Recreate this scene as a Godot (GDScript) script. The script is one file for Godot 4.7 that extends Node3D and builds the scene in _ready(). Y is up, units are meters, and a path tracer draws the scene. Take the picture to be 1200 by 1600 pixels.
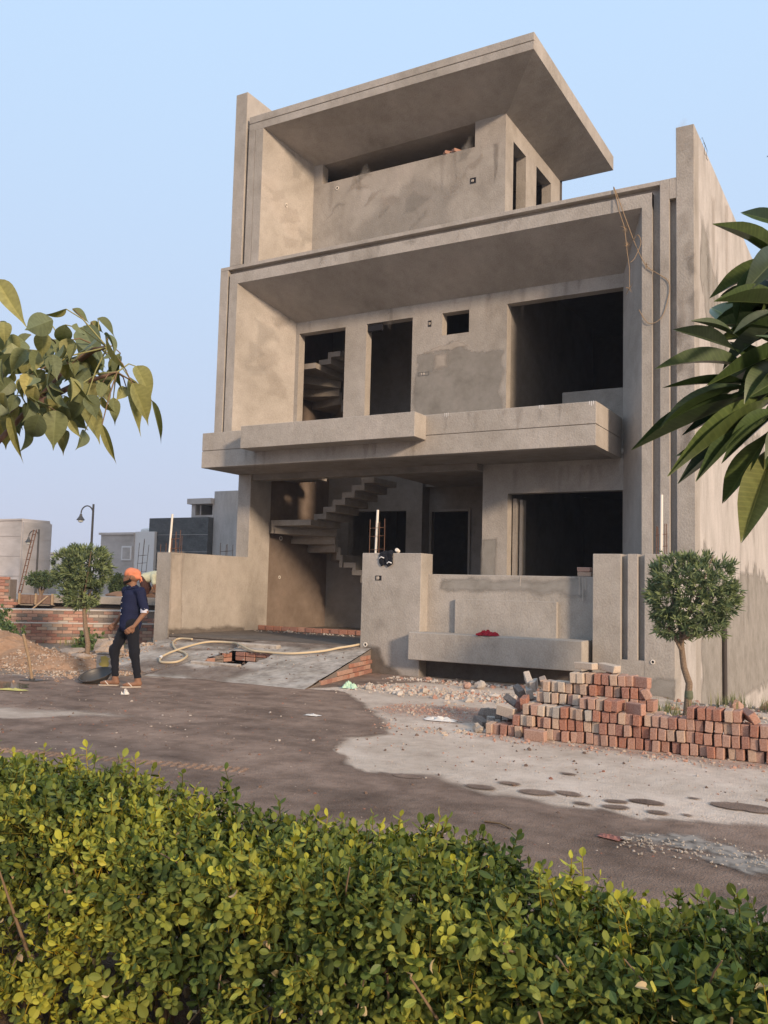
extends Node3D

# ---------------------------------------------------------------- mesh builder
class MB:
	var v := PackedVector3Array()
	var n := PackedVector3Array()
	var u := PackedVector2Array()
	var c := PackedColorArray()
	var col := Color(1, 1, 1)

	func tri(a: Vector3, b: Vector3, d: Vector3) -> void:   # counter-clockwise seen from outside
		var m := (b - a).cross(d - a).normalized()
		tri_n(a, b, d, m, m, m)

	func tri_n(a: Vector3, b: Vector3, d: Vector3, na: Vector3, nb: Vector3, nd: Vector3, ua := Vector2(), ub := Vector2(), ud := Vector2()) -> void:
		v.append(a); v.append(d); v.append(b)
		n.append(na); n.append(nd); n.append(nb)
		u.append(ua); u.append(ud); u.append(ub)
		c.append(col); c.append(col); c.append(col)

	func quad(a: Vector3, b: Vector3, d: Vector3, e: Vector3) -> void:
		tri(a, b, d); tri(a, d, e)

	func face(pts: Array, centre: Vector3) -> void:   # convex face turned away from centre
		var m: Vector3 = Vector3()
		var g := Vector3()
		for p in pts:
			g += p
		g /= pts.size()
		for i in pts.size():
			m += (pts[i] - g).cross(pts[(i + 1) % pts.size()] - g)
		var flip := m.dot(g - centre) < 0.0
		for i in range(1, pts.size() - 1):
			if flip:
				tri(pts[0], pts[i + 1], pts[i])
			else:
				tri(pts[0], pts[i], pts[i + 1])

	func hexa(p: Array) -> void:   # p[0..3] bottom ring, p[4..7] top ring above it
		var g := Vector3()
		for q in p:
			g += q
		g /= 8.0
		face([p[0], p[1], p[2], p[3]], g)
		face([p[4], p[5], p[6], p[7]], g)
		for i in 4:
			var j := (i + 1) % 4
			face([p[i], p[j], p[j + 4], p[i + 4]], g)

	func box(a: Vector3, b: Vector3, bev := 0.0) -> void:
		bev = minf(bev, minf(minf(b.x - a.x, b.y - a.y), b.z - a.z) * 0.4)
		if bev <= 0.0:
			hexa([a, Vector3(b.x, a.y, a.z), Vector3(b.x, a.y, b.z), Vector3(a.x, a.y, b.z), Vector3(a.x, b.y, a.z), Vector3(b.x, b.y, a.z), b, Vector3(a.x, b.y, b.z)])
			return
		chamfer((a + b) * 0.5, (b - a) * 0.5, bev, Basis())

	func chamfer(g: Vector3, h: Vector3, bev: float, turn: Basis, jit := 0.0, rng: RandomNumberGenerator = null) -> void:
		var P := {}
		for sx in [-1, 1]:
			for sy in [-1, 1]:
				for sz in [-1, 1]:
					var s := Vector3(sx, sy, sz)
					var j := Vector3()
					if rng:
						j = Vector3(rng.randf_range(-jit, jit), rng.randf_range(-jit, jit), rng.randf_range(-jit, jit))
					for ax in 3:
						var q := (h - Vector3.ONE * bev) * s
						q[ax] = h[ax] * s[ax]
						P[[sx, sy, sz, ax]] = g + turn * (q + j)
		for ax in 3:
			var b1 := (ax + 1) % 3
			var b2 := (ax + 2) % 3
			for s in [-1, 1]:
				var ring := []
				for t in [[-1, -1], [1, -1], [1, 1], [-1, 1]]:
					var k := [0, 0, 0]
					k[ax] = s; k[b1] = t[0]; k[b2] = t[1]
					ring.append(P[[k[0], k[1], k[2], ax]])
				face(ring, g)
			for s in [-1, 1]:
				for t in [-1, 1]:
					var k0 := [0, 0, 0]
					k0[b1] = s; k0[b2] = t
					var k1 := k0.duplicate()
					k0[ax] = -1; k1[ax] = 1
					face([P[[k0[0], k0[1], k0[2], b1]], P[[k1[0], k1[1], k1[2], b1]], P[[k1[0], k1[1], k1[2], b2]], P[[k0[0], k0[1], k0[2], b2]]], g)
		for sx in [-1, 1]:
			for sy in [-1, 1]:
				for sz in [-1, 1]:
					face([P[[sx, sy, sz, 0]], P[[sx, sy, sz, 1]], P[[sx, sy, sz, 2]]], g)

	func plan(poly: Array, y0: float, y1: float) -> void:   # polygon of (x, z) standing from y0 to y1
		var pts := PackedVector2Array(poly)
		var idx := Geometry2D.triangulate_polygon(pts)
		var area := 0.0
		for i in pts.size():
			var a := pts[i]
			var b := pts[(i + 1) % pts.size()]
			area += a.x * b.y - b.x * a.y
		for i in range(0, idx.size(), 3):
			var a := pts[idx[i]]
			var b := pts[idx[i + 1]]
			var d := pts[idx[i + 2]]
			if (b - a).cross(d - a) > 0:
				var t := b
				b = d
				d = t
			tri(Vector3(a.x, y1, a.y), Vector3(b.x, y1, b.y), Vector3(d.x, y1, d.y))
			if y1 - y0 > 1e-5:
				tri(Vector3(a.x, y0, a.y), Vector3(d.x, y0, d.y), Vector3(b.x, y0, b.y))
		if y1 - y0 < 1e-5:
			return
		for i in pts.size():
			var a := pts[i]
			var b := pts[(i + 1) % pts.size()]
			if area > 0:
				var t := a
				a = b
				b = t
			quad(Vector3(a.x, y0, a.y), Vector3(b.x, y0, b.y), Vector3(b.x, y1, b.y), Vector3(a.x, y1, a.y))

	func profile(poly: Array, x0: float, x1: float) -> void:   # convex polygon of (z, y) run along x
		var g := Vector3()
		var a := []
		var b := []
		for p in poly:
			a.append(Vector3(x0, p.y, p.x)); b.append(Vector3(x1, p.y, p.x))
			g += Vector3((x0 + x1) * 0.5, p.y, p.x)
		g /= poly.size()
		face(a, g); face(b, g)
		for i in poly.size():
			var j := (i + 1) % poly.size()
			face([a[i], b[i], b[j], a[j]], g)

	func P(side: bool, s: float, y: float, w: float) -> Vector3:
		return Vector3(w, y, s) if side else Vector3(s, y, w)

	func wall(side: bool, s0: float, s1: float, y0: float, y1: float, w0: float, w1: float, holes: Array) -> void:
		# a wall along x (or along z if side) between w0 < w1, with rectangular holes [s0, y0, s1, y1]
		var ss := [s0, s1]
		var ys := [y0, y1]
		for h in holes:
			for k in [h[0], h[2]]:
				if k > s0 and k < s1 and not ss.has(k):
					ss.append(k)
			for k in [h[1], h[3]]:
				if k > y0 and k < y1 and not ys.has(k):
					ys.append(k)
		ss.sort(); ys.sort()
		var solid := func(i: int, j: int) -> bool:
			if i < 0 or j < 0 or i >= ss.size() - 1 or j >= ys.size() - 1:
				return false
			var p: float = (ss[i] + ss[i + 1]) * 0.5
			var q: float = (ys[j] + ys[j + 1]) * 0.5
			for h in holes:
				if p > h[0] and p < h[2] and q > h[1] and q < h[3]:
					return false
			return true
		for i in ss.size() - 1:
			for j in ys.size() - 1:
				if not solid.call(i, j):
					continue
				var g := P(side, (ss[i] + ss[i + 1]) * 0.5, (ys[j] + ys[j + 1]) * 0.5, (w0 + w1) * 0.5)
				for w in [w0, w1]:
					face([P(side, ss[i], ys[j], w), P(side, ss[i + 1], ys[j], w), P(side, ss[i + 1], ys[j + 1], w), P(side, ss[i], ys[j + 1], w)], g)
				for k in [0, 1]:
					if not solid.call(i - 1 + 2 * k, j):
						var s = ss[i + k]
						face([P(side, s, ys[j], w0), P(side, s, ys[j], w1), P(side, s, ys[j + 1], w1), P(side, s, ys[j + 1], w0)], g)
					if not solid.call(i, j - 1 + 2 * k):
						var y = ys[j + k]
						face([P(side, ss[i], y, w0), P(side, ss[i], y, w1), P(side, ss[i + 1], y, w1), P(side, ss[i + 1], y, w0)], g)

	func tube(pts: Array, r0: float, r1: float, sides := 8, cap := true) -> void:
		var rings := []
		var norms := []
		var prev := Vector3(0.123, 0.71, 0.44).normalized()
		for i in pts.size():
			var d: Vector3 = (pts[mini(i + 1, pts.size() - 1)] - pts[maxi(i - 1, 0)]).normalized()
			var a := prev - d * prev.dot(d)
			if a.length() < 0.05:
				a = d.cross(Vector3(0.9, 0.1, 0.3))
			a = a.normalized()
			prev = a
			var b := d.cross(a)
			var r := lerpf(r0, r1, float(i) / maxf(1.0, pts.size() - 1))
			var ring := []
			var nn := []
			for k in sides:
				var t := TAU * k / sides
				var o := a * cos(t) + b * sin(t)
				ring.append(pts[i] + o * r)
				nn.append(o)
			rings.append(ring); norms.append(nn)
		for i in pts.size() - 1:
			for k in sides:
				var l := (k + 1) % sides
				tri_n(rings[i][k], rings[i][l], rings[i + 1][l], norms[i][k], norms[i][l], norms[i + 1][l])
				tri_n(rings[i][k], rings[i + 1][l], rings[i + 1][k], norms[i][k], norms[i + 1][l], norms[i + 1][k])
		if cap:
			for e in [0, pts.size() - 1]:
				for k in range(1, sides - 1):
					if e == 0:
						tri(rings[e][0], rings[e][k + 1], rings[e][k])
					else:
						tri(rings[e][0], rings[e][k], rings[e][k + 1])

	func lathe(prof: Array, sides: int, at: Vector3, turn := Basis()) -> void:   # prof of (r, y)
		for i in prof.size() - 1:
			for k in sides:
				var p := []
				var q := []
				for e in [[i, k], [i, k + 1], [i + 1, k + 1], [i + 1, k]]:
					var t: float = TAU * e[1] / sides
					p.append(at + turn * Vector3(prof[e[0]].x * cos(t), prof[e[0]].y, -prof[e[0]].x * sin(t)))
					var dp: Vector2 = prof[i + 1] - prof[i]
					q.append((turn * Vector3(dp.y * cos(t), -dp.x, -dp.y * sin(t))).normalized())
				tri_n(p[0], p[1], p[2], q[0], q[1], q[2])
				tri_n(p[0], p[2], p[3], q[0], q[2], q[3])

	func ball(at: Vector3, r: Vector3, jit: float, rng: RandomNumberGenerator, la := 5, lo := 7) -> void:   # a lump
		var g := []
		for i in la + 1:
			var row := []
			for k in lo:
				var p := PI * i / la
				var t := TAU * k / lo
				var q := Vector3(sin(p) * cos(t), cos(p), sin(p) * sin(t)) * (1.0 + rng.randf_range(-jit, jit))
				row.append(at + q * r)
			g.append(row)
		for i in la:
			for k in lo:
				var l := (k + 1) % lo
				face([g[i][k], g[i][l], g[i + 1][l]], at)
				face([g[i][k], g[i + 1][l], g[i + 1][k]], at)

	func leaf(L: float, W: float, prof: Array, fold: float, curl: float, segs: int, m := Transform3D()) -> void:
		# base at the origin, along +Y, its face towards +Z, bending backwards by curl radians
		var rows := []
		var y := 0.0
		var z := 0.0
		for i in segs + 1:
			var t := float(i) / segs
			var k := t * (prof.size() - 1)
			var a := int(minf(floor(k), prof.size() - 2))
			var w: float = lerpf(prof[a], prof[a + 1], k - a) * W * 0.5
			var an := curl * t
			var nn := Vector3(0, sin(an), cos(an))
			rows.append([Vector3(-w, y, z) + nn * w * fold, Vector3(0, y, z), Vector3(w, y, z) + nn * w * fold, t, w / maxf(W, 1e-6), nn])
			y += cos(an) * L / segs
			z -= sin(an) * L / segs
		for i in segs:
			var a = rows[i]
			var b = rows[i + 1]
			for s in [0, 1]:
				var nl := Vector3((1.0 if s == 0 else -1.0) * fold, 0, 1).normalized()
				var na: Vector3 = (m.basis * (nl + a[5] - Vector3(0, 0, 1))).normalized()
				var nb: Vector3 = (m.basis * (nl + b[5] - Vector3(0, 0, 1))).normalized()
				var e := [a[s], a[s + 1], b[s + 1], b[s]]
				var uu := [Vector2(0.5 - (a[4] if s == 0 else 0.0), a[3]), Vector2(0.5 + (a[4] if s == 1 else 0.0), a[3]), Vector2(0.5 + (b[4] if s == 1 else 0.0), b[3]), Vector2(0.5 - (b[4] if s == 0 else 0.0), b[3])]
				tri_n(m * e[0], m * e[1], m * e[2], na, na, nb, uu[0], uu[1], uu[2])
				if i < segs - 1:
					tri_n(m * e[0], m * e[2], m * e[3], na, nb, nb, uu[0], uu[2], uu[3])

	func sdf(bones: Array, cell: float, k: float) -> void:   # smooth union of tapered capsules [a, b, ra, rb], meshed as surface nets
		var lo := Vector3.ONE * 1e9
		var hi := -lo
		for b in bones:
			var r := maxf(b[2], b[3])
			for p in [b[0], b[1]]:
				lo = lo.min(p - Vector3.ONE * r)
				hi = hi.max(p + Vector3.ONE * r)
		var pad := k + cell * 3.0
		lo -= Vector3.ONE * pad
		hi += Vector3.ONE * pad
		var nx := int((hi.x - lo.x) / cell) + 2
		var ny := int((hi.y - lo.y) / cell) + 2
		var nz := int((hi.z - lo.z) / cell) + 2
		var f := PackedFloat32Array()
		f.resize(nx * ny * nz)
		f.fill(1.0)
		for b in bones:
			var A: Vector3 = b[0]
			var B: Vector3 = b[1]
			var r := maxf(b[2], b[3]) + pad * 0.8
			var a0 := ((A.min(B) - Vector3.ONE * r - lo) / cell).max(Vector3.ZERO)
			var a1 := ((A.max(B) + Vector3.ONE * r - lo) / cell).min(Vector3(nx - 1, ny - 1, nz - 1))
			var ab := B - A
			var l2 := maxf(ab.length_squared(), 1e-9)
			for z in range(int(a0.z), int(a1.z) + 1):
				for y in range(int(a0.y), int(a1.y) + 1):
					var at := (z * ny + y) * nx
					for x in range(int(a0.x), int(a1.x) + 1):
						var p := lo + Vector3(x, y, z) * cell
						var t := clampf((p - A).dot(ab) / l2, 0.0, 1.0)
						var d: float = (p - A - ab * t).length() - lerpf(b[2], b[3], t)
						var o := f[at + x]
						var h := clampf(0.5 + 0.5 * (o - d) / k, 0.0, 1.0)
						f[at + x] = lerpf(o, d, h) - k * h * (1.0 - h)
		var ids := {}
		var vs := PackedVector3Array()
		var ns := PackedVector3Array()
		var sl := nx * ny
		var offs := [0, 1, nx, nx + 1, sl, sl + 1, sl + nx, sl + nx + 1]
		for z in nz - 1:
			for y in ny - 1:
				var at := (z * ny + y) * nx
				for x in nx - 1:
					var i0 := at + x
					var s0 := f[i0] < 0.0
					if s0 == (f[i0 + 1] < 0.0) and s0 == (f[i0 + nx] < 0.0) and s0 == (f[i0 + nx + 1] < 0.0) and s0 == (f[i0 + sl] < 0.0) and s0 == (f[i0 + sl + 1] < 0.0) and s0 == (f[i0 + sl + nx] < 0.0) and s0 == (f[i0 + sl + nx + 1] < 0.0):
						continue
					var g := Vector3()
					var cnt := 0
					for e in [[0, 1], [2, 3], [4, 5], [6, 7], [0, 2], [1, 3], [4, 6], [5, 7], [0, 4], [1, 5], [2, 6], [3, 7]]:
						var fa := f[i0 + offs[e[0]]]
						var fb := f[i0 + offs[e[1]]]
						if (fa < 0.0) != (fb < 0.0):
							var t := fa / (fa - fb)
							var pa := Vector3(e[0] & 1, (e[0] >> 1) & 1, e[0] >> 2)
							var pb := Vector3(e[1] & 1, (e[1] >> 1) & 1, e[1] >> 2)
							g += pa.lerp(pb, t)
							cnt += 1
					ids[i0] = vs.size()
					vs.append(lo + (Vector3(x, y, z) + g / cnt) * cell)
					ns.append(Vector3(f[i0 + 1] + f[i0 + nx + 1] + f[i0 + sl + 1] + f[i0 + sl + nx + 1] - f[i0] - f[i0 + nx] - f[i0 + sl] - f[i0 + sl + nx],
						f[i0 + nx] + f[i0 + nx + 1] + f[i0 + sl + nx] + f[i0 + sl + nx + 1] - f[i0] - f[i0 + 1] - f[i0 + sl] - f[i0 + sl + 1],
						f[i0 + sl] + f[i0 + sl + 1] + f[i0 + sl + nx] + f[i0 + sl + nx + 1] - f[i0] - f[i0 + 1] - f[i0 + nx] - f[i0 + nx + 1]).normalized())
		var st := [1, nx, sl]
		for i0 in ids:
			for ax in 3:
				var s0 := f[i0] < 0.0
				if s0 == (f[i0 + st[ax]] < 0.0):
					continue
				var p: int = st[(ax + 1) % 3]
				var q: int = st[(ax + 2) % 3]
				if not (ids.has(i0 - p) and ids.has(i0 - q) and ids.has(i0 - p - q)):
					continue
				var k4 := [ids[i0], ids[i0 - p], ids[i0 - p - q], ids[i0 - q]]
				if not s0:
					k4.reverse()
				tri_n(vs[k4[0]], vs[k4[1]], vs[k4[2]], ns[k4[0]], ns[k4[1]], ns[k4[2]])
				tri_n(vs[k4[0]], vs[k4[2]], vs[k4[3]], ns[k4[0]], ns[k4[2]], ns[k4[3]])

	func mesh() -> ArrayMesh:
		var a := []
		a.resize(Mesh.ARRAY_MAX)
		a[Mesh.ARRAY_VERTEX] = v
		a[Mesh.ARRAY_NORMAL] = n
		a[Mesh.ARRAY_TEX_UV] = u
		a[Mesh.ARRAY_COLOR] = c
		var m := ArrayMesh.new()
		m.add_surface_from_arrays(Mesh.PRIMITIVE_TRIANGLES, a)
		return m

# ---------------------------------------------------------------- scene helpers
var rng := RandomNumberGenerator.new()
var M := {}
var taken := {}

func numbered(called: String) -> String:
	var k: int = taken.get(called, 0)
	taken[called] = k + 1
	return called if k == 0 else "%s_%03d" % [called, k]

func tag(o: Node3D, label: String, category: String, group := "") -> void:
	if label: o.set_meta("label", label)
	if category: o.set_meta("category", category)
	if group: o.set_meta("group", group)

func thing(called: String, label: String, category: String, at := Vector3.ZERO, group := "") -> Node3D:
	var o := Node3D.new()
	o.name = numbered(called)
	add_child(o)
	o.position = at
	tag(o, label, category, group)
	return o

func put(called: String, mesh: Mesh, mat: Material, parent: Node3D = null, at := Transform3D(), label := "", kind := "") -> MeshInstance3D:
	var o := MeshInstance3D.new()
	o.mesh = mesh
	o.material_override = mat
	o.transform = at
	if parent == null:
		o.name = numbered(called)
		add_child(o)
	else:
		var key := "n_" + called
		var k: int = parent.get_meta(key, 0)
		parent.set_meta(key, k + 1)
		o.name = called if k == 0 else "%s_%03d" % [called, k]
		parent.add_child(o, true)
	if label: o.set_meta("label", label)
	if kind: o.set_meta("kind", kind)
	return o

func boxp(called: String, a: Vector3, b: Vector3, mat: Material, parent: Node3D, bev := 0.0) -> MeshInstance3D:
	var m := MB.new()
	m.box(a, b, bev)
	return put(called, m.mesh(), mat, parent)

func multi(called: String, mesh: Mesh, mat: Material, xs: Array, cols: Array, parent: Node3D = null, label := "") -> MultiMeshInstance3D:
	var mm := MultiMesh.new()
	mm.transform_format = MultiMesh.TRANSFORM_3D
	mm.use_colors = cols.size() > 0
	mm.mesh = mesh
	mm.instance_count = xs.size()
	for i in xs.size():
		mm.set_instance_transform(i, xs[i])
		if cols.size() > 0:
			mm.set_instance_color(i, cols[i])
	var o := MultiMeshInstance3D.new()
	o.multimesh = mm
	o.material_override = mat
	if parent:
		o.name = called
		parent.add_child(o, true)
	else:
		o.name = numbered(called)
		add_child(o)
	o.set_meta("kind", "stuff")
	if label: o.set_meta("label", label)
	return o

func lin(r: float, g: float, b: float) -> Color:
	return Color(r, g, b).linear_to_srgb()

func mat(r: float, g: float, b: float, rough := 0.9, extra := {}) -> StandardMaterial3D:
	var m := StandardMaterial3D.new()
	m.albedo_color = lin(r, g, b)
	m.roughness = rough
	m.metallic_specular = 0.3
	for k in extra:
		m.set(k, extra[k])
	return m

func noise_bytes(size: int, freq: float, oct: int, sd: int, kind := FastNoiseLite.TYPE_SIMPLEX_SMOOTH) -> PackedByteArray:
	var f := FastNoiseLite.new()
	f.noise_type = kind
	f.seed = sd
	f.frequency = freq
	f.fractal_octaves = oct
	f.fractal_gain = 0.55
	if kind == FastNoiseLite.TYPE_PERLIN:
		f.domain_warp_enabled = true
		f.domain_warp_amplitude = 45.0
		f.domain_warp_frequency = 0.018
	var im := f.get_seamless_image(size, size, false, false, 0.15)
	im.convert(Image.FORMAT_L8)
	return im.get_data()

func blend(layers: Array, weights: Array, contrast: float) -> PackedByteArray:
	var total := 0.0
	for w in weights:
		total += w
	var out := PackedByteArray()
	out.resize(layers[0].size())
	for i in out.size():
		var s := 0.0
		for k in layers.size():
			s += layers[k][i] * weights[k]
		out[i] = int(clampf((s / total - 127.5) * contrast + 127.5, 0, 255))
	return out

func ramp_tex(bytes: PackedByteArray, size: int, stops: Array) -> ImageTexture:   # stops: linear colours spread evenly
	var lut := []
	for i in 256:
		var t := i / 255.0 * (stops.size() - 1)
		var k := int(minf(floor(t), stops.size() - 2))
		var c: Color = (stops[k] as Color).lerp(stops[k + 1], t - k).linear_to_srgb()
		lut.append([int(clampf(c.r * 255, 0, 255)), int(clampf(c.g * 255, 0, 255)), int(clampf(c.b * 255, 0, 255))])
	var d := PackedByteArray()
	d.resize(bytes.size() * 3)
	for i in bytes.size():
		var l = lut[bytes[i]]
		d[i * 3] = l[0]
		d[i * 3 + 1] = l[1]
		d[i * 3 + 2] = l[2]
	return ImageTexture.create_from_image(Image.create_from_data(size, size, false, Image.FORMAT_RGB8, d))

func grey_tex(bytes: PackedByteArray, size: int) -> ImageTexture:
	return ImageTexture.create_from_image(Image.create_from_data(size, size, false, Image.FORMAT_L8, bytes))

func tri_mat(tex: Texture2D, metres: float, rough: float, bump: Texture2D, bump_cm: float, over: Texture2D = null, over_metres := 9.0, stretch := 1.0) -> StandardMaterial3D:
	var m := StandardMaterial3D.new()
	m.albedo_texture = tex
	m.roughness = rough
	m.metallic_specular = 0.25
	m.uv1_triplanar = true
	m.uv1_world_triplanar = true
	m.uv1_scale = Vector3(1.0 / metres, 1.0 / metres / stretch, 1.0 / metres)
	m.uv1_triplanar_sharpness = 6.0
	if bump:
		m.heightmap_enabled = true
		m.heightmap_texture = bump
		m.heightmap_scale = bump_cm
	if over:
		m.detail_enabled = true
		m.detail_albedo = over
		m.detail_blend_mode = BaseMaterial3D.BLEND_MODE_MUL
		m.detail_uv_layer = BaseMaterial3D.DETAIL_UV_2
		m.uv2_triplanar = true
		m.uv2_world_triplanar = true
		m.uv2_scale = Vector3(1.0 / over_metres, 1.0 / over_metres / stretch, 1.0 / over_metres)
		m.uv2_triplanar_sharpness = 6.0
	return m

func wob(pts: Array, step: float, amp: float, sd: int, freq := 1.5) -> Array:   # an outline with an uneven edge
	var f := FastNoiseLite.new()
	f.seed = sd
	f.frequency = freq
	f.fractal_octaves = 3
	var out := []
	for i in pts.size():
		var a: Vector2 = pts[i]
		var b: Vector2 = pts[(i + 1) % pts.size()]
		var cnt := maxi(1, int(a.distance_to(b) / step))
		for k in mini(cnt, 400):
			var p := a.lerp(b, float(k) / cnt)
			out.append(p + Vector2(f.get_noise_2d(p.x, p.y), f.get_noise_2d(p.x + 71.0, p.y - 33.0)) * amp * 2.0)
	if Geometry2D.triangulate_polygon(PackedVector2Array(out)).is_empty() and amp > 1e-4:
		return wob(pts, step, amp * 0.5 if amp > 0.004 else 0.0, sd, freq)
	return out

func sheet(called: String, poly: Array, y: float, m: Material, kind := "structure", parent: Node3D = null) -> MeshInstance3D:
	var b := MB.new()
	b.plan(poly, y, y)
	return put(called, b.mesh(), m, parent, Transform3D(), "", kind)

func soft(m: StandardMaterial3D) -> StandardMaterial3D:   # the same surface for coats whose edge thins out
	var key := "soft_%d" % m.get_instance_id()
	if not M.has(key):
		var d: StandardMaterial3D = m.duplicate()
		d.transparency = BaseMaterial3D.TRANSPARENCY_ALPHA
		d.vertex_color_use_as_albedo = true
		M[key] = d
	return M[key]

func coat(called: String, outlines: Array, place: Callable, up: Vector3, m: StandardMaterial3D, box: Array, cell: float, feather: float, amp: float, sd: int, parent: Node3D = null, strength := 1.0, tone = null) -> void:
	# a thin coat (damp, mud, plaster) inside the outlines, with an uneven edge that fades over feather metres
	var f := FastNoiseLite.new()
	f.seed = sd
	f.frequency = 1.3
	f.fractal_octaves = 4
	var g := FastNoiseLite.new()
	g.seed = sd + 1
	g.frequency = 0.5
	var polys := []
	for o in outlines:
		var q := []
		for p in o:
			q.append(p if p is Vector2 else Vector2(p[0], p[1]))
		polys.append(PackedVector2Array(q))
	var nx := int((box[2] - box[0]) / cell) + 1
	var ny := int((box[3] - box[1]) / cell) + 1
	var al := PackedFloat32Array()
	al.resize((nx + 1) * (ny + 1))
	for j in ny + 1:
		for i in nx + 1:
			var p0 := Vector2(box[0] + i * cell, box[1] + j * cell)
			var p := p0 + Vector2(f.get_noise_2d(p0.x, p0.y), f.get_noise_2d(p0.x + 60.0, p0.y)) * amp * 2.0
			var best := -1e9
			for q in polys:
				var d := 1e9
				var inside := false
				var n: int = q.size()
				for k in n:
					var a: Vector2 = q[k]
					var b: Vector2 = q[(k + 1) % n]
					var ab := b - a
					var t := clampf((p - a).dot(ab) / maxf(ab.length_squared(), 1e-9), 0.0, 1.0)
					d = minf(d, (p - a - ab * t).length_squared())
					if (a.y > p.y) != (b.y > p.y) and p.x < a.x + (p.y - a.y) / (b.y - a.y) * ab.x:
						inside = not inside
				d = sqrt(d)
				best = maxf(best, d if inside else -d)
			var fe := feather * clampf(1.0 + 1.6 * g.get_noise_2d(p0.x, p0.y), 0.35, 2.5)
			al[j * (nx + 1) + i] = strength * smoothstep(-fe, fe, best)
	var b := MB.new()
	for j in ny:
		for i in nx:
			var id := j * (nx + 1) + i
			var a4 := [al[id], al[id + 1], al[id + nx + 2], al[id + nx + 1]]
			if maxf(maxf(a4[0], a4[1]), maxf(a4[2], a4[3])) < 0.012:
				continue
			var pts := []
			var cols := []
			for k in 4:
				var x: float = box[0] + (i + [0, 1, 1, 0][k]) * cell
				var y: float = box[1] + (j + [0, 0, 1, 1][k]) * cell
				pts.append(place.call(x, y))
				var t: float = tone.call(x, y) if tone != null else 1.0
				cols.append(Color(t, t, t, a4[k]))
			for e in [[0, 1, 2], [0, 2, 3]]:
				var flip := (pts[e[1]] - pts[e[0]] as Vector3).cross(pts[e[2]] - pts[e[0]]).dot(up) < 0.0
				for k in ([0, 1, 2] if flip else [0, 2, 1]):
					b.v.append(pts[e[k]]); b.n.append(up); b.u.append(Vector2()); b.c.append(cols[e[k]])
	if b.v.size() > 0:
		put(called, b.mesh(), soft(m), parent, Transform3D(), "", "structure" if parent == null else "")

func basis_y(dir: Vector3, face_to: Vector3, sc := 1.0) -> Basis:
	var y := dir.normalized()
	var x := y.cross(face_to)
	if x.length() < 1e-3:
		x = y.cross(Vector3(0.3, 0.2, 0.9))
	x = x.normalized()
	var z := x.cross(y)
	return Basis(x * sc, y * sc, z * sc)

func _ready() -> void:
	rng.seed = 20
	camera_and_light()
	materials()
	ground()
	house()
	boundary()
	ramp()
	background()
	brick_stack()
	small_things()
	hedge()
	young_trees()
	leafy_branch()
	frangipani()
	people()

# ---------------------------------------------------------------- camera, sky, sun, air
func camera_and_light() -> void:
	var cam := Camera3D.new()
	cam.name = "camera"
	add_child(cam)
	var fwd := Vector3(-0.49612, 0.08372, -0.86421)
	var right := Vector3(0.86802, 0.02502, -0.49589)
	cam.transform = Transform3D(Basis(right, right.cross(fwd).normalized(), -fwd).orthonormalized(), Vector3(2.886, 1.55, 13.953))
	cam.fov = 59.84
	cam.near = 0.05
	cam.far = 2000.0
	cam.current = true
	var env := Environment.new()
	env.background_mode = Environment.BG_SKY
	env.tonemap_mode = Environment.TONE_MAPPER_LINEAR
	env.tonemap_exposure = 1.08
	var sky := ProceduralSkyMaterial.new()
	sky.sky_top_color = Color(0.745, 0.862, 0.985)
	sky.sky_horizon_color = Color(0.772, 0.79, 0.865)
	sky.sky_curve = 0.22
	sky.ground_bottom_color = Color(0.45, 0.41, 0.37)
	sky.ground_horizon_color = Color(0.70, 0.69, 0.70)
	sky.sun_angle_max = 80.0
	sky.sun_curve = 0.5
	sky.energy_multiplier = 1.0
	var s := Sky.new()
	s.sky_material = sky
	env.sky = s
	env.fog_enabled = true
	env.fog_density = 0.0007
	env.fog_light_color = Color(0.80, 0.83, 0.90)
	env.sdfgi_enabled = true
	env.ssao_enabled = true
	env.ssil_enabled = true
	var w := WorldEnvironment.new()
	w.name = "environment"
	w.environment = env
	add_child(w)
	var sun := DirectionalLight3D.new()
	sun.name = "sun"
	sun.light_energy = 1.2
	sun.light_color = Color(1.0, 0.895, 0.78)
	sun.light_angular_distance = 6.0
	sun.shadow_enabled = true
	add_child(sun)
	sun.look_at_from_position(Vector3(1, 0.36, 0.54) * 30.0, Vector3.ZERO)

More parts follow.
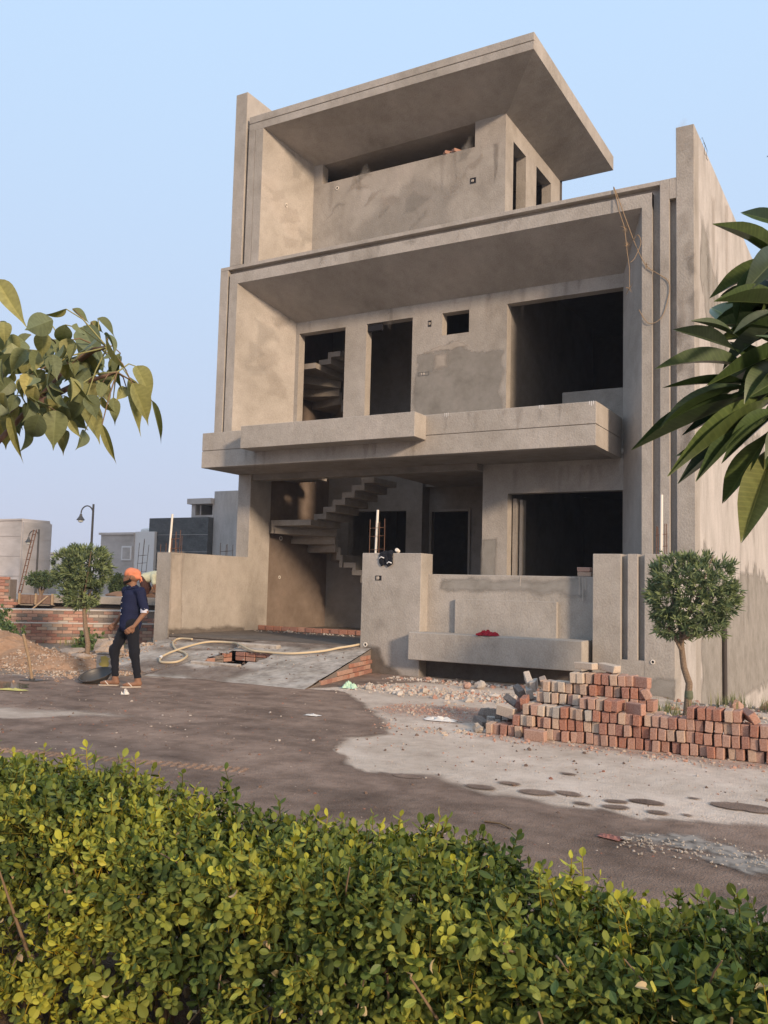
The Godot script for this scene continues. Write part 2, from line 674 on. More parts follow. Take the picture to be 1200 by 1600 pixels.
# ---------------------------------------------------------------- materials
func materials() -> void:
	var S := 640
	var big := noise_bytes(S, 0.006, 5, 11)
	var mid := noise_bytes(S, 0.022, 4, 12)
	var fine := noise_bytes(S, 0.14, 3, 13)
	var grit := noise_bytes(S, 0.45, 2, 14)
	var cell := noise_bytes(S, 0.03, 3, 15, FastNoiseLite.TYPE_PERLIN)
	var blot := blend([big, mid], [1.0, 0.35], 1.25)
	var body := blend([big, mid, fine, grit, cell], [0.5, 0.4, 0.95, 1.1, 0.5], 2.15)
	var over := ramp_tex(blot, S, [Color(0.66, 0.65, 0.64), Color(0.82, 0.815, 0.80), Color(0.92, 0.92, 0.915), Color(1, 1, 1), Color(1, 0.99, 0.975)])
	var over2 := ramp_tex(blend([big, mid], [1.0, 0.6], 1.6), S, [Color(0.52, 0.50, 0.50), Color(0.72, 0.71, 0.71), Color(0.88, 0.87, 0.87), Color(1, 1, 1)])
	var bump := grey_tex(blend([mid, fine, grit], [1.0, 0.8, 0.6], 1.2), S)
	M.plaster = tri_mat(ramp_tex(body, S, [Color(0.325, 0.29, 0.255), Color(0.42, 0.38, 0.338), Color(0.495, 0.455, 0.41)]), 3.3, 0.92, bump, 0.9, over, 8.3, 1.35)
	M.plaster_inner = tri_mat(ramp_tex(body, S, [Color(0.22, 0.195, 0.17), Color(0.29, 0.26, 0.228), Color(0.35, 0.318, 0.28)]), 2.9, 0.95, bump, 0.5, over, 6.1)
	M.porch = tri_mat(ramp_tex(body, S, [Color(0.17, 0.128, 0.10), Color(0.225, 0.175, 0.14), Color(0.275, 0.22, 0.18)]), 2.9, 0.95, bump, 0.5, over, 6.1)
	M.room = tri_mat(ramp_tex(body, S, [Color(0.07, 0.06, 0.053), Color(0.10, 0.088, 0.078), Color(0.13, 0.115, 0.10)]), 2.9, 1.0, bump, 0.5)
	M.patch = tri_mat(ramp_tex(body, S, [Color(0.28, 0.26, 0.232), Color(0.35, 0.325, 0.293), Color(0.41, 0.385, 0.348)]), 1.9, 0.95, bump, 0.4, over, 3.1)
	M.pale_patch = tri_mat(ramp_tex(body, S, [Color(0.38, 0.33, 0.285), Color(0.455, 0.40, 0.345), Color(0.52, 0.465, 0.41)]), 1.3, 0.95, bump, 0.4, over, 3.1)
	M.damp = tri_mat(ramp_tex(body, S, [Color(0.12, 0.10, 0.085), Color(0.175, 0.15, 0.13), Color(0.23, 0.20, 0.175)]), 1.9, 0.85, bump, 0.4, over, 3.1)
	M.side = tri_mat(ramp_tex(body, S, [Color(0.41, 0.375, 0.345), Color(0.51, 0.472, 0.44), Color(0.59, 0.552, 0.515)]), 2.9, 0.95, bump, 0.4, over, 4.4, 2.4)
	M.slab = tri_mat(ramp_tex(body, S, [Color(0.25, 0.22, 0.19), Color(0.33, 0.295, 0.258), Color(0.40, 0.36, 0.32)]), 3.3, 0.95, bump, 0.4, over, 5.1)
	M.ramp = tri_mat(ramp_tex(blend([mid, fine, grit, big], [0.8, 0.5, 0.6, 1.2], 2.2), S, [Color(0.24, 0.20, 0.17), Color(0.45, 0.395, 0.34), Color(0.58, 0.52, 0.455)]), 1.7, 0.9, bump, 1.0, over, 4.1)
	var soil := blend([big, mid, fine, grit], [0.7, 0.5, 0.6, 0.9], 1.8)
	var soilbump := grey_tex(blend([mid, fine, grit], [0.7, 1.0, 1.0], 1.5), S)
	M.dry = tri_mat(ramp_tex(soil, S, [Color(0.44, 0.34, 0.265), Color(0.64, 0.515, 0.415), Color(0.76, 0.64, 0.53)]), 1.9, 0.95, soilbump, 1.4, over, 6.7)
	M.wet = tri_mat(ramp_tex(soil, S, [Color(0.20, 0.135, 0.098), Color(0.335, 0.236, 0.178), Color(0.45, 0.33, 0.255)]), 1.7, 0.85, soilbump, 1.6, over2, 5.7)
	M.soil = tri_mat(ramp_tex(soil, S, [Color(0.13, 0.09, 0.062), Color(0.21, 0.145, 0.10), Color(0.29, 0.205, 0.145)]), 1.1, 1.0, soilbump, 2.0, over, 2.7)
	M.field = tri_mat(ramp_tex(soil, S, [Color(0.22, 0.155, 0.11), Color(0.34, 0.25, 0.185), Color(0.43, 0.335, 0.255)]), 2.3, 1.0, soilbump, 2.0, over, 9.7)
	M.sand = tri_mat(ramp_tex(soil, S, [Color(0.30, 0.175, 0.105), Color(0.44, 0.275, 0.175), Color(0.55, 0.38, 0.265)]), 1.3, 1.0, soilbump, 2.0, over, 3.3)
	M.mortar = tri_mat(ramp_tex(body, S, [Color(0.15, 0.12, 0.105), Color(0.21, 0.175, 0.15), Color(0.27, 0.225, 0.20)]), 0.9, 1.0, bump, 0.6)
	M.render_edge = tri_mat(ramp_tex(body, S, [Color(0.38, 0.33, 0.29), Color(0.50, 0.45, 0.40), Color(0.58, 0.53, 0.48)]), 0.9, 1.0, bump, 0.6)
	var bt := blend([mid, fine, grit], [0.8, 0.7, 0.8], 1.9)
	var tones := [Color(0.38, 0.17, 0.115), Color(0.415, 0.225, 0.165), Color(0.45, 0.275, 0.21), Color(0.50, 0.355, 0.265), Color(0.56, 0.455, 0.36), Color(0.44, 0.39, 0.34), Color(0.20, 0.165, 0.145), Color(0.33, 0.16, 0.12)]
	M.bricks = []
	for t in tones:
		M.bricks.append(tri_mat(ramp_tex(bt, S, [t * 0.55, t, t.lerp(Color(0.56, 0.49, 0.42), 0.5)]), 0.31, 0.95, bump, 0.35))
	M.far_grey = tri_mat(ramp_tex(body, S, [Color(0.46, 0.42, 0.395), Color(0.54, 0.495, 0.465), Color(0.60, 0.555, 0.525)]), 5.0, 1.0, null, 0.0, over, 13.0, 0.45)
	M.far_pale = tri_mat(ramp_tex(body, S, [Color(0.54, 0.49, 0.455), Color(0.63, 0.575, 0.54), Color(0.69, 0.635, 0.60)]), 5.0, 1.0, null, 0.0, over, 15.0, 0.45)
	M.far_dark = tri_mat(ramp_tex(body, S, [Color(0.075, 0.078, 0.08), Color(0.115, 0.118, 0.12), Color(0.19, 0.19, 0.19)]), 2.3, 1.0, null, 0.0, over, 6.0, 0.5)
	M.far_tower = tri_mat(ramp_tex(body, S, [Color(0.34, 0.32, 0.305), Color(0.45, 0.425, 0.405), Color(0.54, 0.515, 0.495)]), 2.6, 1.0, null, 0.0, over, 4.0, 4.0)
	M.white = mat(0.72, 0.70, 0.68)
	M.dark = mat(0.02, 0.02, 0.024)
	M.steel = mat(0.07, 0.058, 0.05, 0.7, {"metallic": 0.3})
	M.rust = mat(0.16, 0.085, 0.055, 0.85)
	M.pvc = mat(0.74, 0.68, 0.60, 0.45)
	M.iron = mat(0.10, 0.095, 0.09, 0.5, {"metallic": 0.5})
	M.hose = mat(0.56, 0.45, 0.30, 0.55)
	M.wood = tri_mat(ramp_tex(blend([big, mid, fine], [0.4, 0.6, 0.6], 1.6), S, [Color(0.24, 0.16, 0.10), Color(0.36, 0.26, 0.17), Color(0.45, 0.34, 0.24)]), 0.8, 0.9, bump, 0.2, null, 1.0, 0.3)
	M.formwork = tri_mat(ramp_tex(bt, S, [Color(0.13, 0.085, 0.065), Color(0.20, 0.135, 0.105), Color(0.27, 0.19, 0.15)]), 1.3, 0.95, bump, 0.3)
	M.bark = tri_mat(ramp_tex(blend([mid, fine, grit], [0.7, 0.9, 0.6], 1.8), S, [Color(0.13, 0.085, 0.055), Color(0.23, 0.165, 0.115), Color(0.33, 0.26, 0.20)]), 0.45, 0.95, bump, 1.0)
	M.twig = mat(0.20, 0.135, 0.08)
	M.stone = tri_mat(ramp_tex(bt, S, [Color(0.30, 0.22, 0.16), Color(0.42, 0.33, 0.26), Color(0.52, 0.44, 0.37)]), 0.8, 1.0, bump, 0.6)
	M.chip = mat(0.55, 0.55, 0.55, 1.0, {"vertex_color_use_as_albedo": true, "albedo_color": Color.WHITE})
	M.leafy = mat(1, 1, 1, 0.58, {"vertex_color_use_as_albedo": true, "albedo_color": Color.WHITE, "backlight_enabled": true, "backlight": Color(0.55, 0.6, 0.25), "metallic_specular": 0.28})
	M.narrow = mat(1, 1, 1, 0.55, {"vertex_color_use_as_albedo": true, "albedo_color": Color.WHITE, "backlight_enabled": true, "backlight": Color(0.4, 0.45, 0.2), "metallic_specular": 0.4})
	M.red = mat(0.20, 0.010, 0.022, 0.9, {"rim_enabled": true, "rim": 0.3})
	M.black = mat(0.012, 0.013, 0.018, 0.9, {"rim_enabled": true, "rim": 0.3})
	M.paper = mat(0.66, 0.62, 0.57, 0.9)
	M.green_bag = mat(0.45, 0.62, 0.46, 0.6)
	M.rope = mat(0.33, 0.23, 0.14, 0.95)
	M.brown_plaster = mat(0.26, 0.145, 0.085, 0.95)

func leaf_texture(base: Color, rib: Color, veins: int, sd: int) -> ImageTexture:   # blade colour with a pale midrib and side veins
	var w := 128
	var h := 512
	var f := FastNoiseLite.new()
	f.seed = sd
	f.frequency = 0.02
	f.fractal_octaves = 4
	var im := Image.create(w, h, false, Image.FORMAT_RGB8)
	for y in h:
		for x in w:
			var s := absf(x / 127.0 - 0.5) * 2.0
			var t := 1.0 - y / 511.0
			t = y / 511.0
			var k := 1.0 + 0.28 * f.get_noise_2d(x, y)
			var c := base * k
			var p := fposmod((t - s * 0.10) * veins, 1.0)
			var vein := exp(-pow((p - 0.5) * 9.0, 2.0)) * 0.22
			vein = maxf(vein, exp(-pow(s * 22.0, 2.0)) * 0.9)
			c = c.lerp(rib, vein)
			im.set_pixel(x, y, c.linear_to_srgb())
	return ImageTexture.create_from_image(im)

# ---------------------------------------------------------------- ground
func ground_height(x: float, z: float) -> float:
	var h := 0.0
	h -= 2.7 * smoothstep(0.45, -1.2, z) * smoothstep(-0.05, 0.15, x)
	var d := Vector2((x + 11.6) / 2.7, (z - 2.1) / 1.25).length()
	h += 0.10 * smoothstep(1.15, 0.1, d)
	return h

func ground() -> void:
	var xs := []
	for q in [-260, -160, -100, -70, -45, -30, -24]:
		xs.append(float(q))
	for i in 90:
		xs.append(-20.0 + i * 0.14)
	for i in 40:
		xs.append(-7.3 + i * 0.2)
	for i in 30:
		xs.append(0.75 + i * 0.25)
	for q in [10, 14, 22, 40, 80, 140, 260]:
		xs.append(float(q))
	var zs := []
	for q in [-260, -180, -120, -80, -50, -35, -22, -15, -10, -7, -5, -4, -3]:
		zs.append(float(q))
	for i in 62:
		zs.append(-2.4 + i * 0.14)
	for q in [6.6, 7.2, 8, 9, 10, 11, 12, 13, 15, 18, 25, 40, 80, 140, 260]:
		zs.append(float(q))
	var b := MB.new()
	for i in xs.size() - 1:
		for j in zs.size() - 1:
			var p := []
			var q := []
			for e in [[0, 1], [1, 1], [1, 0], [0, 0]]:
				var x: float = xs[i + e[0]]
				var z: float = zs[j + e[1]]
				p.append(Vector3(x, ground_height(x, z), z))
				var g := 0.05
				q.append(Vector3(ground_height(x - g, z) - ground_height(x + g, z), 2 * g, ground_height(x, z - g) - ground_height(x, z + g)).normalized())
			b.tri_n(p[0], p[1], p[2], q[0], q[1], q[2])
			b.tri_n(p[0], p[2], p[3], q[0], q[2], q[3])
	put("ground", b.mesh(), M.field, null, Transform3D(), "", "structure")
	var V := func(a: Array) -> Array:
		var o := []
		for p in a:
			o.append(Vector2(p[0], p[1]))
		return o
	# the unmade road: a dry sheet, and the wetted mud that lies on it
	sheet("road", wob(V.call([[-40, 11.4], [-40, 4.9], [-14, 5.0], [-10.0, 4.6], [-8.4, 4.0], [-7.6, 3.2], [-6.8, 2.9], [-5.2, 2.6], [-5.1, 0.3], [-4.6, -0.1], [-0.2, 0.05], [0.3, 0.75], [1.5, 0.95], [4.0, 0.9], [40, 0.9], [40, 11.4]]), 0.2, 0.06, 5), 0.004, M.dry)
	var wet := [[-60, 11.2], [-60, 5.3], [-14, 5.3], [-10.0, 4.75], [-8.4, 4.1], [-7.6, 3.3], [-6.8, 2.95], [-5.2, 2.75], [-4.75, 2.9], [-4.25, 2.75], [-3.7, 3.2], [-3.25, 3.75], [-2.85, 4.2], [-2.55, 4.6], [-2.2, 5.0], [-1.8, 5.6], [-2.0, 6.1], [-1.75, 6.7], [-1.3, 7.25], [-0.95, 7.42], [-0.5, 7.25], [-0.1, 7.42], [0.2, 7.62], [0.5, 7.54], [0.75, 7.66], [1.05, 7.54], [1.35, 7.62], [1.7, 7.5], [2.1, 7.36], [3.0, 7.3], [6.0, 7.2], [40, 7.2], [40, 11.2]]
	var drag := FastNoiseLite.new()
	drag.seed = 90
	drag.frequency = 1.0
	drag.fractal_octaves = 4
	var tone := func(x: float, z: float) -> float:   # wheels and brooms drag the mud along the road
		var t := 0.93 + 0.26 * drag.get_noise_2d(x * 0.35, z * 2.6) + 0.18 * drag.get_noise_2d(x * 1.6 + 40.0, z * 1.6)
		for w in [8.35, 8.62, 6.9, 9.6]:
			t -= 0.13 * exp(-pow((z - w - 0.07 * sin(x * 0.5)) / 0.10, 2.0)) * (0.5 + 0.5 * drag.get_noise_2d(x * 0.8, w * 9.0))
		return clampf(t - 0.14 * smoothstep(7.4, 8.2, z) * smoothstep(-2.5, 0.0, x), 0.45, 1.35)
	var flat := func(x: float, z: float) -> Vector3: return Vector3(x, 0.009, z)
	sheet("wet_mud", [Vector2(-40, 11.2), Vector2(-40, 5.4), Vector2(-14.05, 5.4), Vector2(-14.05, 11.2)], 0.008, M.wet)
	sheet("wet_mud", [Vector2(4.3, 11.2), Vector2(4.3, 7.3), Vector2(40, 7.2), Vector2(40, 11.2)], 0.008, M.wet)
	coat("wet_mud", [wet], flat, Vector3.UP, M.wet, [-14.1, 2.6, 4.3, 11.2], 0.075, 0.07, 0.06, 6, null, 1.0, tone)
	coat("mud_splash", [[[-4.6, 2.4], [-4.0, 1.2], [-3.9, 0.5], [-4.5, 0.1], [-5.3, 0.1], [-5.0, 2.0], [-4.9, 2.9]], [[-3.9, 0.75], [-3.0, 0.62], [-1.8, 0.5], [-1.5, 0.3], [-3.8, 0.2]]], func(x, z): return Vector3(x, 0.010, z), Vector3.UP, M.wet, [-5.4, 0.0, -1.2, 3.0], 0.06, 0.10, 0.08, 9, null, 0.95, tone)
	coat("dry_patch", [[[-7.2, 7.7], [-6.2, 6.9], [-5.4, 6.55], [-4.75, 6.5], [-5.2, 6.85], [-5.6, 7.4], [-6.2, 7.9]]], func(x, z): return Vector3(x, 0.013, z), Vector3.UP, M.dry, [-7.6, 6.2, -4.3, 8.2], 0.06, 0.12, 0.08, 7, null, 0.8)
	var ovals := []
	for q in [[-0.604, 7.386, 0.12], [0.039, 7.401, 0.12], [0.173, 7.136, 0.09], [0.489, 7.312, 0.14], [0.706, 7.205, 0.11], [0.876, 7.449, 0.07], [1.102, 7.402, 0.1], [1.057, 7.22, 0.08], [1.239, 7.117, 0.14], [1.421, 7.4, 0.08], [1.906, 6.85, 0.22], [0.48, 6.457, 0.07], [1.62, 7.33, 0.04], [1.55, 6.75, 0.05]]:
		var pts := []
		for k in 14:
			pts.append(Vector2(q[0] + cos(TAU * k / 14) * q[2], q[1] + sin(TAU * k / 14) * q[2] * 0.6))
		ovals.append(pts)
	coat("wet_spot", ovals, func(x, z): return Vector3(x, 0.013, z), Vector3.UP, M.wet, [-0.8, 6.3, 2.3, 7.65], 0.02, 0.016, 0.025, 13, null, 1.0, func(_x, _z): return 0.8)
	coat("brick_dust", [[[-2.9, 3.5], [-1.6, 3.1], [-0.7, 3.6], [-0.8, 4.2], [-1.8, 4.3], [-2.6, 4.2]], [[-0.9, 5.05], [1.0, 5.15], [2.6, 5.2], [2.6, 5.0], [-0.9, 4.9]]], func(x, z): return Vector3(x, 0.0075, z), Vector3.UP, M.bricks[2], [-3.6, 2.6, 2.8, 5.6], 0.09, 0.28, 0.15, 15, null, 0.5)
	sheet("hedge_bed", wob(V.call([[-40, 10.75], [40, 10.75], [40, 16], [-40, 16]]), 0.3, 0.08, 8), 0.016, M.soil)
	# puddle and tyre track
	var water := mat(0.05, 0.045, 0.04, 0.06, {"metallic_specular": 0.6})
	var pts2 := []
	for k in 20:
		var t := TAU * k / 20
		pts2.append(Vector2(-8.35 + cos(t) * 0.62, 5.45 + sin(t) * 0.36))
	sheet("puddle", wob(pts2, 0.06, 0.09, 31, 2.0), 0.013, water)
	var tr := MB.new()
	for k in 34:
		var x := -4.3 + k * 0.075
		var z := 8.62 - k * 0.02
		for s in [0, 1]:
			tr.ball(Vector3(x + s * 0.03, 0.004, z + s * 0.085), Vector3(0.026, 0.022, 0.055), 0.12, rng, 4, 6)
	put("tyre_track", tr.mesh(), M.wet, null, Transform3D(), "", "structure")

# ---------------------------------------------------------------- the house
func part(called: String, parent: Node3D, m: Material, make: Callable) -> MeshInstance3D:
	var b := MB.new()
	make.call(b)
	return put(called, b.mesh(), m, parent)

func patch(parent: Node3D, called: String, pts: Array, z: float, m: StandardMaterial3D, amp: float, sd: int, side := false, deep := 0.004, feather := 0.05, strength := 0.9) -> void:
	# differently coloured plaster or damp on a wall that faces +z (or +x, with pts as z, y)
	var lo := Vector2(1e9, 1e9)
	var hi := -lo
	for p in pts:
		lo = lo.min(Vector2(p[0], p[1]))
		hi = hi.max(Vector2(p[0], p[1]))
	var g := amp + feather
	var size := maxf(hi.x - lo.x, hi.y - lo.y)
	var place := (func(x: float, y: float) -> Vector3: return Vector3(z + deep, y, x)) if side else (func(x: float, y: float) -> Vector3: return Vector3(x, y, z + deep))
	coat(called, [pts], place, Vector3(1, 0, 0) if side else Vector3(0, 0, 1), m, [lo.x - g, lo.y - g, hi.x + g, hi.y + g], clampf(size / 60.0, 0.02, 0.14), feather, amp, sd, parent, strength)

func fixture(parent: Node3D, at: Vector3, r: float, side := false) -> void:   # an open pipe end in its hole
	var b := MB.new()
	var t := Basis(Vector3(1, 0, 0), Vector3(0, 0, 1), Vector3(0, -1, 0))
	if side:
		t = Basis(Vector3(0, 1, 0), Vector3(1, 0, 0), Vector3(0, 0, -1))
	b.lathe([Vector2(r * 0.62, 0.0), Vector2(r * 0.62, 0.014), Vector2(r, 0.014), Vector2(r, 0.0)], 14, at, t)
	var o := put("pipe_end", b.mesh(), M.pvc, parent)
	var d := MB.new()
	d.lathe([Vector2(r * 0.64, 0.003), Vector2(0.0, 0.003)], 14, at, t)
	put("bore", d.mesh(), M.dark, o)

func socket_box(parent: Node3D, a: Vector3, b: Vector3) -> void:   # a sunken electrical box with its rim
	var m := MB.new()
	m.box(a + Vector3(0.006, 0.006, 0), b - Vector3(0.006, 0.006, 0.004))
	var o := put("electrical_box", m.mesh(), M.dark, parent)
	var f := MB.new()
	for s in [[a.x, a.y, b.x, a.y + 0.008], [a.x, b.y - 0.008, b.x, b.y], [a.x, a.y + 0.008, a.x + 0.008, b.y - 0.008], [b.x - 0.008, a.y + 0.008, b.x, b.y - 0.008]]:
		f.box(Vector3(s[0], s[1], a.z), Vector3(s[2], s[3], b.z))
	put("rim", f.mesh(), M.iron, o)
	for k in 2:
		var g := MB.new()
		g.ball(Vector3(lerpf(a.x, b.x, 0.3 + k * 0.22), (a.y + b.y) * 0.5, b.z - 0.002), Vector3(0.02, 0.03, 0.01), 0.3, rng, 4, 5)
		put("mortar_lump", g.mesh(), M.pale_patch, o)

func stairs(parent: Node3D, up: float, ups: int, lows: int, broken: bool) -> void:
	var s := Node3D.new()
	s.name = "staircase" if not parent.has_node("staircase") else "staircase_001"
	parent.add_child(s)
	var th := 0.13
	# lower flight, rising to the left at the back
	for k in lows:
		var x1 := -9.0 + (k + 1) * 0.25
		var y := up + 2.13 - k * 0.185
		boxp("step", Vector3(x1 - 0.27, y - th, -5.9), Vector3(x1, y, -4.82), M.slab, s, 0.008)
		boxp("riser", Vector3(x1 - 0.005, y - 0.185 - th + 0.004, -5.895), Vector3(x1 + 0.085, y - 0.004, -4.825), M.slab, s, 0.0)
	# winders turning round the inner corner
	var c := Vector3(-9.12, 0, -4.76)
	for k in 5:
		var y := up + 2.13 + (k + 1) * 0.19
		var a0 := deg_to_rad(92.0 + k * 36.0)
		var a1 := deg_to_rad(92.0 + (k + 1.1) * 36.0)
		var ring := []
		for a in [a0, a1]:
			var d := Vector3(cos(a), 0, -sin(a))
			var reach := minf(1.13 / maxf(absf(d.x), 0.02), (1.5 if d.z > 0.0 else 1.14) / maxf(absf(d.z), 0.02))
			ring.append([c + d * 0.10, c + d * reach])
		var b := MB.new()
		var p := [ring[0][0], ring[1][0], ring[1][1], ring[0][1]]
		var pts := []
		for dy in [y - th, y]:
			for q in p:
				pts.append(q + Vector3(0, dy, 0))
		b.hexa(pts)
		put("step", b.mesh(), M.slab, s)
		# riser under the leading edge
		var r := MB.new()
		var n: Vector3 = (ring[0][1] - ring[0][0]).normalized().cross(Vector3.UP) * 0.045
		var e0: Vector3 = ring[0][0]
		var e1: Vector3 = ring[0][1] * 0.995 + c * 0.005
		pts = []
		for dy in [y - 0.19 - th + 0.006, y - 0.006]:
			for q in [e0 - n, e1 - n, e1 + n, e0 + n]:
				pts.append(q + Vector3(0, dy, 0))
		r.hexa(pts)
		put("riser", r.mesh(), M.slab, s)
	# upper flight, rising to the right at the front
	for k in ups:
		var x0 := -9.06 + k * 0.26
		var y := up + 3.08 + (k + 1) * 0.165
		boxp("step", Vector3(x0, y - th, -4.7), Vector3(x0 + 0.275, y, -3.62), M.slab, s, 0.008)
		boxp("riser", Vector3(x0 - 0.075, y - 0.165 - th + 0.004, -4.695), Vector3(x0 + 0.008, y - 0.004, -3.625), M.slab, s, 0.0)
	if broken:
		var b := MB.new()
		for k in 26:
			b.ball(Vector3(-9.06 + ups * 0.26 + rng.randf_range(-0.2, 0.25), up + 3.1 + ups * 0.165 + rng.randf_range(-0.12, 0.1), rng.randf_range(-4.6, -3.6)), Vector3.ONE * rng.randf_range(0.03, 0.08), 0.35, rng, 4, 5)
		put("broken_edge", b.mesh(), M.pale_patch, s)

func house() -> void:
	var H := thing("house", "three storey unfinished grey plaster house with overhanging slabs and open window holes", "house")
	var zF := -1.63
	var zB := -1.76
	# front frame of the first floor: outer band, groove, inner band
	part("frame_band", H, M.plaster, func(b): b.box(Vector3(-10.62, 8.78, zB), Vector3(-0.585, 8.861, zF), 0.006))
	part("frame_groove", H, M.plaster, func(b):
		b.box(Vector3(-10.4, 8.6, -1.9), Vector3(-0.6, 8.80, zB - 0.003))
		b.box(Vector3(-10.40, 4.2, -1.9), Vector3(-10.32, 8.7, zB - 0.002))
		b.box(Vector3(-0.74, -0.2, -1.9), Vector3(-0.57, 8.7, zB - 0.001))
		b.box(Vector3(-0.43, -0.2, -1.9), Vector3(-0.29, 8.7, zB - 0.004)))
	part("frame_band", H, M.plaster, func(b): b.box(Vector3(-10.62, 4.2, zB), Vector3(-10.39, 8.779, zF), 0.006))
	part("frame_band", H, M.plaster, func(b): b.box(Vector3(-0.585, -0.2, zB), Vector3(-0.42, 8.861, zF + 0.001), 0.006))
	part("frame_band", H, M.plaster, func(b): b.box(Vector3(-0.418, 8.49, zB), Vector3(-0.307, 8.861, zF), 0.0))
	part("soffit", H, M.plaster, func(b):
		b.profile([Vector2(zF, 8.425), Vector2(zF, 8.67), Vector2(zB, 8.67), Vector2(-2.95, 8.6), Vector2(-2.95, 7.71)], -10.25, -0.72))
	part("reveal", H, M.plaster, func(b): b.plan([Vector2(-10.33, zF + 0.001), Vector2(-10.10, zF + 0.001), Vector2(-9.30, -2.93), Vector2(-10.60, -2.93), Vector2(-10.60, zB), Vector2(-10.33, zB)], 4.2, 8.669))
	part("reveal", H, M.plaster, func(b): b.plan([Vector2(-0.72, zF + 0.001), Vector2(-0.72, zB), Vector2(-0.28, zB), Vector2(-0.28, -2.95), Vector2(-1.576, -2.95), Vector2(-0.897, zF + 0.001)], -0.2, 8.669))
	part("fin", H, M.plaster, func(b): b.box(Vector3(-0.306, -3.0, -2.05), Vector3(0, 9.77, zF), 0.008))
	part("side_wall", H, M.side, func(b): b.hexa([Vector3(-0.29, -3.2, -15), Vector3(-0.002, -3.2, -15), Vector3(-0.002, -3.2, -2.04), Vector3(-0.29, -3.2, -2.04), Vector3(-0.29, 9.95, -15), Vector3(-0.002, 9.95, -15), Vector3(-0.002, 9.77, -2.04), Vector3(-0.29, 9.77, -2.04)]))
	part("side_wall", H, M.slab, func(b): b.box(Vector3(-10.6, -0.3, -15), Vector3(-10.38, 8.7, -2.9)))
	part("back_wall", H, M.slab, func(b): b.box(Vector3(-10.4, -0.3, -15), Vector3(-0.28, 8.7, -14.8)))
	# floors
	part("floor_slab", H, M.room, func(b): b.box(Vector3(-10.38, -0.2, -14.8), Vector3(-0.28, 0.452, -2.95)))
	part("floor_slab", H, M.slab, func(b):
		b.box(Vector3(-10.6, 4.112, -2.94), Vector3(-1.6, 4.30, -1.41))
		b.box(Vector3(-7.15, 4.113, -6.1), Vector3(-0.28, 4.301, -2.94))
		b.box(Vector3(-10.4, 4.1125, -4.3), Vector3(-9.25, 4.299, -2.94))
		b.box(Vector3(-10.4, 4.112, -14.8), Vector3(-0.28, 4.30, -6.1)))
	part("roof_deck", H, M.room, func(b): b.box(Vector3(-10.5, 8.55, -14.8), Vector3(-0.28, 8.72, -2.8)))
	# slab edge and balcony parapet
	part("parapet", H, M.plaster, func(b):
		b.box(Vector3(-10.616, 4.111, -1.41), Vector3(-1.595, 4.486, -1.243), 0.008)
		b.box(Vector3(-1.745, 4.1115, -2.93), Vector3(-1.5955, 4.4855, -1.405)))
	part("parapet", H, M.plaster, func(b):
		b.box(Vector3(-10.616, 4.499, -1.41), Vector3(-1.595, 4.90, -1.243), 0.008)
		b.box(Vector3(-1.745, 4.4995, -2.93), Vector3(-1.5955, 4.899, -1.405))
		b.box(Vector3(-10.60, 4.4, -1.405), Vector3(-1.615, 4.6, -1.263))
		b.box(Vector3(-1.74, 4.4, -2.92), Vector3(-1.615, 4.6, -1.41))
		b.box(Vector3(-10.614, 4.5, -1.625), Vector3(-10.45, 4.8, -1.40)))
	part("planter_box", H, M.plaster, func(b): b.box(Vector3(-9.137, 4.403, -1.245), Vector3(-4.943, 4.883, -0.77), 0.008))
	for q in [-4.55, -2.65, -1.72]:
		var b := MB.new()
		for k in 3:
			b.box(Vector3(q + k * 0.035, 4.84 - 0.02 * (k % 2), -1.244), Vector3(q + 0.012 + k * 0.035, 4.905, -1.2405))
		put("drip_mark", b.mesh(), M.white, H)
	# ground floor
	part("column", H, M.plaster, func(b): b.box(Vector3(-10.6, 0.0, -3.35), Vector3(-10.222, 4.111, -2.55), 0.008))
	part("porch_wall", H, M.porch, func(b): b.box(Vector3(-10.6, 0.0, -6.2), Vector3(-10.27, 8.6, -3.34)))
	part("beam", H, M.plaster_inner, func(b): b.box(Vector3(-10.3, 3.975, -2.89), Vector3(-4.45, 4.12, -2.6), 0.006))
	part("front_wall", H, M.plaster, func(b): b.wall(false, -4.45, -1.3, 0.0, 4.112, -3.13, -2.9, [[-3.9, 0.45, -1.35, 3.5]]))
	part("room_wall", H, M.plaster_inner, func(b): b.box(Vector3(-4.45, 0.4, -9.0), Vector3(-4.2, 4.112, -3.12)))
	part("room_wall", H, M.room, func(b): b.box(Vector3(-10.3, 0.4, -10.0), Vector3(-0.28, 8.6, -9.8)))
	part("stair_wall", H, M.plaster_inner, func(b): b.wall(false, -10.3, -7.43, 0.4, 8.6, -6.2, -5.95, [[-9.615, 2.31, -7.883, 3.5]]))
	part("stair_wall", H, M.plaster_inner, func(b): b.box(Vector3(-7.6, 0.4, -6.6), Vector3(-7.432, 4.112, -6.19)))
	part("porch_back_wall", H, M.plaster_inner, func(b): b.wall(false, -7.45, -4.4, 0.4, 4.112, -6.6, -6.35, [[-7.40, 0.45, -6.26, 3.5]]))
	var fr := part("door_frame", H, M.slab, func(b):
		b.box(Vector3(-7.40, 0.46, -6.345), Vector3(-7.34, 3.49, -6.31))
		b.box(Vector3(-6.32, 0.46, -6.345), Vector3(-6.26, 3.49, -6.31))
		b.box(Vector3(-7.40, 3.49, -6.345), Vector3(-6.26, 3.55, -6.31)))
	part("door_frame", H, M.plaster, func(b):
		b.box(Vector3(-3.88, 0.46, -3.30), Vector3(-3.80, 3.42, -3.14))
		b.box(Vector3(-3.76, 0.46, -3.42), Vector3(-3.70, 3.40, -3.22)))
	stairs(H, 0.0, 6, 9, false)
	stairs(H, 3.75, 2, 3, true)
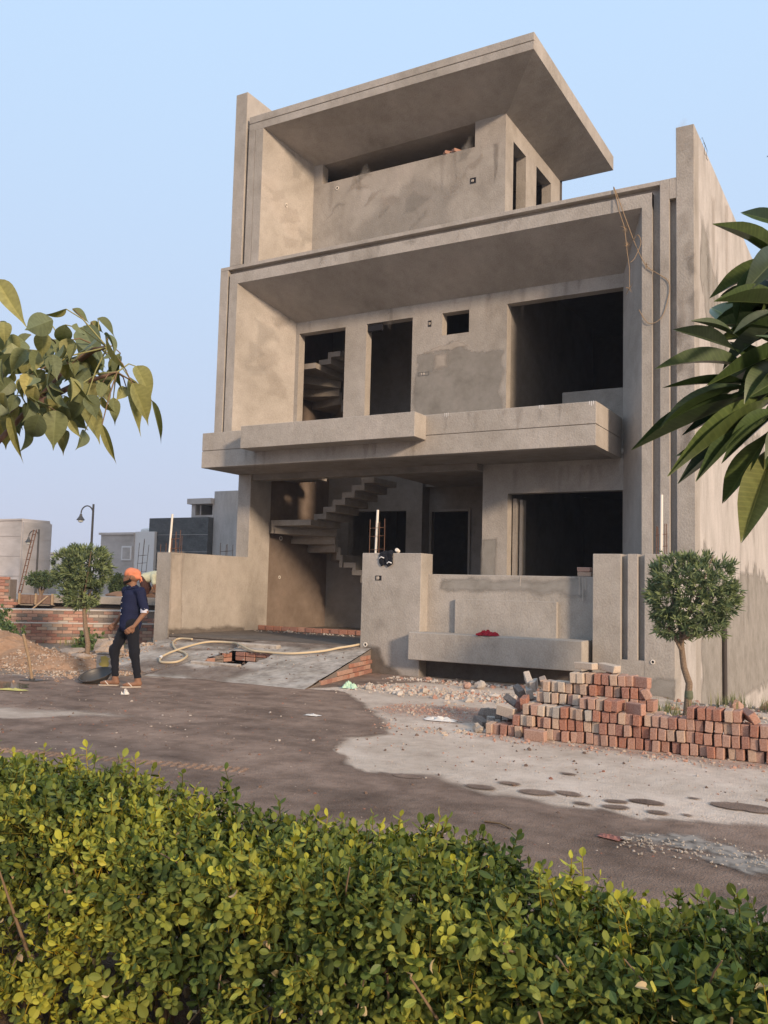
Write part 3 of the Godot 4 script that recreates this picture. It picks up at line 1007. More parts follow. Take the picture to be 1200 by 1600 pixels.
	# first floor
	part("front_wall", H, M.plaster, func(b): b.wall(false, -10.3, -1.2, 4.2, 8.6, -3.13, -2.9, [[-9.218, 4.3, -7.928, 7.466], [-7.363, 4.3, -6.184, 7.466], [-5.459, 6.971, -4.826, 7.46], [-3.966, 4.3, -1.25, 7.463]]))
	part("low_wall", H, M.plaster_inner, func(b): b.box(Vector3(-2.79, 4.3, -3.12), Vector3(-1.3, 5.5, -2.96), 0.01))
	part("room_wall", H, M.plaster_inner, func(b): b.box(Vector3(-4.22, 4.3, -9.0), Vector3(-3.968, 8.55, -3.12)))
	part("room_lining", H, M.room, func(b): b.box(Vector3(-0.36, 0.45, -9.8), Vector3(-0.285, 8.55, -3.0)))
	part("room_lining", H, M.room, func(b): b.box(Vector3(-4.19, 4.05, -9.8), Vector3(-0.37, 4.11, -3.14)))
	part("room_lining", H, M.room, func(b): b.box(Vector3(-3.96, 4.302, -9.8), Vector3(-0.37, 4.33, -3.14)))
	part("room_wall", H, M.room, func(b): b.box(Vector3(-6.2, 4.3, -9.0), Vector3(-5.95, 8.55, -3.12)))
	part("lintel_recess", H, M.dark, func(b): b.box(Vector3(-7.34, 7.30, -3.0), Vector3(-6.98, 7.44, -2.93)))
	# second floor
	var zT := -1.636
	part("fin", H, M.plaster, func(b): b.box(Vector3(-10.362, 8.862, -4.6), Vector3(-10.022, 13.02, zT), 0.008))
	part("frame_groove", H, M.plaster, func(b): b.box(Vector3(-10.03, 8.85, -1.95), Vector3(-9.93, 12.2, -1.77)))
	part("frame_band", H, M.plaster, func(b): b.plan([Vector2(-9.94, -1.64), Vector2(-9.757, -1.64), Vector2(-9.757, -1.662), Vector2(-9.745, -1.662), Vector2(-9.745, -1.64), Vector2(-9.525, -1.64), Vector2(-8.93, -2.93), Vector2(-9.94, -2.93)], 8.863, 12.02))
	part("roof_fascia", H, M.plaster, func(b): b.box(Vector3(-9.94, 12.205, -1.80), Vector3(-2.972, 12.37, zT), 0.006))
	part("roof_fascia", H, M.plaster, func(b): b.box(Vector3(-9.94, 12.016, -1.80), Vector3(-2.973, 12.190, zT - 0.001), 0.006))
	part("roof_slab", H, M.plaster, func(b):
		var o := [Vector3(-9.93, 12.017, -1.66), Vector3(-2.974, 12.017, -1.66), Vector3(-2.974, 12.017, -7.286), Vector3(-9.93, 12.017, -7.286)]
		var i := [Vector3(-8.95, 11.50, -2.93), Vector3(-4.05, 11.60, -2.93), Vector3(-4.05, 11.60, -6.40), Vector3(-8.95, 11.5, -6.40)]
		var g := Vector3(-6.5, 12.2, -4.5)
		for k in 4:
			b.face([o[k], o[(k + 1) % 4], i[(k + 1) % 4], i[k]], g)
			var t := Vector3(0, 0.351, 0)
			b.face([o[k], o[(k + 1) % 4], o[(k + 1) % 4] + t, o[k] + t], g)
		b.face(i, g)
		b.face([o[0] + Vector3(0, 0.351, 0), o[1] + Vector3(0, 0.351, 0), o[2] + Vector3(0, 0.351, 0), o[3] + Vector3(0, 0.351, 0)], g))
	part("front_wall", H, M.plaster, func(b): b.wall(false, -9.2, -4.05, 8.7, 11.75, -3.13, -2.9, [[-8.70, 11.03, -4.76, 11.74]]))
	part("side_wall", H, M.plaster, func(b): b.wall(true, -6.4, -3.13, 8.7, 11.75, -4.28, -4.0515, [[-4.1, 8.8, -3.34, 11.19], [-5.76, 10.32, -4.76, 11.26]]))
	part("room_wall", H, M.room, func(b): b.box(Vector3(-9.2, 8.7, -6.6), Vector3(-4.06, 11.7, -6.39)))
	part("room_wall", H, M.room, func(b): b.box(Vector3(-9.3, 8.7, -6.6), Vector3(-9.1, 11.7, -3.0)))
	# fittings and plaster repairs
	fixture(H, Vector3(-9.245, 10.36, -2.25), 0.05, true)
	fixture(H, Vector3(-8.27, 10.84, -2.9), 0.045)
	socket_box(H, Vector3(-4.86, 10.22, -2.92), Vector3(-4.72, 10.35, -2.894))
	fixture(H, Vector3(-10.262, 2.68, -3.85), 0.06, true)
	fixture(H, Vector3(-10.262, 1.72, -3.85), 0.04, true)
	socket_box(H, Vector3(-6.02, 6.13, -2.92), Vector3(-5.75, 6.21, -2.893))
	socket_box(H, Vector3(-5.80, 7.20, -2.92), Vector3(-5.72, 7.34, -2.894))
	patch(H, "plaster_patch", [[-6.1, 4.5], [-4.1, 4.5], [-4.05, 6.5], [-4.7, 6.55], [-5.2, 6.75], [-6.05, 6.55]], -2.9, M.patch, 0.07, 51, false, 0.004, 0.05, 0.7)
	patch(H, "plaster_patch", [[-5.95, 6.62], [-5.1, 6.78], [-4.9, 6.68], [-5.5, 6.6]], -2.896, M.pale_patch, 0.05, 52)
	patch(H, "plaster_patch", [[-5.62, 6.25], [-5.3, 6.3], [-5.3, 6.6], [-5.6, 6.58]], -2.896, M.pale_patch, 0.03, 53)
	patch(H, "plaster_patch", [[-7.9, 9.2], [-5.4, 9.2], [-5.2, 10.3], [-6.2, 10.6], [-7.2, 10.2]], -2.9, M.patch, 0.1, 54, false, 0.004, 0.16, 0.3)
	patch(H, "plaster_patch", [[-4.44, 0.5], [-4.12, 0.5], [-4.12, 2.6], [-4.44, 2.55]], -2.9, M.patch, 0.03, 55)
	patch(H, "stain", [[-9.0, 2.2], [-5.0, 1.7], [-2.4, 2.4], [-2.1, -0.5], [-15, -0.8], [-15, 2.1], [-12, 1.8]], 0.0, M.patch, 0.12, 57, true)
	patch(H, "stain", [[-2.3, 8.4], [-4.2, 7.4], [-5.8, 6.2], [-9, 5.4], [-11, 5.6], [-11, 5.0], [-6, 5.0], [-3.4, 5.9], [-2.2, 7.2]], 0.0, M.patch, 0.14, 58, true)
	var sr := RandomNumberGenerator.new()
	sr.seed = 5
	# runs of rain below the ledges, trowelled repairs and grey damp on the faces
	for q in [[-10.0, -5.2, 4.45, zF + 0.39, 9, 0.5], [-9.0, -2.0, 8.66, zF, 16, 0.2], [-8.8, -4.2, 11.0, -2.9, 9, 1.0], [-9.2, -1.7, 7.9, -2.9, 14, 0.8], [-4.4, -1.6, 4.0, -2.9, 7, 0.6], [-4.8, -1.8, 4.88, zF + 0.387, 10, 0.45]]:
		for k in q[4]:
			var x: float = sr.randf_range(q[0], q[1])
			var w := sr.randf_range(0.03, 0.16)
			var h: float = q[5] * sr.randf_range(0.3, 1.0)
			patch(H, "rain_streak", [[x, q[2]], [x + w, q[2]], [x + w * 0.8, q[2] - h * 0.6], [x + w * 0.4, q[2] - h]], q[3], M.damp if k % 3 else M.pale_patch, 0.02, 200 + k, false, 0.0025 + 0.0002 * k, 0.04, 0.17)
	for k in 16:
		var x := sr.randf_range(-0.28, -0.03)
		var y := sr.randf_range(2.5, 9.3)
		var h := sr.randf_range(0.2, 0.9)
		patch(H, "stain", [[x - 0.06, y], [x + 0.07, y + 0.05], [x + 0.05, y + h], [x - 0.05, y + h * 0.8]], zF, M.damp if k % 2 else M.pale_patch, 0.04, 240 + k, false, 0.0025 + 0.0003 * k, 0.07, 0.3)
	for k in 26:
		var z := sr.randf_range(-9.5, -2.2)
		var y := sr.randf_range(0.2, 9.0)
		var h := sr.randf_range(0.4, 2.2)
		var w := sr.randf_range(0.1, 0.5)
		patch(H, "rain_streak", [[z, y + h], [z + w, y + h * 0.9], [z + w * 0.7, y], [z + w * 0.3, y - 0.2]], 0.0, M.patch if k % 3 else M.pale_patch, 0.06, 280 + k, true, 0.006 + 0.0003 * k, 0.09, 0.3)
	for k in 12:
		var x := sr.randf_range(-8.8, -4.6)
		var y := sr.randf_range(9.2, 10.9)
		patch(H, "trowel_mark", [[x, y], [x + sr.randf_range(0.2, 0.6), y + sr.randf_range(0.05, 0.3)], [x + sr.randf_range(0.1, 0.5), y + sr.randf_range(0.2, 0.5)]], -2.9, M.patch if k % 2 else M.pale_patch, 0.08, 320 + k, false, 0.0075 + 0.0003 * k, 0.06, 0.45)
	for k in 12:
		var z := sr.randf_range(-2.7, -1.8)
		var y := sr.randf_range(5.0, 11.4)
		var x0 := lerpf(-10.1, -9.3, (-1.63 - z) / 1.27) if y < 8.3 else lerpf(-9.525, -8.93, (-1.64 - z) / 1.29)
		if y > 7.6 and y < 9.2:
			continue
		var q := [[z, y], [z - 0.3, y + 0.1], [z - 0.35, y + sr.randf_range(0.2, 0.5)], [z + 0.05, y + sr.randf_range(0.2, 0.6)]]
		var slope := (0.8 / 1.27) if y < 8.3 else (0.595 / 1.29)
		coat("trowel_mark", [q], func(a, b): return Vector3(x0 + (z - a) * slope + 0.004 + 0.0003 * k, b, a), Vector3(0.84, 0, 0.53), M.pale_patch if k % 2 else M.patch, [z - 0.5, y - 0.15, z + 0.2, y + 0.75], 0.03, 0.05, 0.10, 350 + k, H, 0.2)
	var rd := MB.new()
	rd.tube([Vector3(0.05, -2.8, -4.2), Vector3(0.05, 1.4, -4.2)], 0.045, 0.045, 8)
	put("drain_pipe", rd.mesh(), mat(0.07, 0.06, 0.055, 0.7), H)
	for k in 2:
		var wr := MB.new()
		var z := -2.25 - k * 0.2
		wr.tube([Vector3(-0.05, 9.72, z), Vector3(0.03, 9.80, z), Vector3(0.07, 9.66, z - 0.05), Vector3(0.06, 9.5, z - 0.02), Vector3(0.1, 9.42, z + 0.05)], 0.005, 0.004, 5)
		put("loose_wire", wr.mesh(), M.steel, H)

# ---------------------------------------------------------------- compound wall
func boundary() -> void:
	var B := thing("boundary_wall", "grey plastered compound wall with gate pillar, raised panel and long planter ledge", "wall")
	part("gate_pillar", B, M.plaster, func(b): b.box(Vector3(-5.557, -0.1, -0.45), Vector3(-4.341, 2.157, 0), 0.008))
	part("low_wall", B, M.plaster, func(b): b.box(Vector3(-4.36, -0.1, -0.42), Vector3(-1.26, 1.796, -0.27), 0.008))
	part("raised_panel", B, M.plaster, func(b): b.box(Vector3(-3.765, 0.7, -0.272), Vector3(-1.925, 1.372, -0.19), 0.006))
	part("planter_ledge", B, M.plaster, func(b): b.box(Vector3(-4.41, 0.312, -0.275), Vector3(-1.345, 0.782, 0.30), 0.01))
	part("end_pillar", B, M.plaster, func(b):
		b.box(Vector3(-1.271, -0.1, -0.44), Vector3(-0.82, 2.157, 0.0), 0.008)
		b.box(Vector3(-0.72, 0.51, -0.44), Vector3(-0.563, 2.157, 0.0), 0.006)
		b.box(Vector3(-0.463, -0.4, -0.44), Vector3(0.0, 2.157, 0.0), 0.008)
		b.box(Vector3(-0.83, -0.1, -0.43), Vector3(-0.46, 0.52, -0.002))
		b.box(Vector3(-0.83, 0.5, -0.43), Vector3(-0.46, 2.15, -0.12)))
	part("return_wall", B, M.side, func(b): b.box(Vector3(-0.24, -3.2, -1.64), Vector3(-0.003, 2.15, -0.43)))
	socket_box(B, Vector3(-5.27, 1.66, -0.02), Vector3(-5.14, 1.75, 0.005))
	fixture(B, Vector3(-5.44, 0.5, 0.0), 0.04)
	fixture(B, Vector3(-0.33, 0.51, 0.0), 0.035)
	patch(B, "damp_stain", [[-5.55, -0.05], [-5.54, 0.3], [-5.4, 0.46], [-5.15, 0.42], [-5.05, 0.15], [-4.75, 0.0], [-4.5, -0.05]], 0.0, M.damp, 0.04, 61)
	patch(B, "damp_stain", [[-4.35, -0.05], [-4.35, 0.3], [-1.3, 0.3], [-1.3, -0.05]], -0.27, M.damp, 0.03, 62)
	patch(B, "damp_stain", [[-1.26, -0.08], [-1.25, 0.16], [-0.9, 0.22], [-0.4, 0.18], [-0.02, 0.28], [-0.02, -0.2]], 0.0, M.patch, 0.05, 63)
	patch(B, "plaster_patch", [[-4.1, 1.55], [-3.0, 1.5], [-2.0, 1.56], [-1.5, 1.4], [-1.5, 1.72], [-4.1, 1.72]], -0.27, M.patch, 0.05, 64)
	for q in [[-1.58, 1.5], [-1.52, 1.4], [-2.6, 1.62], [-1.47, 1.58]]:
		boxp("drip_mark", Vector3(q[0], q[1], -0.271), Vector3(q[0] + 0.016, 1.79, -0.2635), M.pale_patch, B)
	var W := thing("side_boundary_wall", "tan plastered side wall left of the car porch, sunlit on its inner face", "wall")
	part("wall", W, M.plaster, func(b): b.hexa([Vector3(-10.62, -0.2, -2.56), Vector3(-10.224, -0.2, -2.56), Vector3(-10.224, -0.2, 0), Vector3(-10.62, -0.2, 0), Vector3(-10.62, 2.16, -2.56), Vector3(-10.224, 2.16, -2.56), Vector3(-10.224, 2.157, 0), Vector3(-10.62, 2.157, 0)]))
	patch(W, "damp_stain", [[-2.5, 0.2], [-2.5, 0.5], [-1.9, 0.6], [-1.2, 0.53], [-0.6, 0.56], [-0.02, 0.52], [-0.02, 0.2]], -10.224, M.damp, 0.05, 65, true)
	patch(W, "plaster_patch", [[-0.38, 0.2], [-0.015, 0.2], [-0.015, 2.14], [-0.34, 2.14]], -10.224, M.pale_patch, 0.02, 66, true, 0.003)

# ---------------------------------------------------------------- ramp and porch floor
func brick_mesh(sd: int, half: Vector3, bev := 0.006, jit := 0.003) -> ArrayMesh:
	var r := RandomNumberGenerator.new()
	r.seed = sd
	var b := MB.new()
	b.chamfer(Vector3.ZERO, half, bev, Basis(), jit, r)
	return b.mesh()

func ramp() -> void:
	var R := Node3D.new()
	R.name = "ramp"
	add_child(R)
	R.set_meta("kind", "structure")
	var top := func(x: float, z: float) -> float:
		return maxf(0.44 * (1.0 - z / 3.0), -0.02)
	var f := FastNoiseLite.new()
	f.seed = 4
	f.frequency = 1.7
	var b := MB.new()
	var N := 26
	var Z := 26
	var hole := func(x: float, z: float) -> bool:
		return x > -7.72 and x < -6.72 and z > 0.95 and z < 1.95
	var pos := func(i: int, j: int) -> Vector3:
		var z := -0.02 + 3.05 * j / Z
		var xl := lerpf(-10.22, -9.3, float(j) / Z) + 0.08 * sin(j * 1.3)
		var xr := lerpf(-5.32, -4.7, float(j) / Z)
		var x := lerpf(xl, xr, float(i) / N)
		return Vector3(x, top.call(x, z) + 0.014 * f.get_noise_2d(x, z) - (0.05 if x < -7.9 else 0.0), z)
	for i in N:
		for j in Z:
			var p := [pos.call(i, j + 1), pos.call(i + 1, j + 1), pos.call(i + 1, j), pos.call(i, j)]
			var g: Vector3 = (p[0] + p[2]) * 0.5
			if hole.call(g.x, g.z):
				continue
			b.quad(p[0], p[1], p[2], p[3])
	put("ramp_surface", b.mesh(), M.ramp, R)
	# flank of the ramp on the wall's side: bricks in a mortar bed
	var fl := MB.new()
	fl.face([Vector3(-5.325, -0.02, -0.02), Vector3(-5.325, 0.425, -0.02), Vector3(-4.705, -0.03, 3.0)], Vector3(-7, 0.1, 1.0))
	fl.face([Vector3(-5.32, -0.02, -0.02), Vector3(-5.32, 0.425, -0.02), Vector3(-10.2, 0.42, -0.02), Vector3(-10.2, -0.02, -0.02)], Vector3(-7, 0.1, 3.0))
	put("ramp_flank", fl.mesh(), M.mortar, R)
	var along := Vector3(0.615, 0, 3.02).normalized()
	var tilt := Basis(along, Vector3.UP, along.cross(Vector3.UP))
	var ms := [brick_mesh(1, Vector3(0.108, 0.036, 0.03)), brick_mesh(2, Vector3(0.055, 0.036, 0.03)), brick_mesh(3, Vector3(0.108, 0.034, 0.03))]
	for row in 5:
		var s := 0.02 + (row % 2) * 0.1
		while s < 2.9:
			var short := rng.randf() < 0.25
			var L := 0.12 if short else 0.225
			var p := Vector3(-5.325, 0, -0.02) + along * (s + L * 0.5)
			var y := 0.04 + row * 0.083
			if y + 0.05 < 0.43 * (1.0 - (s + L) / 3.05):
				put("brick", ms[1 if short else row % 3 if row % 3 != 1 else 0], M.bricks[[0, 1, 7, 1, 2][rng.randi() % 5]], R, Transform3D(tilt, p + Vector3(0, y, 0)))
			s += L
	# brick lined pit in the ramp
	for side in 4:
		for row in 2:
			for k in 4:
				var t := -0.38 + k * 0.235
				var c := Vector3(-7.22, 0.0, 1.45)
				var d := Basis(Vector3.UP, side * PI / 2)
				var p := c + d * Vector3(t, 0, 0.53)
				var y: float = top.call(p.x, p.z) - 0.05 - row * 0.082
				if y > 0.0:
					put("brick", ms[0], M.bricks[[0, 7, 1, 6][rng.randi() % 4]], R, Transform3D(d, Vector3(p.x, y, p.z)))
	sheet("pit_floor", [Vector2(-7.9, 0.8), Vector2(-6.6, 0.8), Vector2(-6.6, 2.1), Vector2(-7.9, 2.1)], 0.02, M.soil, "", R)
	var lip := MB.new()
	lip.box(Vector3(-7.75, 0.10, 1.94), Vector3(-6.7, 0.19, 2.06), 0.015)
	put("pit_lip", lip.mesh(), M.ramp, R)
	lip = MB.new()
	lip.box(Vector3(-7.95, 0.30, 0.42), Vector3(-7.0, 0.43, 0.56), 0.02)
	put("pit_lip", lip.mesh(), M.ramp, R)
	# mud film on the lower ramp
	coat("mud_film", [[[-8.9, 1.9], [-8.2, 1.8], [-7.75, 1.8], [-7.9, 2.2], [-8.6, 2.7], [-9.2, 2.9]], [[-7.9, 2.2], [-6.7, 2.15], [-6.1, 2.0], [-6.2, 2.5], [-6.0, 3.0], [-9.0, 3.0]], [[-6.7, 0.4], [-5.9, 0.35], [-5.4, 0.05], [-10.2, 0.05], [-10.1, 0.25], [-8.4, 0.4]], [[-9.6, 0.9], [-8.8, 0.75], [-8.0, 0.6], [-7.8, 0.75], [-8.6, 1.0], [-9.5, 1.2]]], func(x, z): return Vector3(x, top.call(x, z) + 0.022 - (0.05 if x < -7.9 else 0.0), z), Vector3(0, 1, 0.145).normalized(), M.wet, [-10.15, 0.0, -5.2, 3.0], 0.06, 0.16, 0.16, 26, R, 0.5)
	# porch floor and its red brick kerb
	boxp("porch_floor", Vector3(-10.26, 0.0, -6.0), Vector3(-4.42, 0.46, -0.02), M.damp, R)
	boxp("yard_floor", Vector3(-4.42, 0.0, -2.95), Vector3(-0.24, 0.459, -0.42), M.slab, R)
	var x := -10.1
	while x < -5.4:
		put("brick", ms[0 if rng.randf() < 0.6 else 2], M.bricks[[0, 0, 1, 7][rng.randi() % 4]], R, Transform3D(Basis(Vector3.UP, rng.randf_range(-0.04, 0.04)).scaled(Vector3(1, 1.5, 1.6)), Vector3(x, 0.515, -3.05 + rng.randf_range(-0.02, 0.02))))
		x += 0.228

# ---------------------------------------------------------------- what stands beyond
func cage(called: String, label: String, at: Vector3, h: float, w: float, bars: int, mat0: Material, group := "", lean := Vector3.ZERO) -> Node3D:
	var o := thing(called, label, "rebar", at, group)
	for k in bars:
		var c := Vector3((-0.5 + (k % 2)) * w, 0, (-0.5 + int(k / 2) % 2) * w)
		var b := MB.new()
		var hh := h * rng.randf_range(0.86, 1.0)
		b.tube([c, c + lean * 0.5 + Vector3(0, hh * 0.5, 0), c + lean + Vector3(rng.randf_range(-0.01, 0.01), hh, 0)], 0.007, 0.007, 5)
		put("bar", b.mesh(), mat0, o)
	var n := int(h / 0.2)
	for k in n:
		var b := MB.new()
		var y := 0.1 + k * 0.2 + rng.randf_range(-0.03, 0.03)
		if y > h * 0.85:
			break
		var r := w * 0.5 + 0.01
		var l := lean * y / h
		b.tube([Vector3(-r, y, -r) + l, Vector3(r, y + 0.015, -r) + l, Vector3(r, y, r) + l, Vector3(-r, y - 0.015, r) + l, Vector3(-r, y, -r) + l], 0.004, 0.004, 4)
		put("stirrup", b.mesh(), mat0, o)
	return o

func street_lamp(label: String, at: Vector3, h: float) -> void:
	var o := thing("street_lamp", label, "street lamp", at, "lantern street lamps on the far road")
	var L := Vector3(-0.86, 0, 0.5)
	var b := MB.new()
	b.tube([Vector3.ZERO, Vector3(0, h, 0)], 0.05, 0.035, 8)
	put("post", b.mesh(), M.iron, o)
	b = MB.new()
	var pts := []
	for k in 9:
		var t := PI * k / 8.0
		pts.append(Vector3(0, h - 0.32, 0) + L * (0.17 - 0.17 * cos(t)) * 1.2 + Vector3(0, 0.26 * sin(t), 0))
	b.tube(pts, 0.024, 0.022, 6)
	put("arm", b.mesh(), M.iron, o)
	var p: Vector3 = pts[8]
	b = MB.new()
	b.lathe([Vector2(0.001, 0.0), Vector2(0.035, -0.02), Vector2(0.055, -0.10), Vector2(0.14, -0.22), Vector2(0.135, -0.23), Vector2(0.001, -0.2)], 12, p)
	put("lamp_shade", b.mesh(), M.iron, o)
	b = MB.new()
	b.lathe([Vector2(0.10, -0.22), Vector2(0.08, -0.29), Vector2(0.001, -0.32)], 10, p)
	put("glass", b.mesh(), mat(0.6, 0.62, 0.6, 0.3), o)

func far_tree(label: String, at: Vector3, h: float, w: float, sd: int, flat := 0.6) -> void:
	var o := thing("far_tree", label, "tree", at, "trees far behind the plots")
	var r := RandomNumberGenerator.new()
	r.seed = sd
	var b := MB.new()
	b.tube([Vector3.ZERO, Vector3(0.05, h * 0.3, 0), Vector3(-0.08, h * 0.62, 0.05)], 0.09 * h / 2, 0.04 * h / 2, 7)
	for k in 3:
		b.tube([Vector3(0.02, h * 0.35, 0), Vector3(r.randf_range(-0.4, 0.4) * w, h * 0.72, r.randf_range(-0.3, 0.3) * w)], 0.04, 0.015, 5)
	put("trunk", b.mesh(), M.bark, o)
	var l := MB.new()
	for k in 5:
		l.leaf(0.2, 0.09, [0.2, 1.0, 0.8, 0.0], 0.3, 0.5, 3, Transform3D(Basis.from_euler(Vector3(r.randf_range(-1.2, 1.2), r.randf() * 6.28, r.randf_range(-1, 1))), Vector3(r.randf_range(-0.08, 0.08), r.randf_range(-0.08, 0.08), r.randf_range(-0.08, 0.08))))
	var xs := []
	var cs := []
	var f := FastNoiseLite.new()
	f.seed = sd
	f.frequency = 0.9
	for k in 1100:
		var d := Vector3(r.randf_range(-1, 1), r.randf_range(-1, 1), r.randf_range(-1, 1))
		if d.length() > 1.0:
			continue
		var p := Vector3(d.x * w * 0.5, h * 0.72 + d.y * h * 0.28 * flat / 0.6, d.z * w * 0.5)
		if f.get_noise_3dv(p * 1.5) < -0.12:
			continue
		xs.append(Transform3D(Basis.from_euler(Vector3(r.randf() * 6.0, r.randf() * 6.0, r.randf() * 6.0)).scaled(Vector3.ONE * r.randf_range(0.6, 1.1) * h / 3.0), p))
		cs.append(Color(0.045, 0.075, 0.03).lerp(Color(0.10, 0.13, 0.05), r.randf()))
	multi("crown", l.mesh(), M.narrow, xs, cs, o)

func background() -> void:
	# low brick foundation of the next plot, in two tiers, each brick a piece
	var turn := Basis(Vector3.UP, atan2(2.7, 2.5))   # local +x runs away behind the house
	var Wd := thing("brick_foundation", "low two tier red brick foundation wall of the empty plot behind the walking man", "wall", Vector3(-13.0, 0, -2.6))
	Wd.basis = turn
	var ms := []
	for k in 4:
		ms.append(brick_mesh(30 + k, Vector3(0.111, 0.034, 0.05), 0.006, 0.004))
	for t in [[0.0, 0.46, 0.0, 6], [0.46, 0.77, -0.13, 4]]:
		boxp("mortar_core", Vector3(-9.0, t[0] - 0.1, t[2] - 0.5), Vector3(2.5, t[1], t[2] - 0.012), M.mortar, Wd)
		for row in t[3]:
			var x: float = -4.1 + (row % 2) * 0.115
			while x < 0.9:
				if rng.randf() < 0.95:
					var tone: int = [1, 2, 3, 7, 6, 7, 2, 5][rng.randi() % 8]
					put("brick", ms[rng.randi() % 4], M.bricks[tone], Wd, Transform3D(Basis(Vector3.UP, rng.randf_range(-0.03, 0.03)), Vector3(x, t[0] + 0.04 + row * 0.077, t[2] - 0.05 + rng.randf_range(-0.008, 0.008))))
				x += 0.233
		boxp("mortar_ledge", Vector3(-9.0, t[1], t[2] - 0.5), Vector3(2.5, t[1] + 0.035, t[2] + 0.015), M.render_edge, Wd, 0.01)
	# raised plinth with formwork behind it
	var Pl := thing("concrete_plinth", "raised grey concrete plinth edge with brown shuttering boards behind the brick foundation", "plinth", Vector3(-13.0, 0, -2.75))
	Pl.basis = Basis(Vector3.UP, atan2(1.8, 3.2))
	boxp("plinth_slab", Vector3(-2.9, 0.93, -9.0), Vector3(1.9, 1.12, -0.3), M.slab, Pl, 0.01)
	boxp("plinth_slab", Vector3(-9.0, 0.85, -9.0), Vector3(-2.9, 1.0, -0.32), M.slab, Pl, 0.01)
	boxp("recess", Vector3(-9.0, -0.1, -9.0), Vector3(1.8, 0.9, -0.6), M.mortar, Pl)
	for k in 3:
		var px := -3.74 + k * 0.29
		boxp("shutter_board", Vector3(px, 0.90, -0.31), Vector3(px + 0.28, 1.13, -0.27), M.formwork, Pl, 0.004)
	for k in 3:
		boxp("shutter_rib", Vector3(-3.75 + k * 0.42, 0.88, -0.268), Vector3(-3.70 + k * 0.42, 1.16, -0.22), M.wood, Pl)
	var st := MB.new()
	st.tube([Vector3(-3.4, 0.62, 0.15), Vector3(-3.0, 1.1, -0.22)], 0.022, 0.022, 6)
	put("prop", st.mesh(), M.wood, Pl)
	# brick pier at the end of the plinth
	var Pi := thing("brick_pier", "broken red brick pier standing at the far end of the concrete plinth", "pier", Vector3(-16.35, 0.8, -0.62))
	Pi.basis = Basis(Vector3.UP, atan2(1.8, 3.2))
	boxp("mortar_core", Vector3(-0.52, -0.9, -0.42), Vector3(0.17, 0.70, -0.02), M.mortar, Pi)
	for row in 10:
		for k in 4:
			var x := -0.52 + k * 0.225 + (row % 2) * 0.1
			if x > (0.12 if row > 2 else 0.4):
				continue
			put("brick", ms[(row + k) % 4], M.bricks[[0, 1, 2, 7][rng.randi() % 4]], Pi, Transform3D(Basis(), Vector3(x, 0.03 + row * 0.077, -0.045)))
	# far buildings
	var A := thing("far_house", "wide pale grey block house with two blank faces far down the road", "building", Vector3(-31, 0, -12.6))
	boxp("wall", Vector3(-16, -0.5, -1.55), Vector3(-0.1, 4.12, 0.0), M.far_pale, A)
	boxp("wall", Vector3(-16, -0.5, -1.56), Vector3(0.0, 4.05, -0.02), M.far_grey, A)
	boxp("roof_edge", Vector3(-16.1, 4.12, -1.5), Vector3(-0.09, 4.2, 0.04), M.far_pale, A)
	for k in 4:
		boxp("course_line", Vector3(-16, 0.7 + k * 0.9, 0.0), Vector3(-0.1, 0.73 + k * 0.9, 0.015), M.far_grey, A)
		boxp("course_line", Vector3(0.0, 0.6 + k * 0.9, -1.55), Vector3(0.012, 0.63 + k * 0.9, -0.03), M.far_pale, A)
	var D := thing("dark_house", "dark grey coated house shell with a lighter stair tower beside it", "building", Vector3(-26.2, 0, -15.5))
	boxp("wall", Vector3(0, -0.5, -4), Vector3(3.45, 4.36, 0), M.far_dark, D)
	boxp("tower", Vector3(3.46, -0.5, -4), Vector3(6.0, 5.51, -0.3), M.far_tower, D, 0.02)
	part("upper_room", D, M.far_grey, func(b): b.wall(false, 2.2, 3.46, 4.36, 5.16, -3.0, -0.3, [[2.42, 4.48, 3.40, 4.95]]))
	boxp("roof_edge", Vector3(2.1, 4.96, -3.0), Vector3(3.46, 5.2, -0.1), M.far_grey, D)
	boxp("pane", Vector3(2.42, 4.48, -2.2), Vector3(3.4, 4.95, -2.15), M.far_dark, D)
	boxp("mullion", Vector3(2.56, 4.48, -0.5), Vector3(2.62, 4.95, -0.44), M.far_grey, D)
	for k in 5:
		boxp("form_line", Vector3(0, 0.6 + k * 0.75, 0.0), Vector3(3.45, 0.615 + k * 0.75, 0.012), M.far_tower, D)
	var Wt := thing("white_house", "small grey and white house between the rebar columns and the dark house", "building", Vector3(-28.6, 0, -15.3))
	boxp("wall", Vector3(-0.4, -0.5, -6), Vector3(1.7, 3.62, 0), M.far_grey, Wt)
	boxp("wall", Vector3(1.7, 1.5, -6), Vector3(2.9, 3.75, -0.05), M.white, Wt)
	boxp("wall", Vector3(1.7, -0.5, -6), Vector3(2.9, 1.5, -0.1), M.far_grey, Wt)
	var wn := boxp("window", Vector3(1.0, 2.45, 0.0), Vector3(1.62, 3.1, 0.05), M.white, Wt)
	boxp("pane", Vector3(1.08, 2.52, 0.05), Vector3(1.54, 3.03, 0.06), M.far_grey, wn)
	boxp("roof_edge", Vector3(-0.5, 3.62, -6), Vector3(1.7, 3.72, 0.06), M.far_pale, Wt)
	var tk := MB.new()
	tk.lathe([Vector2(0.3, 0), Vector2(0.3, 0.18), Vector2(0.12, 0.26), Vector2(0.001, 0.27)], 12, Vector3(1.5, 3.72, -1.0))
	put("water_tank", tk.mesh(), M.white, Wt)
	var Fw := thing("white_shed", "small white rendered shed seen low between the grey block house and the young tree", "building", Vector3(-38.5, 0, -20.0))
	boxp("wall", Vector3(-1.2, -0.5, -5), Vector3(3.2, 2.9, 0), M.white, Fw)
	boxp("roof_edge", Vector3(-1.3, 2.9, -5), Vector3(3.3, 3.0, 0.08), M.far_pale, Fw)
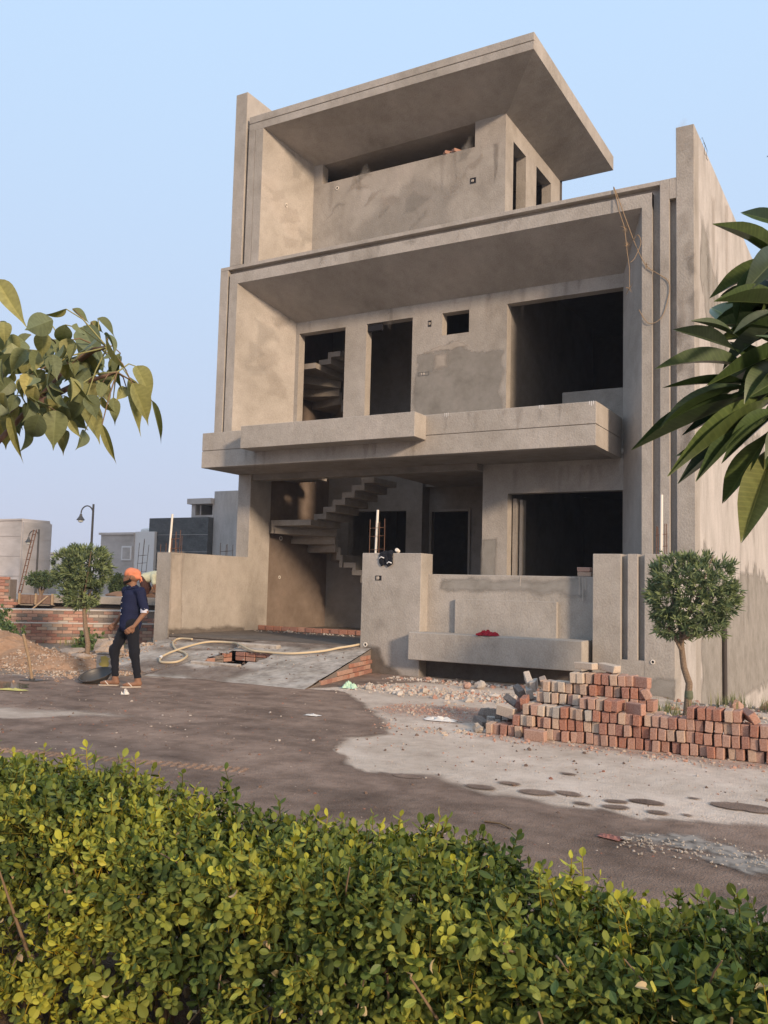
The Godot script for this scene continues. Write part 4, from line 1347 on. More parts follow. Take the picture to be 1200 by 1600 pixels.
	boxp("door", Vector3(0.3, 0, 0), Vector3(1.1, 2.0, 0.03), M.far_grey, Fw)
	street_lamp("tall dark lantern street lamp rising above the young tree's crown", Vector3(-20.5, 0, -7.1), 4.08)
	street_lamp("dark lantern street lamp in front of the pale grey block house", Vector3(-27.6, 0, -10.7), 3.55)
	# ladder of rebar leaning on the block house
	var La := thing("rebar_ladder", "tied rebar column cage leaning like a ladder against the pale block house", "rebar", Vector3(-24.3, 0.3, -7.2))
	var dir := Vector3(0.45, 2.98, -0.3)
	var sidev := Vector3(0.2, 0, 0.05)
	for s in [-1, 1]:
		var b := MB.new()
		b.tube([sidev * s * 0.6, sidev * s * 0.55 + dir], 0.02, 0.02, 5)
		put("bar", b.mesh(), M.rust, La)
	for k in 13:
		var p := dir * (0.04 + k * 0.075)
		var b := MB.new()
		b.tube([p - sidev * 0.65, p + sidev * 0.65], 0.014, 0.014, 5)
		put("rung", b.mesh(), M.rust, La)
	var n := 0
	for q in [[-12.72, -1.45, 1.5, "rebar column cage nearest the walking man's head"], [-12.52, -1.62, 1.62, "rebar column cage closest to the tan side wall, with a dense mesh of ties"]]:
		cage("rebar_column", q[3], Vector3(q[0], 1.1, q[1] - 1.0), q[2], 0.17, 4, M.rust, "rebar columns on the plinth")
	cage("rebar_column", "bundle of bare starter bars poking up left of the tall street lamp", Vector3(-16.0, 1.1, -3.1), 1.45, 0.2, 4, M.steel, "rebar columns on the plinth", Vector3(0.12, 0, 0))
	cage("rebar_column", "bundle of bare starter bars right of the tall street lamp", Vector3(-14.2, 1.1, -3.1), 1.55, 0.16, 4, M.steel, "rebar columns on the plinth", Vector3(0.1, 0, 0))
	far_tree("dark round young tree before the pale block house, beside its lamp post", Vector3(-18.85, 0.6, -3.8), 1.25, 1.0, 3, 0.41)
	far_tree("small dark tree peeping out just left of the walking man's head", Vector3(-16.9, 0.6, -4.9), 1.15, 0.55, 4)
	far_tree("dim hazy tree low on the horizon behind the white shed", Vector3(-60, 0, -30), 4.0, 7.0, 5)
	far_tree("dim hazy tree low on the horizon right of the white shed", Vector3(-52, 0, -34), 3.6, 6.0, 6)
	far_tree("dim hazy tree low on the horizon behind the small white house", Vector3(-45, 0, -34), 4.2, 7.0, 7)
	for q in [[-9.6, -16], [-9.3, -6]]:
		pass
	var mt := MB.new()
	for k in 9:
		mt.ball(Vector3(-14.3 + rng.randf_range(-1.2, 1.2), 1.1, -3.9 + rng.randf_range(-0.5, 0.5)), Vector3(rng.randf_range(0.4, 0.8), rng.randf_range(0.12, 0.3), 0.4), 0.15, rng, 5, 8)
	put("sand_heap", mt.mesh(), M.brown_plaster, null, Transform3D(), "brown sand heaped on the plinth behind the young tree", "stuff")

# ---------------------------------------------------------------- the brick stack
func ordinal(n: int) -> String:
	var w := ["first", "second", "third", "fourth", "fifth", "sixth", "seventh", "eighth", "ninth", "tenth", "eleventh", "twelfth"]
	if n < w.size():
		return w[n]
	var k := n + 1
	var t := k % 10
	return "%d%s" % [k, "st" if t == 1 and k != 11 else "nd" if t == 2 and k != 12 else "rd" if t == 3 and k != 13 else "th"]

var label_end := ""
var tone_words := ["deep red", "red", "dusty red", "pinkish tan", "pale cream", "dusty grey", "dark grey", "dark red"]

func brick_stack() -> void:
	var ms := []
	for k in 7:
		ms.append(brick_mesh(70 + k, Vector3(0.0365, 0.056, 0.113), 0.006, 0.0035))
	var frog := MB.new()
	var r := RandomNumberGenerator.new()
	r.seed = 9
	frog.chamfer(Vector3.ZERO, Vector3(0.0365, 0.056, 0.113), 0.006, Basis(), 0.003, r)
	var course := ["bottom", "second", "third", "fourth", "fifth", "top"]
	var lay := func(x0: float, x1: float, row: int, c: int, z: float, pale: float) -> void:
		var x := x0
		var i := 0
		while x < x1:
			var p := clampf(pale + (0.3 if x < -0.1 and c > 1 else 0.0) + (-0.3 if x > 0.25 else 0.0) - maxf(x, 0.0) * 0.1, 0.0, 1.0)
			var tone: int = [3, 4, 4, 5, 3][rng.randi() % 5] if rng.randf() < p else [1, 2, 2, 1, 0, 3, 2, 7][rng.randi() % 8]
			var t := Basis.from_euler(Vector3(rng.randf_range(-0.025, 0.025), rng.randf_range(-0.1, 0.1), rng.randf_range(-0.055, 0.055)))
			t = t.scaled_local(Vector3(rng.randf_range(0.95, 1.01), rng.randf_range(0.97, 1.0), rng.randf_range(0.94, 1.02)))
			var o := put("brick", ms[rng.randi() % 7], M.bricks[tone], null, Transform3D(t, Vector3(x + rng.randf_range(-0.004, 0.004), 0.062 + c * 0.1165 + rng.randf_range(-0.002, 0.003), z + rng.randf_range(-0.035, 0.025) - x * 0.01)))
			tag(o, "%s brick, %s from the left in the %s course of the stack's %s row" % [tone_words[tone], ordinal(i), course[c], "front" if row == 0 else "rear"] if label_end == "" else "%s brick, %s from the left on the %s" % [tone_words[tone], ordinal(i), label_end], "brick", "bricks stacked by the roadside")
			i += 1
			x += rng.randf_range(0.081, 0.087)
	lay.call(-0.93, 2.75, 0, 0, 4.83, 0.05)
	lay.call(-0.62, 2.72, 0, 1, 4.82, 0.15)
	lay.call(-0.52, 2.70, 0, 2, 4.82, 0.45)
	lay.call(0.10, 0.52, 0, 3, 4.83, 0.3)
	label_end = "top run right of the young tree"
	lay.call(1.16, 1.58, 0, 3, 4.83, 0.05)
	label_end = ""
	lay.call(-0.66, 0.80, 1, 0, 4.575, 0.0)
	lay.call(-0.62, 0.80, 1, 1, 4.575, 0.0)
	lay.call(-0.55, 0.85, 1, 2, 4.575, 0.1)
	lay.call(-0.45, 0.75, 1, 3, 4.59, 0.55)
	lay.call(-0.38, 0.66, 1, 4, 4.585, 0.5)
	lay.call(-0.08, 0.52, 1, 5, 4.58, 0.75)
	var loose := func(at: Vector3, e: Vector3, tone: int, label: String, sc := Vector3.ONE) -> void:
		var o := put("brick", ms[rng.randi() % 7], M.bricks[tone], null, Transform3D(Basis.from_euler(e).scaled(sc), at))
		tag(o, label, "brick", "loose bricks about the stack")
	loose.call(Vector3(0.02, 0.765, 4.56), Vector3(0.0, 1.3, PI / 2), 4, "pale cream brick lying flat on top of the stack, nearer its left end")
	loose.call(Vector3(0.26, 0.76, 4.52), Vector3(0.1, 1.1, PI / 2), 4, "pinkish cream brick lying flat on the stack's top beside another flat brick")
	loose.call(Vector3(-0.36, 0.06, 5.04), Vector3(0.0, 1.5, 0.1), 2, "red brick lying alone on its side on the road before the stack")
	loose.call(Vector3(0.62, 0.40, 4.86), Vector3(0, 1.0, 0), 1, "red brick turned crosswise at the step in the stack's front")
	loose.call(Vector3(0.66, 0.53, 4.58), Vector3(0, 0.2, 0.5), 2, "tilted red brick leaning at the right end of the stack's upper courses")
	loose.call(Vector3(0.60, 0.64, 4.60), Vector3(0, 1.2, 0), 1, "red brick turned sideways high at the right end of the stack")
	loose.call(Vector3(1.68, 0.42, 4.80), Vector3(0.1, 0.5, 0.6), 1, "red brick toppled at the right end of the short fourth course")
	loose.call(Vector3(-0.78, 0.24, 4.80), Vector3(0.15, 1.35, 0.05), 4, "cream brick lying crosswise over the low left end of the stack")
	loose.call(Vector3(-0.60, 0.35, 4.72), Vector3(0.1, 0.2, 0.1), 0, "orange red brick standing upright among the grey ones at the left")
	var k := 0
	for q in [[-1.02, 0.06, 4.66, 0, 0.3, 0], [-1.18, 0.06, 4.55, 0.2, 0.9, 1.4], [-0.98, 0.17, 4.48, 0, 0.1, 0.05], [-0.89, 0.17, 4.50, 0, 0.15, 0.02], [-0.75, 0.29, 4.50, 0.1, 0.3, -0.2], [-0.86, 0.30, 4.42, 0.3, 1.0, 0.9], [-0.66, 0.42, 4.42, 0.1, 0.4, 0.2], [-0.80, 0.41, 4.36, 0.2, 0.7, 0.4], [-0.62, 0.50, 4.40, 0.1, 0.25, 0.1], [-0.70, 0.54, 4.34, 0.5, 0.6, 0.3], [-0.48, 0.54, 4.46, 0.1, 0.4, 0.3], [-1.10, 0.06, 4.30, 0, 1.2, 1.5], [-0.95, 0.06, 4.28, 0, 0.5, 0], [-0.78, 0.06, 4.35, 0, 0.2, 0], [-0.80, 0.17, 4.32, 0, 0.1, 0], [-0.66, 0.30, 4.34, 0, 0.2, 0]]:
		var tone: int = [6, 6, 6, 5, 7, 6, 5, 6][k % 8]
		if q[1] > 0.45:
			tone = [4, 3, 5][k % 3]
		loose.call(Vector3(q[0], q[1], q[2]), Vector3(q[3], q[4], q[5]), tone, "%s brick in the stack's tumbled left end, %s counting up from the ground" % [tone_words[tone], ordinal(k)])
		k += 1
	var pc := MB.new()
	pc.ball(Vector3.ZERO, Vector3(0.07, 0.05, 0.05), 0.3, rng, 5, 7)
	var o := put("stone", pc.mesh(), M.pale_patch, null, Transform3D(Basis(), Vector3(-1.06, 0.05, 4.92)))
	tag(o, "small whitish chunk lying just left of the brick stack's foot", "stone")
	# bricks on the wall and in the high opening
	for q in [[-1.50, 1.835, -0.345, 0.05, "lower of two orange bricks stacked on the low wall's coping"], [-1.505, 1.912, -0.34, -0.06, "upper of two orange bricks stacked on the low wall's coping"]]:
		var w := put("brick", ms[3], M.bricks[3 if q[1] < 1.9 else 2], null, Transform3D(Basis(Vector3.UP, PI / 2 + q[3]) * Basis(Vector3(0, 0, 1), PI / 2), Vector3(q[0], q[1], q[2])))
		tag(w, q[4], "brick", "bricks left on the walls")
	for q in [[-5.42, "left of two red bricks on the sill of the top floor opening"], [-5.22, "right of two red bricks on the sill of the top floor opening"]]:
		var w := put("brick", ms[2], M.bricks[1], null, Transform3D(Basis(Vector3.UP, PI / 2 + q[0]) * Basis(Vector3(0, 0, 1), PI / 2), Vector3(q[0], 11.068, -2.98)))
		tag(w, q[1], "brick", "bricks left on the walls")

# ---------------------------------------------------------------- small things
func crumple(w: float, d: float, h: float, n: int, sd: int, freq: float, drop := 0.0) -> ArrayMesh:   # a crumpled cloth or bag; with drop it hangs over the edge at z = 0
	var f := FastNoiseLite.new()
	f.seed = sd
	f.frequency = freq
	f.fractal_octaves = 3
	var b := MB.new()
	var pos := func(i: int, j: int) -> Vector3:
		var s := float(i) / n - 0.5
		var t := float(j) / n - 0.5
		var k := f.get_noise_2d(s * 10, t * 10)
		var rim := clampf(1.0 - 4.0 * pow(maxf(absf(s), absf(t)), 2.0), 0.0, 1.0)
		var p := Vector3(s * w * (1.0 + 0.35 * k), 0.008 + h * rim * (0.55 + 1.1 * f.get_noise_2d(s * 14 + 40, t * 14)), t * d * (1.0 + 0.3 * f.get_noise_2d(t * 8, s * 8 + 9)))
		if drop > 0.0 and p.z > 0.0:
			p = Vector3(p.x * (1.0 - 0.45 * p.z / d), 0.006 - p.z * drop / d * 2.0, 0.008 + h * 0.6 * (0.6 + f.get_noise_2d(s * 12, t * 12)))
		return p
	for i in n:
		for j in n:
			var p := [pos.call(i, j), pos.call(i, j + 1), pos.call(i + 1, j + 1), pos.call(i + 1, j)]
			b.tri(p[0], p[1], p[2])
			b.tri(p[0], p[2], p[3])
	return b.mesh()

func small_things() -> void:
	# starter bars and white conduits on the gate pillars
	cage("rebar_cage", "rusty starter bars tied with rings on the gate pillar with the black cloth", Vector3(-5.37, 2.157, -0.2), 0.66, 0.2, 4, M.rust, "starter bars on the compound wall")
	cage("rebar_cage", "starter bars on the near end of the sunlit side wall", Vector3(-10.45, 2.157, -0.35), 0.5, 0.13, 4, M.rust, "starter bars on the compound wall")
	cage("rebar_cage", "starter bars on the grooved end pillar behind the young tree's crown", Vector3(-0.25, 2.157, -0.22), 0.5, 0.13, 4, M.rust, "starter bars on the compound wall")
	cage("rebar_cage", "short dark starter bars far back on the sunlit side wall", Vector3(-10.5, 2.157, -2.1), 0.32, 0.2, 4, M.steel, "starter bars on the compound wall")
	for q in [[Vector3(-5.36, 2.157, -0.14), 0.8, 0.03, "white conduit pipe standing among the bars on the gate pillar"], [Vector3(-10.55, 2.157, -0.28), 0.83, 0.05, "white conduit pipe standing on the sunlit side wall"], [Vector3(-0.24, 2.157, -0.15), 0.93, 0.01, "white conduit pipe standing on the grooved end pillar"]]:
		var b := MB.new()
		b.lathe([Vector2(0.0, 0.0), Vector2(0.023, 0.0), Vector2(0.023, q[1]), Vector2(0.017, q[1]), Vector2(0.016, q[1] - 0.1)], 12, Vector3.ZERO)
		var o := put("conduit_pipe", b.mesh(), M.pvc, null, Transform3D(Basis(Vector3(0, 0, 1), -q[2]), q[0]))
		tag(o, q[3], "pipe", "white conduits on the compound wall")
	var o: Node3D = put("black_cloth", crumple(0.30, 0.46, 0.05, 16, 3, 0.2, 0.24), M.black, null, Transform3D(Basis(), Vector3(-5.04, 2.16, 0.0)))
	tag(o, "black jacket with pale trim slung over the gate pillar's top edge", "jacket")
	for q in [[-0.09, -0.10, 0.03], [0.07, -0.19, 0.03]]:
		var b := MB.new()
		b.tube([Vector3(q[0] - 0.045, q[1], 0.035), Vector3(q[0], q[1] + 0.025, 0.05), Vector3(q[0] + 0.05, q[1] + 0.005, 0.035)], 0.012, 0.012, 6)
		put("trim", b.mesh(), M.white, o)
	var tn := MB.new()
	tn.lathe([Vector2(0.001, 0), Vector2(0.035, 0.0), Vector2(0.035, 0.07), Vector2(0.03, 0.08), Vector2(0.001, 0.08)], 12, Vector3.ZERO)
	o = put("tin", tn.mesh(), M.pvc, null, Transform3D(Basis(Vector3(1, 0, 0), 1.2), Vector3(-4.85, 2.19, -0.08)))
	tag(o, "small pale tin lying on the gate pillar beside the black jacket", "tin")
	o = put("red_cloth", crumple(0.36, 0.2, 0.10, 18, 8, 0.22), M.red, null, Transform3D(Basis(Vector3.UP, 0.2), Vector3(-2.98, 0.783, 0.22)))
	tag(o, "crumpled dark red cloth lying on the planter ledge", "cloth")
	# hose
	var hp := []
	var c3 := Curve3D.new()
	for q in [[-9.38, 0.385, 0.2], [-9.73, 0.375, 0.2], [-9.53, 0.315, 0.59], [-8.99, 0.25, 1.08], [-8.6, 0.215, 1.27], [-8.27, 0.18, 1.57], [-8.12, 0.12, 1.98], [-8.39, 0.10, 2.07], [-8.64, 0.13, 1.86], [-8.79, 0.165, 1.62], [-8.85, 0.26, 1.14], [-8.83, 0.36, 0.39], [-8.31, 0.37, 0.25], [-7.8, 0.375, 0.64], [-7.27, 0.32, 0.98], [-6.95, 0.31, 1.02], [-6.38, 0.315, 1.0], [-5.96, 0.36, 0.69], [-5.78, 0.415, 0.35], [-5.6, 0.46, 0.1], [-5.7, 0.49, -0.5], [-6.2, 0.49, -1.2]]:
		hp.append(Vector3(q[0], q[1] + 0.022, q[2]))
	for i in hp.size():
		var t: Vector3 = (hp[mini(i + 1, hp.size() - 1)] - hp[maxi(i - 1, 0)]) * 0.17
		c3.add_point(hp[i], -t, t)
	var b := MB.new()
	b.tube(Array(c3.tessellate(4, 4)), 0.021, 0.021, 8)
	o = put("hose", b.mesh(), M.hose)
	tag(o, "cream water hose looping over the ramp into the car porch", "hose")
	b = MB.new()
	b.lathe([Vector2(0.026, -0.06), Vector2(0.03, -0.05), Vector2(0.03, 0.05), Vector2(0.026, 0.06)], 10, Vector3(-8.7, 0.17, 1.78), basis_y(Vector3(-0.15, 0.05, -0.24), Vector3.UP))
	put("coupling", b.mesh(), M.white, o)
	# spade (long handled hoe), basin and tin drum
	var S := thing("hoe", "long handled digging hoe with a pale wooden shaft stuck in the wet mud", "hoe", Vector3(-8.377, 0, 4.815))
	b = MB.new()
	var top := Vector3(0.14, 0.72, 0.28) * 1.0
	b.tube([Vector3(0, 0.02, 0), top * 0.5 + Vector3(0.005, 0.0, 0.004), Vector3(0.12, 0.72, 0.30)], 0.025, 0.022, 9)
	put("handle", b.mesh(), M.wood, S)
	b = MB.new()
	b.box(Vector3(-0.04, -0.005, -0.035), Vector3(0.04, 0.055, 0.035), 0.012)
	put("socket", b.mesh(), M.iron, S)
	b = MB.new()
	b.hexa([Vector3(-0.15, 0.008, -0.13), Vector3(0.12, 0.008, -0.24), Vector3(0.14, 0.008, 0.05), Vector3(-0.12, 0.008, 0.13), Vector3(-0.15, 0.016, -0.13), Vector3(0.12, 0.016, -0.24), Vector3(0.14, 0.03, 0.05), Vector3(-0.12, 0.03, 0.13)])
	put("blade", b.mesh(), M.iron, S)
	var Bs := thing("basin", "shallow iron head pan lying tilted on the mud beside the man", "pan", Vector3(-7.52, 0.10, 4.36))
	b = MB.new()
	var prof := []
	for k in 9:
		var t := k / 8.0
		prof.append(Vector2(0.24 * sin(t * 1.25) / sin(1.25), -0.115 + 0.15 * (1.0 - cos(t * 1.25)) / (1.0 - cos(1.25))))
	for k in 9:
		var q: Vector2 = prof[8 - k]
		prof.append(Vector2(q.x * 0.97, q.y + 0.006))
	prof[8] = Vector2(0.255, 0.04)
	var tb := Basis(Vector3(0.87, 0, -0.5).normalized(), 0.32) * Basis(Vector3(0.5, 0, 0.87).normalized(), 0.18)
	b.lathe(prof, 26, Vector3.ZERO, tb)
	put("bowl", b.mesh(), M.iron, Bs)
	b = MB.new()
	var rp := []
	for k in 25:
		var t := TAU * k / 24
		rp.append(tb * Vector3(0.25 * cos(t), 0.038, 0.25 * sin(t)))
	b.tube(rp, 0.009, 0.009, 6, false)
	put("rim", b.mesh(), M.steel, Bs)
	var Tn := thing("tin_drum", "battered square metal tin with yellow stains standing behind the iron pan", "tin", Vector3(-7.93, 0.0, 3.8))
	Tn.basis = Basis(Vector3.UP, 0.55)
	b = MB.new()
	for s in [[-0.115, -0.115, 0.115, -0.11], [-0.115, 0.11, 0.115, 0.115], [-0.115, -0.11, -0.11, 0.11], [0.11, -0.11, 0.115, 0.11]]:
		b.box(Vector3(s[0], 0.0, s[1]), Vector3(s[2], 0.40, s[3]))
	b.box(Vector3(-0.11, 0.0, -0.11), Vector3(0.11, 0.01, 0.11))
	put("can", b.mesh(), tri_mat(M.ramp.albedo_texture, 0.4, 0.55, null, 0.0), Tn)
	b = MB.new()
	for y in [0.0, 0.39]:
		b.tube([Vector3(-0.118, y, -0.118), Vector3(0.118, y, -0.118), Vector3(0.118, y, 0.118), Vector3(-0.118, y, 0.118), Vector3(-0.118, y, -0.118)], 0.007, 0.007, 6)
	put("rim", b.mesh(), M.iron, Tn)
	b = MB.new()
	var st := wob([Vector2(-0.08, 0.2), Vector2(0.06, 0.16), Vector2(0.09, 0.34), Vector2(-0.05, 0.36)], 0.02, 0.02, 3, 9.0)
	b.plan(st, 0, 0.002)
	put("yellow_stain", b.mesh(), mat(0.42, 0.33, 0.10, 0.8), Tn, Transform3D(Basis(Vector3(1, 0, 0), Vector3(0, 0, 1), Vector3(0, 1, 0)), Vector3(0, 0, 0.115)))
	# planks inside the porch
	var pl := [["grey plank leaning at the front of the porch's back corner", 0.0], ["thin grey batten leaning beside the wider plank in the porch", 0.16], ["dark batten leaning third from the door in the porch", 0.28]]
	for q in pl:
		b = MB.new()
		b.box(Vector3(-0.04, 0, -0.012), Vector3(0.04, 2.75 - q[1], 0.012), 0.003)
		var w := put("plank", b.mesh(), M.formwork if q[1] > 0.2 else M.slab, null, Transform3D(Basis(Vector3(0, 0, 1), -0.10 - q[1] * 0.1), Vector3(-5.05 + q[1], 0.47, -4.1 - q[1] * 0.5)))
		tag(w, q[0], "plank", "planks leaning in the porch")
	# rope and dried creeper over the frame
	var R := thing("rope", "frayed tan rope and dry stems hanging over the upper right frame", "rope", Vector3.ZERO)
	for q in [[[-1.42, 8.87, -1.70], [-1.386, 8.875, -1.605], [-1.21, 8.35, -1.60], [-1.04, 7.84, -1.60], [-0.81, 7.33, -1.605], [-0.43, 6.98, -1.61], [-0.48, 6.53, -1.61], [-0.60, 6.32, -1.61], [-0.76, 6.28, -1.60], [-0.87, 6.41, -1.60], [-0.94, 6.55, -1.60]], [[-1.386, 8.87, -1.602], [-1.29, 8.42, -1.55], [-1.175, 8.04, -1.52], [-1.13, 7.6, -1.52], [-1.094, 7.32, -1.53], [-1.09, 6.91, -1.53]], [[-1.04, 7.84, -1.59], [-0.95, 7.9, -1.55], [-0.9, 7.75, -1.56], [-1.0, 7.5, -1.56], [-1.08, 7.42, -1.55]]]:
		var cv := Curve3D.new()
		for i in q.size():
			var p := Vector3(q[i][0], q[i][1], q[i][2])
			var pa: Array = q[maxi(i - 1, 0)]
			var pz: Array = q[mini(i + 1, q.size() - 1)]
			var t := Vector3(pz[0] - pa[0], pz[1] - pa[1], pz[2] - pa[2]) * 0.16
			cv.add_point(p, -t, t)
		b = MB.new()
		b.tube(Array(cv.tessellate(4, 4)), 0.0075, 0.006, 6)
		put("strand", b.mesh(), M.rope, R)
	for q in [[-1.17, 8.05], [-1.09, 6.93], [-0.8, 7.33], [-1.12, 7.75]]:
		b = MB.new()
		for k in 9:
			var d := Vector3(rng.randf_range(-1, 1), rng.randf_range(-1.6, 0.6), rng.randf_range(-0.2, 0.8)).normalized() * rng.randf_range(0.05, 0.12)
			var a := Vector3(q[0], q[1], -1.53)
			b.tube([a, a + d * 0.5 + Vector3(0, 0.01, 0), a + d], 0.006, 0.002, 4)
		put("frayed_end", b.mesh(), M.rope, R)
	# litter
	o = put("crumpled_sack", crumple(0.36, 0.16, 0.05, 14, 5, 0.2), M.paper, null, Transform3D(Basis(Vector3.UP, 0.15), Vector3(-1.75, 0.006, 4.43)))
	tag(o, "flat crumpled white sack on the pale road before the planter ledge", "sack")
	o = put("plastic_bag", crumple(0.22, 0.18, 0.11, 12, 6, 0.2), M.green_bag, null, Transform3D(Basis(), Vector3(-4.3, 0.006, 2.35)))
	tag(o, "pale green crumpled plastic bag by the ramp's brick flank", "bag")
	o = put("torn_packet", crumple(0.17, 0.08, 0.02, 12, 7, 0.2), mat(0.30, 0.13, 0.10, 0.5), null, Transform3D(Basis(Vector3.UP, -0.2), Vector3(1.31, 0.01, 8.24)))
	tag(o, "torn reddish packet with a white ring on the dark wet road", "packet")
	b = MB.new()
	for s in [0.034, 0.02]:
		var ring := []
		for k in 17:
			ring.append(Vector3(0.1 + s * cos(TAU * k / 16), 0.022, s * 0.75 * sin(TAU * k / 16)))
		b.tube(ring, 0.0035, 0.0035, 4, false)
	put("ring_mark", b.mesh(), M.pale_patch, o)
	o = put("paper_scrap", crumple(0.2, 0.1, 0.02, 8, 17, 0.2), M.paper, null, Transform3D(Basis(), Vector3(-3.1, 0.012, 5.1)))
	tag(o, "small white paper scrap alone on the wet mud in mid road", "paper", "")
	o = put("yellow_rag", crumple(0.4, 0.12, 0.03, 10, 18, 0.2), mat(0.45, 0.42, 0.16, 0.9), null, Transform3D(Basis(Vector3.UP, 0.3), Vector3(-7.6, 0.012, 5.75)))
	tag(o, "pale yellow shredded rag on the mud in front of the hoe", "rag")
	o = put("paper_ball", crumple(0.09, 0.09, 0.08, 8, 19, 0.25), M.paper, null, Transform3D(Basis(), Vector3(-6.15, 0.01, 5.1)))
	tag(o, "white paper ball on the mud to the right of the yellow rag", "paper")
	o = put("twig", (func():
		var t := MB.new()
		t.tube([Vector3(-0.12, 0.012, 0), Vector3(0, 0.02, 0.02), Vector3(0.1, 0.01, 0.07)], 0.008, 0.004, 5)
		return t.mesh()).call(), M.twig, null, Transform3D(Basis(), Vector3(0.62, 0.006, 8.35)))
	tag(o, "thin dark twig lying on the wet road near the hedge", "twig")
	# spill of pale dry plaster on the wet road
	var sp := [[1.45, 8.15], [1.75, 8.0], [2.3, 7.98], [3.0, 8.2], [3.9, 8.5], [4.2, 8.9], [3.2, 8.75], [2.5, 8.5], [1.9, 8.35]]
	var sn := FastNoiseLite.new()
	sn.seed = 12
	sn.frequency = 9.0
	sn.fractal_octaves = 3
	coat("plaster_spill", [sp], func(x, z): return Vector3(x, 0.016 + 0.014 * maxf(0.0, sn.get_noise_2d(x, z)), z), Vector3.UP, M.pale_patch, [1.2, 7.8, 4.3, 9.1], 0.02, 0.07, 0.2, 17, null, 0.75, func(x, z): return 0.85 + 0.9 * sn.get_noise_2d(x + 9.0, z))
	b = MB.new()
	for k in 500:
		var p := Vector2(rng.randf_range(1.4, 3.4), 8.2 + rng.randfn(0.0, 0.12) + 0.02)
		b.ball(Vector3(p.x, 0.018, p.y), Vector3(rng.randf_range(0.004, 0.013), rng.randf_range(0.003, 0.008), rng.randf_range(0.004, 0.010)), 0.4, rng, 3, 5)
	put("plaster_crumbs", b.mesh(), M.ramp, null, Transform3D(), "crumbs of pale dry plaster on the wet road", "stuff")
	var mo := MB.new()
	var mf := FastNoiseLite.new()
	mf.seed = 21
	mf.frequency = 1.3
	mf.fractal_octaves = 4
	var mh := func(x: float, z: float) -> float:
		var d := Vector2((x + 12.4) / 2.3, (z - 2.6) / 1.3).length()
		var e := Vector2((x + 10.0) / 1.3, (z - 3.0) / 0.9).length()
		return 0.62 * pow(smoothstep(1.05, 0.0, d), 1.2) + 0.26 * smoothstep(1.05, 0.1, e) + 0.09 * mf.get_noise_2d(x, z) * smoothstep(1.2, 0.8, minf(d, e)) - 0.05
	for i in 60:
		for j in 40:
			var q := []
			for e in [[0, 1], [1, 1], [1, 0], [0, 0]]:
				var x: float = -15.0 + (i + e[0]) * 0.11
				var z: float = 0.9 + (j + e[1]) * 0.09
				q.append(Vector3(x, mh.call(x, z), z))
			if maxf(maxf(q[0].y, q[1].y), maxf(q[2].y, q[3].y)) > -0.02:
				mo.quad(q[0], q[1], q[2], q[3])
	put("soil_mound", mo.mesh(), M.sand, null, Transform3D(), "heap of orange brown sandy soil beside the left young tree", "stuff")
	# rubble: chips of brick, mortar and stone
	var chips := []
	for k in 4:
		b = MB.new()
		b.ball(Vector3.ZERO, Vector3(1, 0.6, 0.8), 0.35, rng, 3, 5)
		chips.append(b.mesh())
	var bands := [[-4.4, -0.9, 1.9, 0.55, 1500, 0.013, 0], [-4.6, -1.6, 0.55, 0.28, 700, 0.015, 0], [-3.9, -0.9, 2.2, 0.4, 160, 0.028, 0], [-2.9, -0.6, 3.75, 0.6, 1800, 0.0065, 1], [-2.6, -0.9, 3.6, 0.5, 200, 0.013, 1], [-2.2, 2.8, 5.15, 0.22, 500, 0.010, 1], [-9.8, 2.5, 5.6, 2.6, 620, 0.010, 2], [-9.0, -2.0, 6.6, 2.4, 3200, 0.0052, 2], [-2.0, 3.4, 9.0, 1.0, 1300, 0.0048, 2], [-2.5, 3.0, 6.0, 1.0, 420, 0.0045, 1], [0.1, 3.0, 1.5, 1.2, 500, 0.022, 0], [-11.2, -8.0, 3.3, 1.0, 2200, 0.012, 3], [-13.5, -9.5, 1.6, 1.0, 900, 0.018, 3], [-10.0, -5.5, -2.6, 0.25, 120, 0.02, 0], [-8.5, -5.3, 1.4, 1.2, 120, 0.012, 2], [0.1, 3.0, -0.4, 0.8, 300, 0.03, 0]]
	var n := 0
	for q in bands:
		var xs := [[], [], [], []]
		var cs := [[], [], [], []]
		for k in q[4]:
			var x := rng.randf_range(q[0], q[1])
			var z: float = q[2] + rng.randfn(0.0, q[3] * 0.55)
			var y := ground_height(x, z) + 0.005
			if q[6] == 3:
				y = maxf(y, mh.call(x, z))
			if x > -10.2 and x < -4.9 and z < 2.9:
				y = maxf(0.44 * (1.0 - z / 3.0), 0.0) if z > 0 else 0.46
				if x < -7.9 and z > 0.0:
					y -= 0.05
			var s: float = q[5] * exp(rng.randfn(0.0, 0.45))
			var w := rng.randi() % 4
			xs[w].append(Transform3D(Basis.from_euler(Vector3(rng.randf_range(-0.4, 0.4), rng.randf() * 6.28, rng.randf_range(-0.4, 0.4))).scaled(Vector3.ONE * s), Vector3(x, y + s * 0.25, z)))
			var tone := rng.randf()
			var c := Color(0.44, 0.375, 0.315) if tone < 0.55 else Color(0.53, 0.475, 0.42) if tone < 0.76 else Color(0.40, 0.225, 0.165)
			if q[6] == 1:
				c = Color(0.43, 0.25, 0.185) if tone < 0.6 else Color(0.45, 0.37, 0.30)
			elif q[6] == 2:
				c = Color(0.16, 0.11, 0.085) if tone < 0.62 else Color(0.42, 0.36, 0.31) if tone < 0.85 else Color(0.28, 0.13, 0.09)
			elif q[6] == 3:
				c = Color(0.36, 0.24, 0.165) if tone < 0.6 else Color(0.46, 0.38, 0.31)
			cs[w].append(c)
		for w in 4:
			multi("rubble" if n < 1 else "rubble", chips[w], M.chip, xs[w], cs[w], null, "broken brick and mortar chips scattered over the ground")
		n += 1
	# larger stones and slabs round the left hand tree
	var si := 0
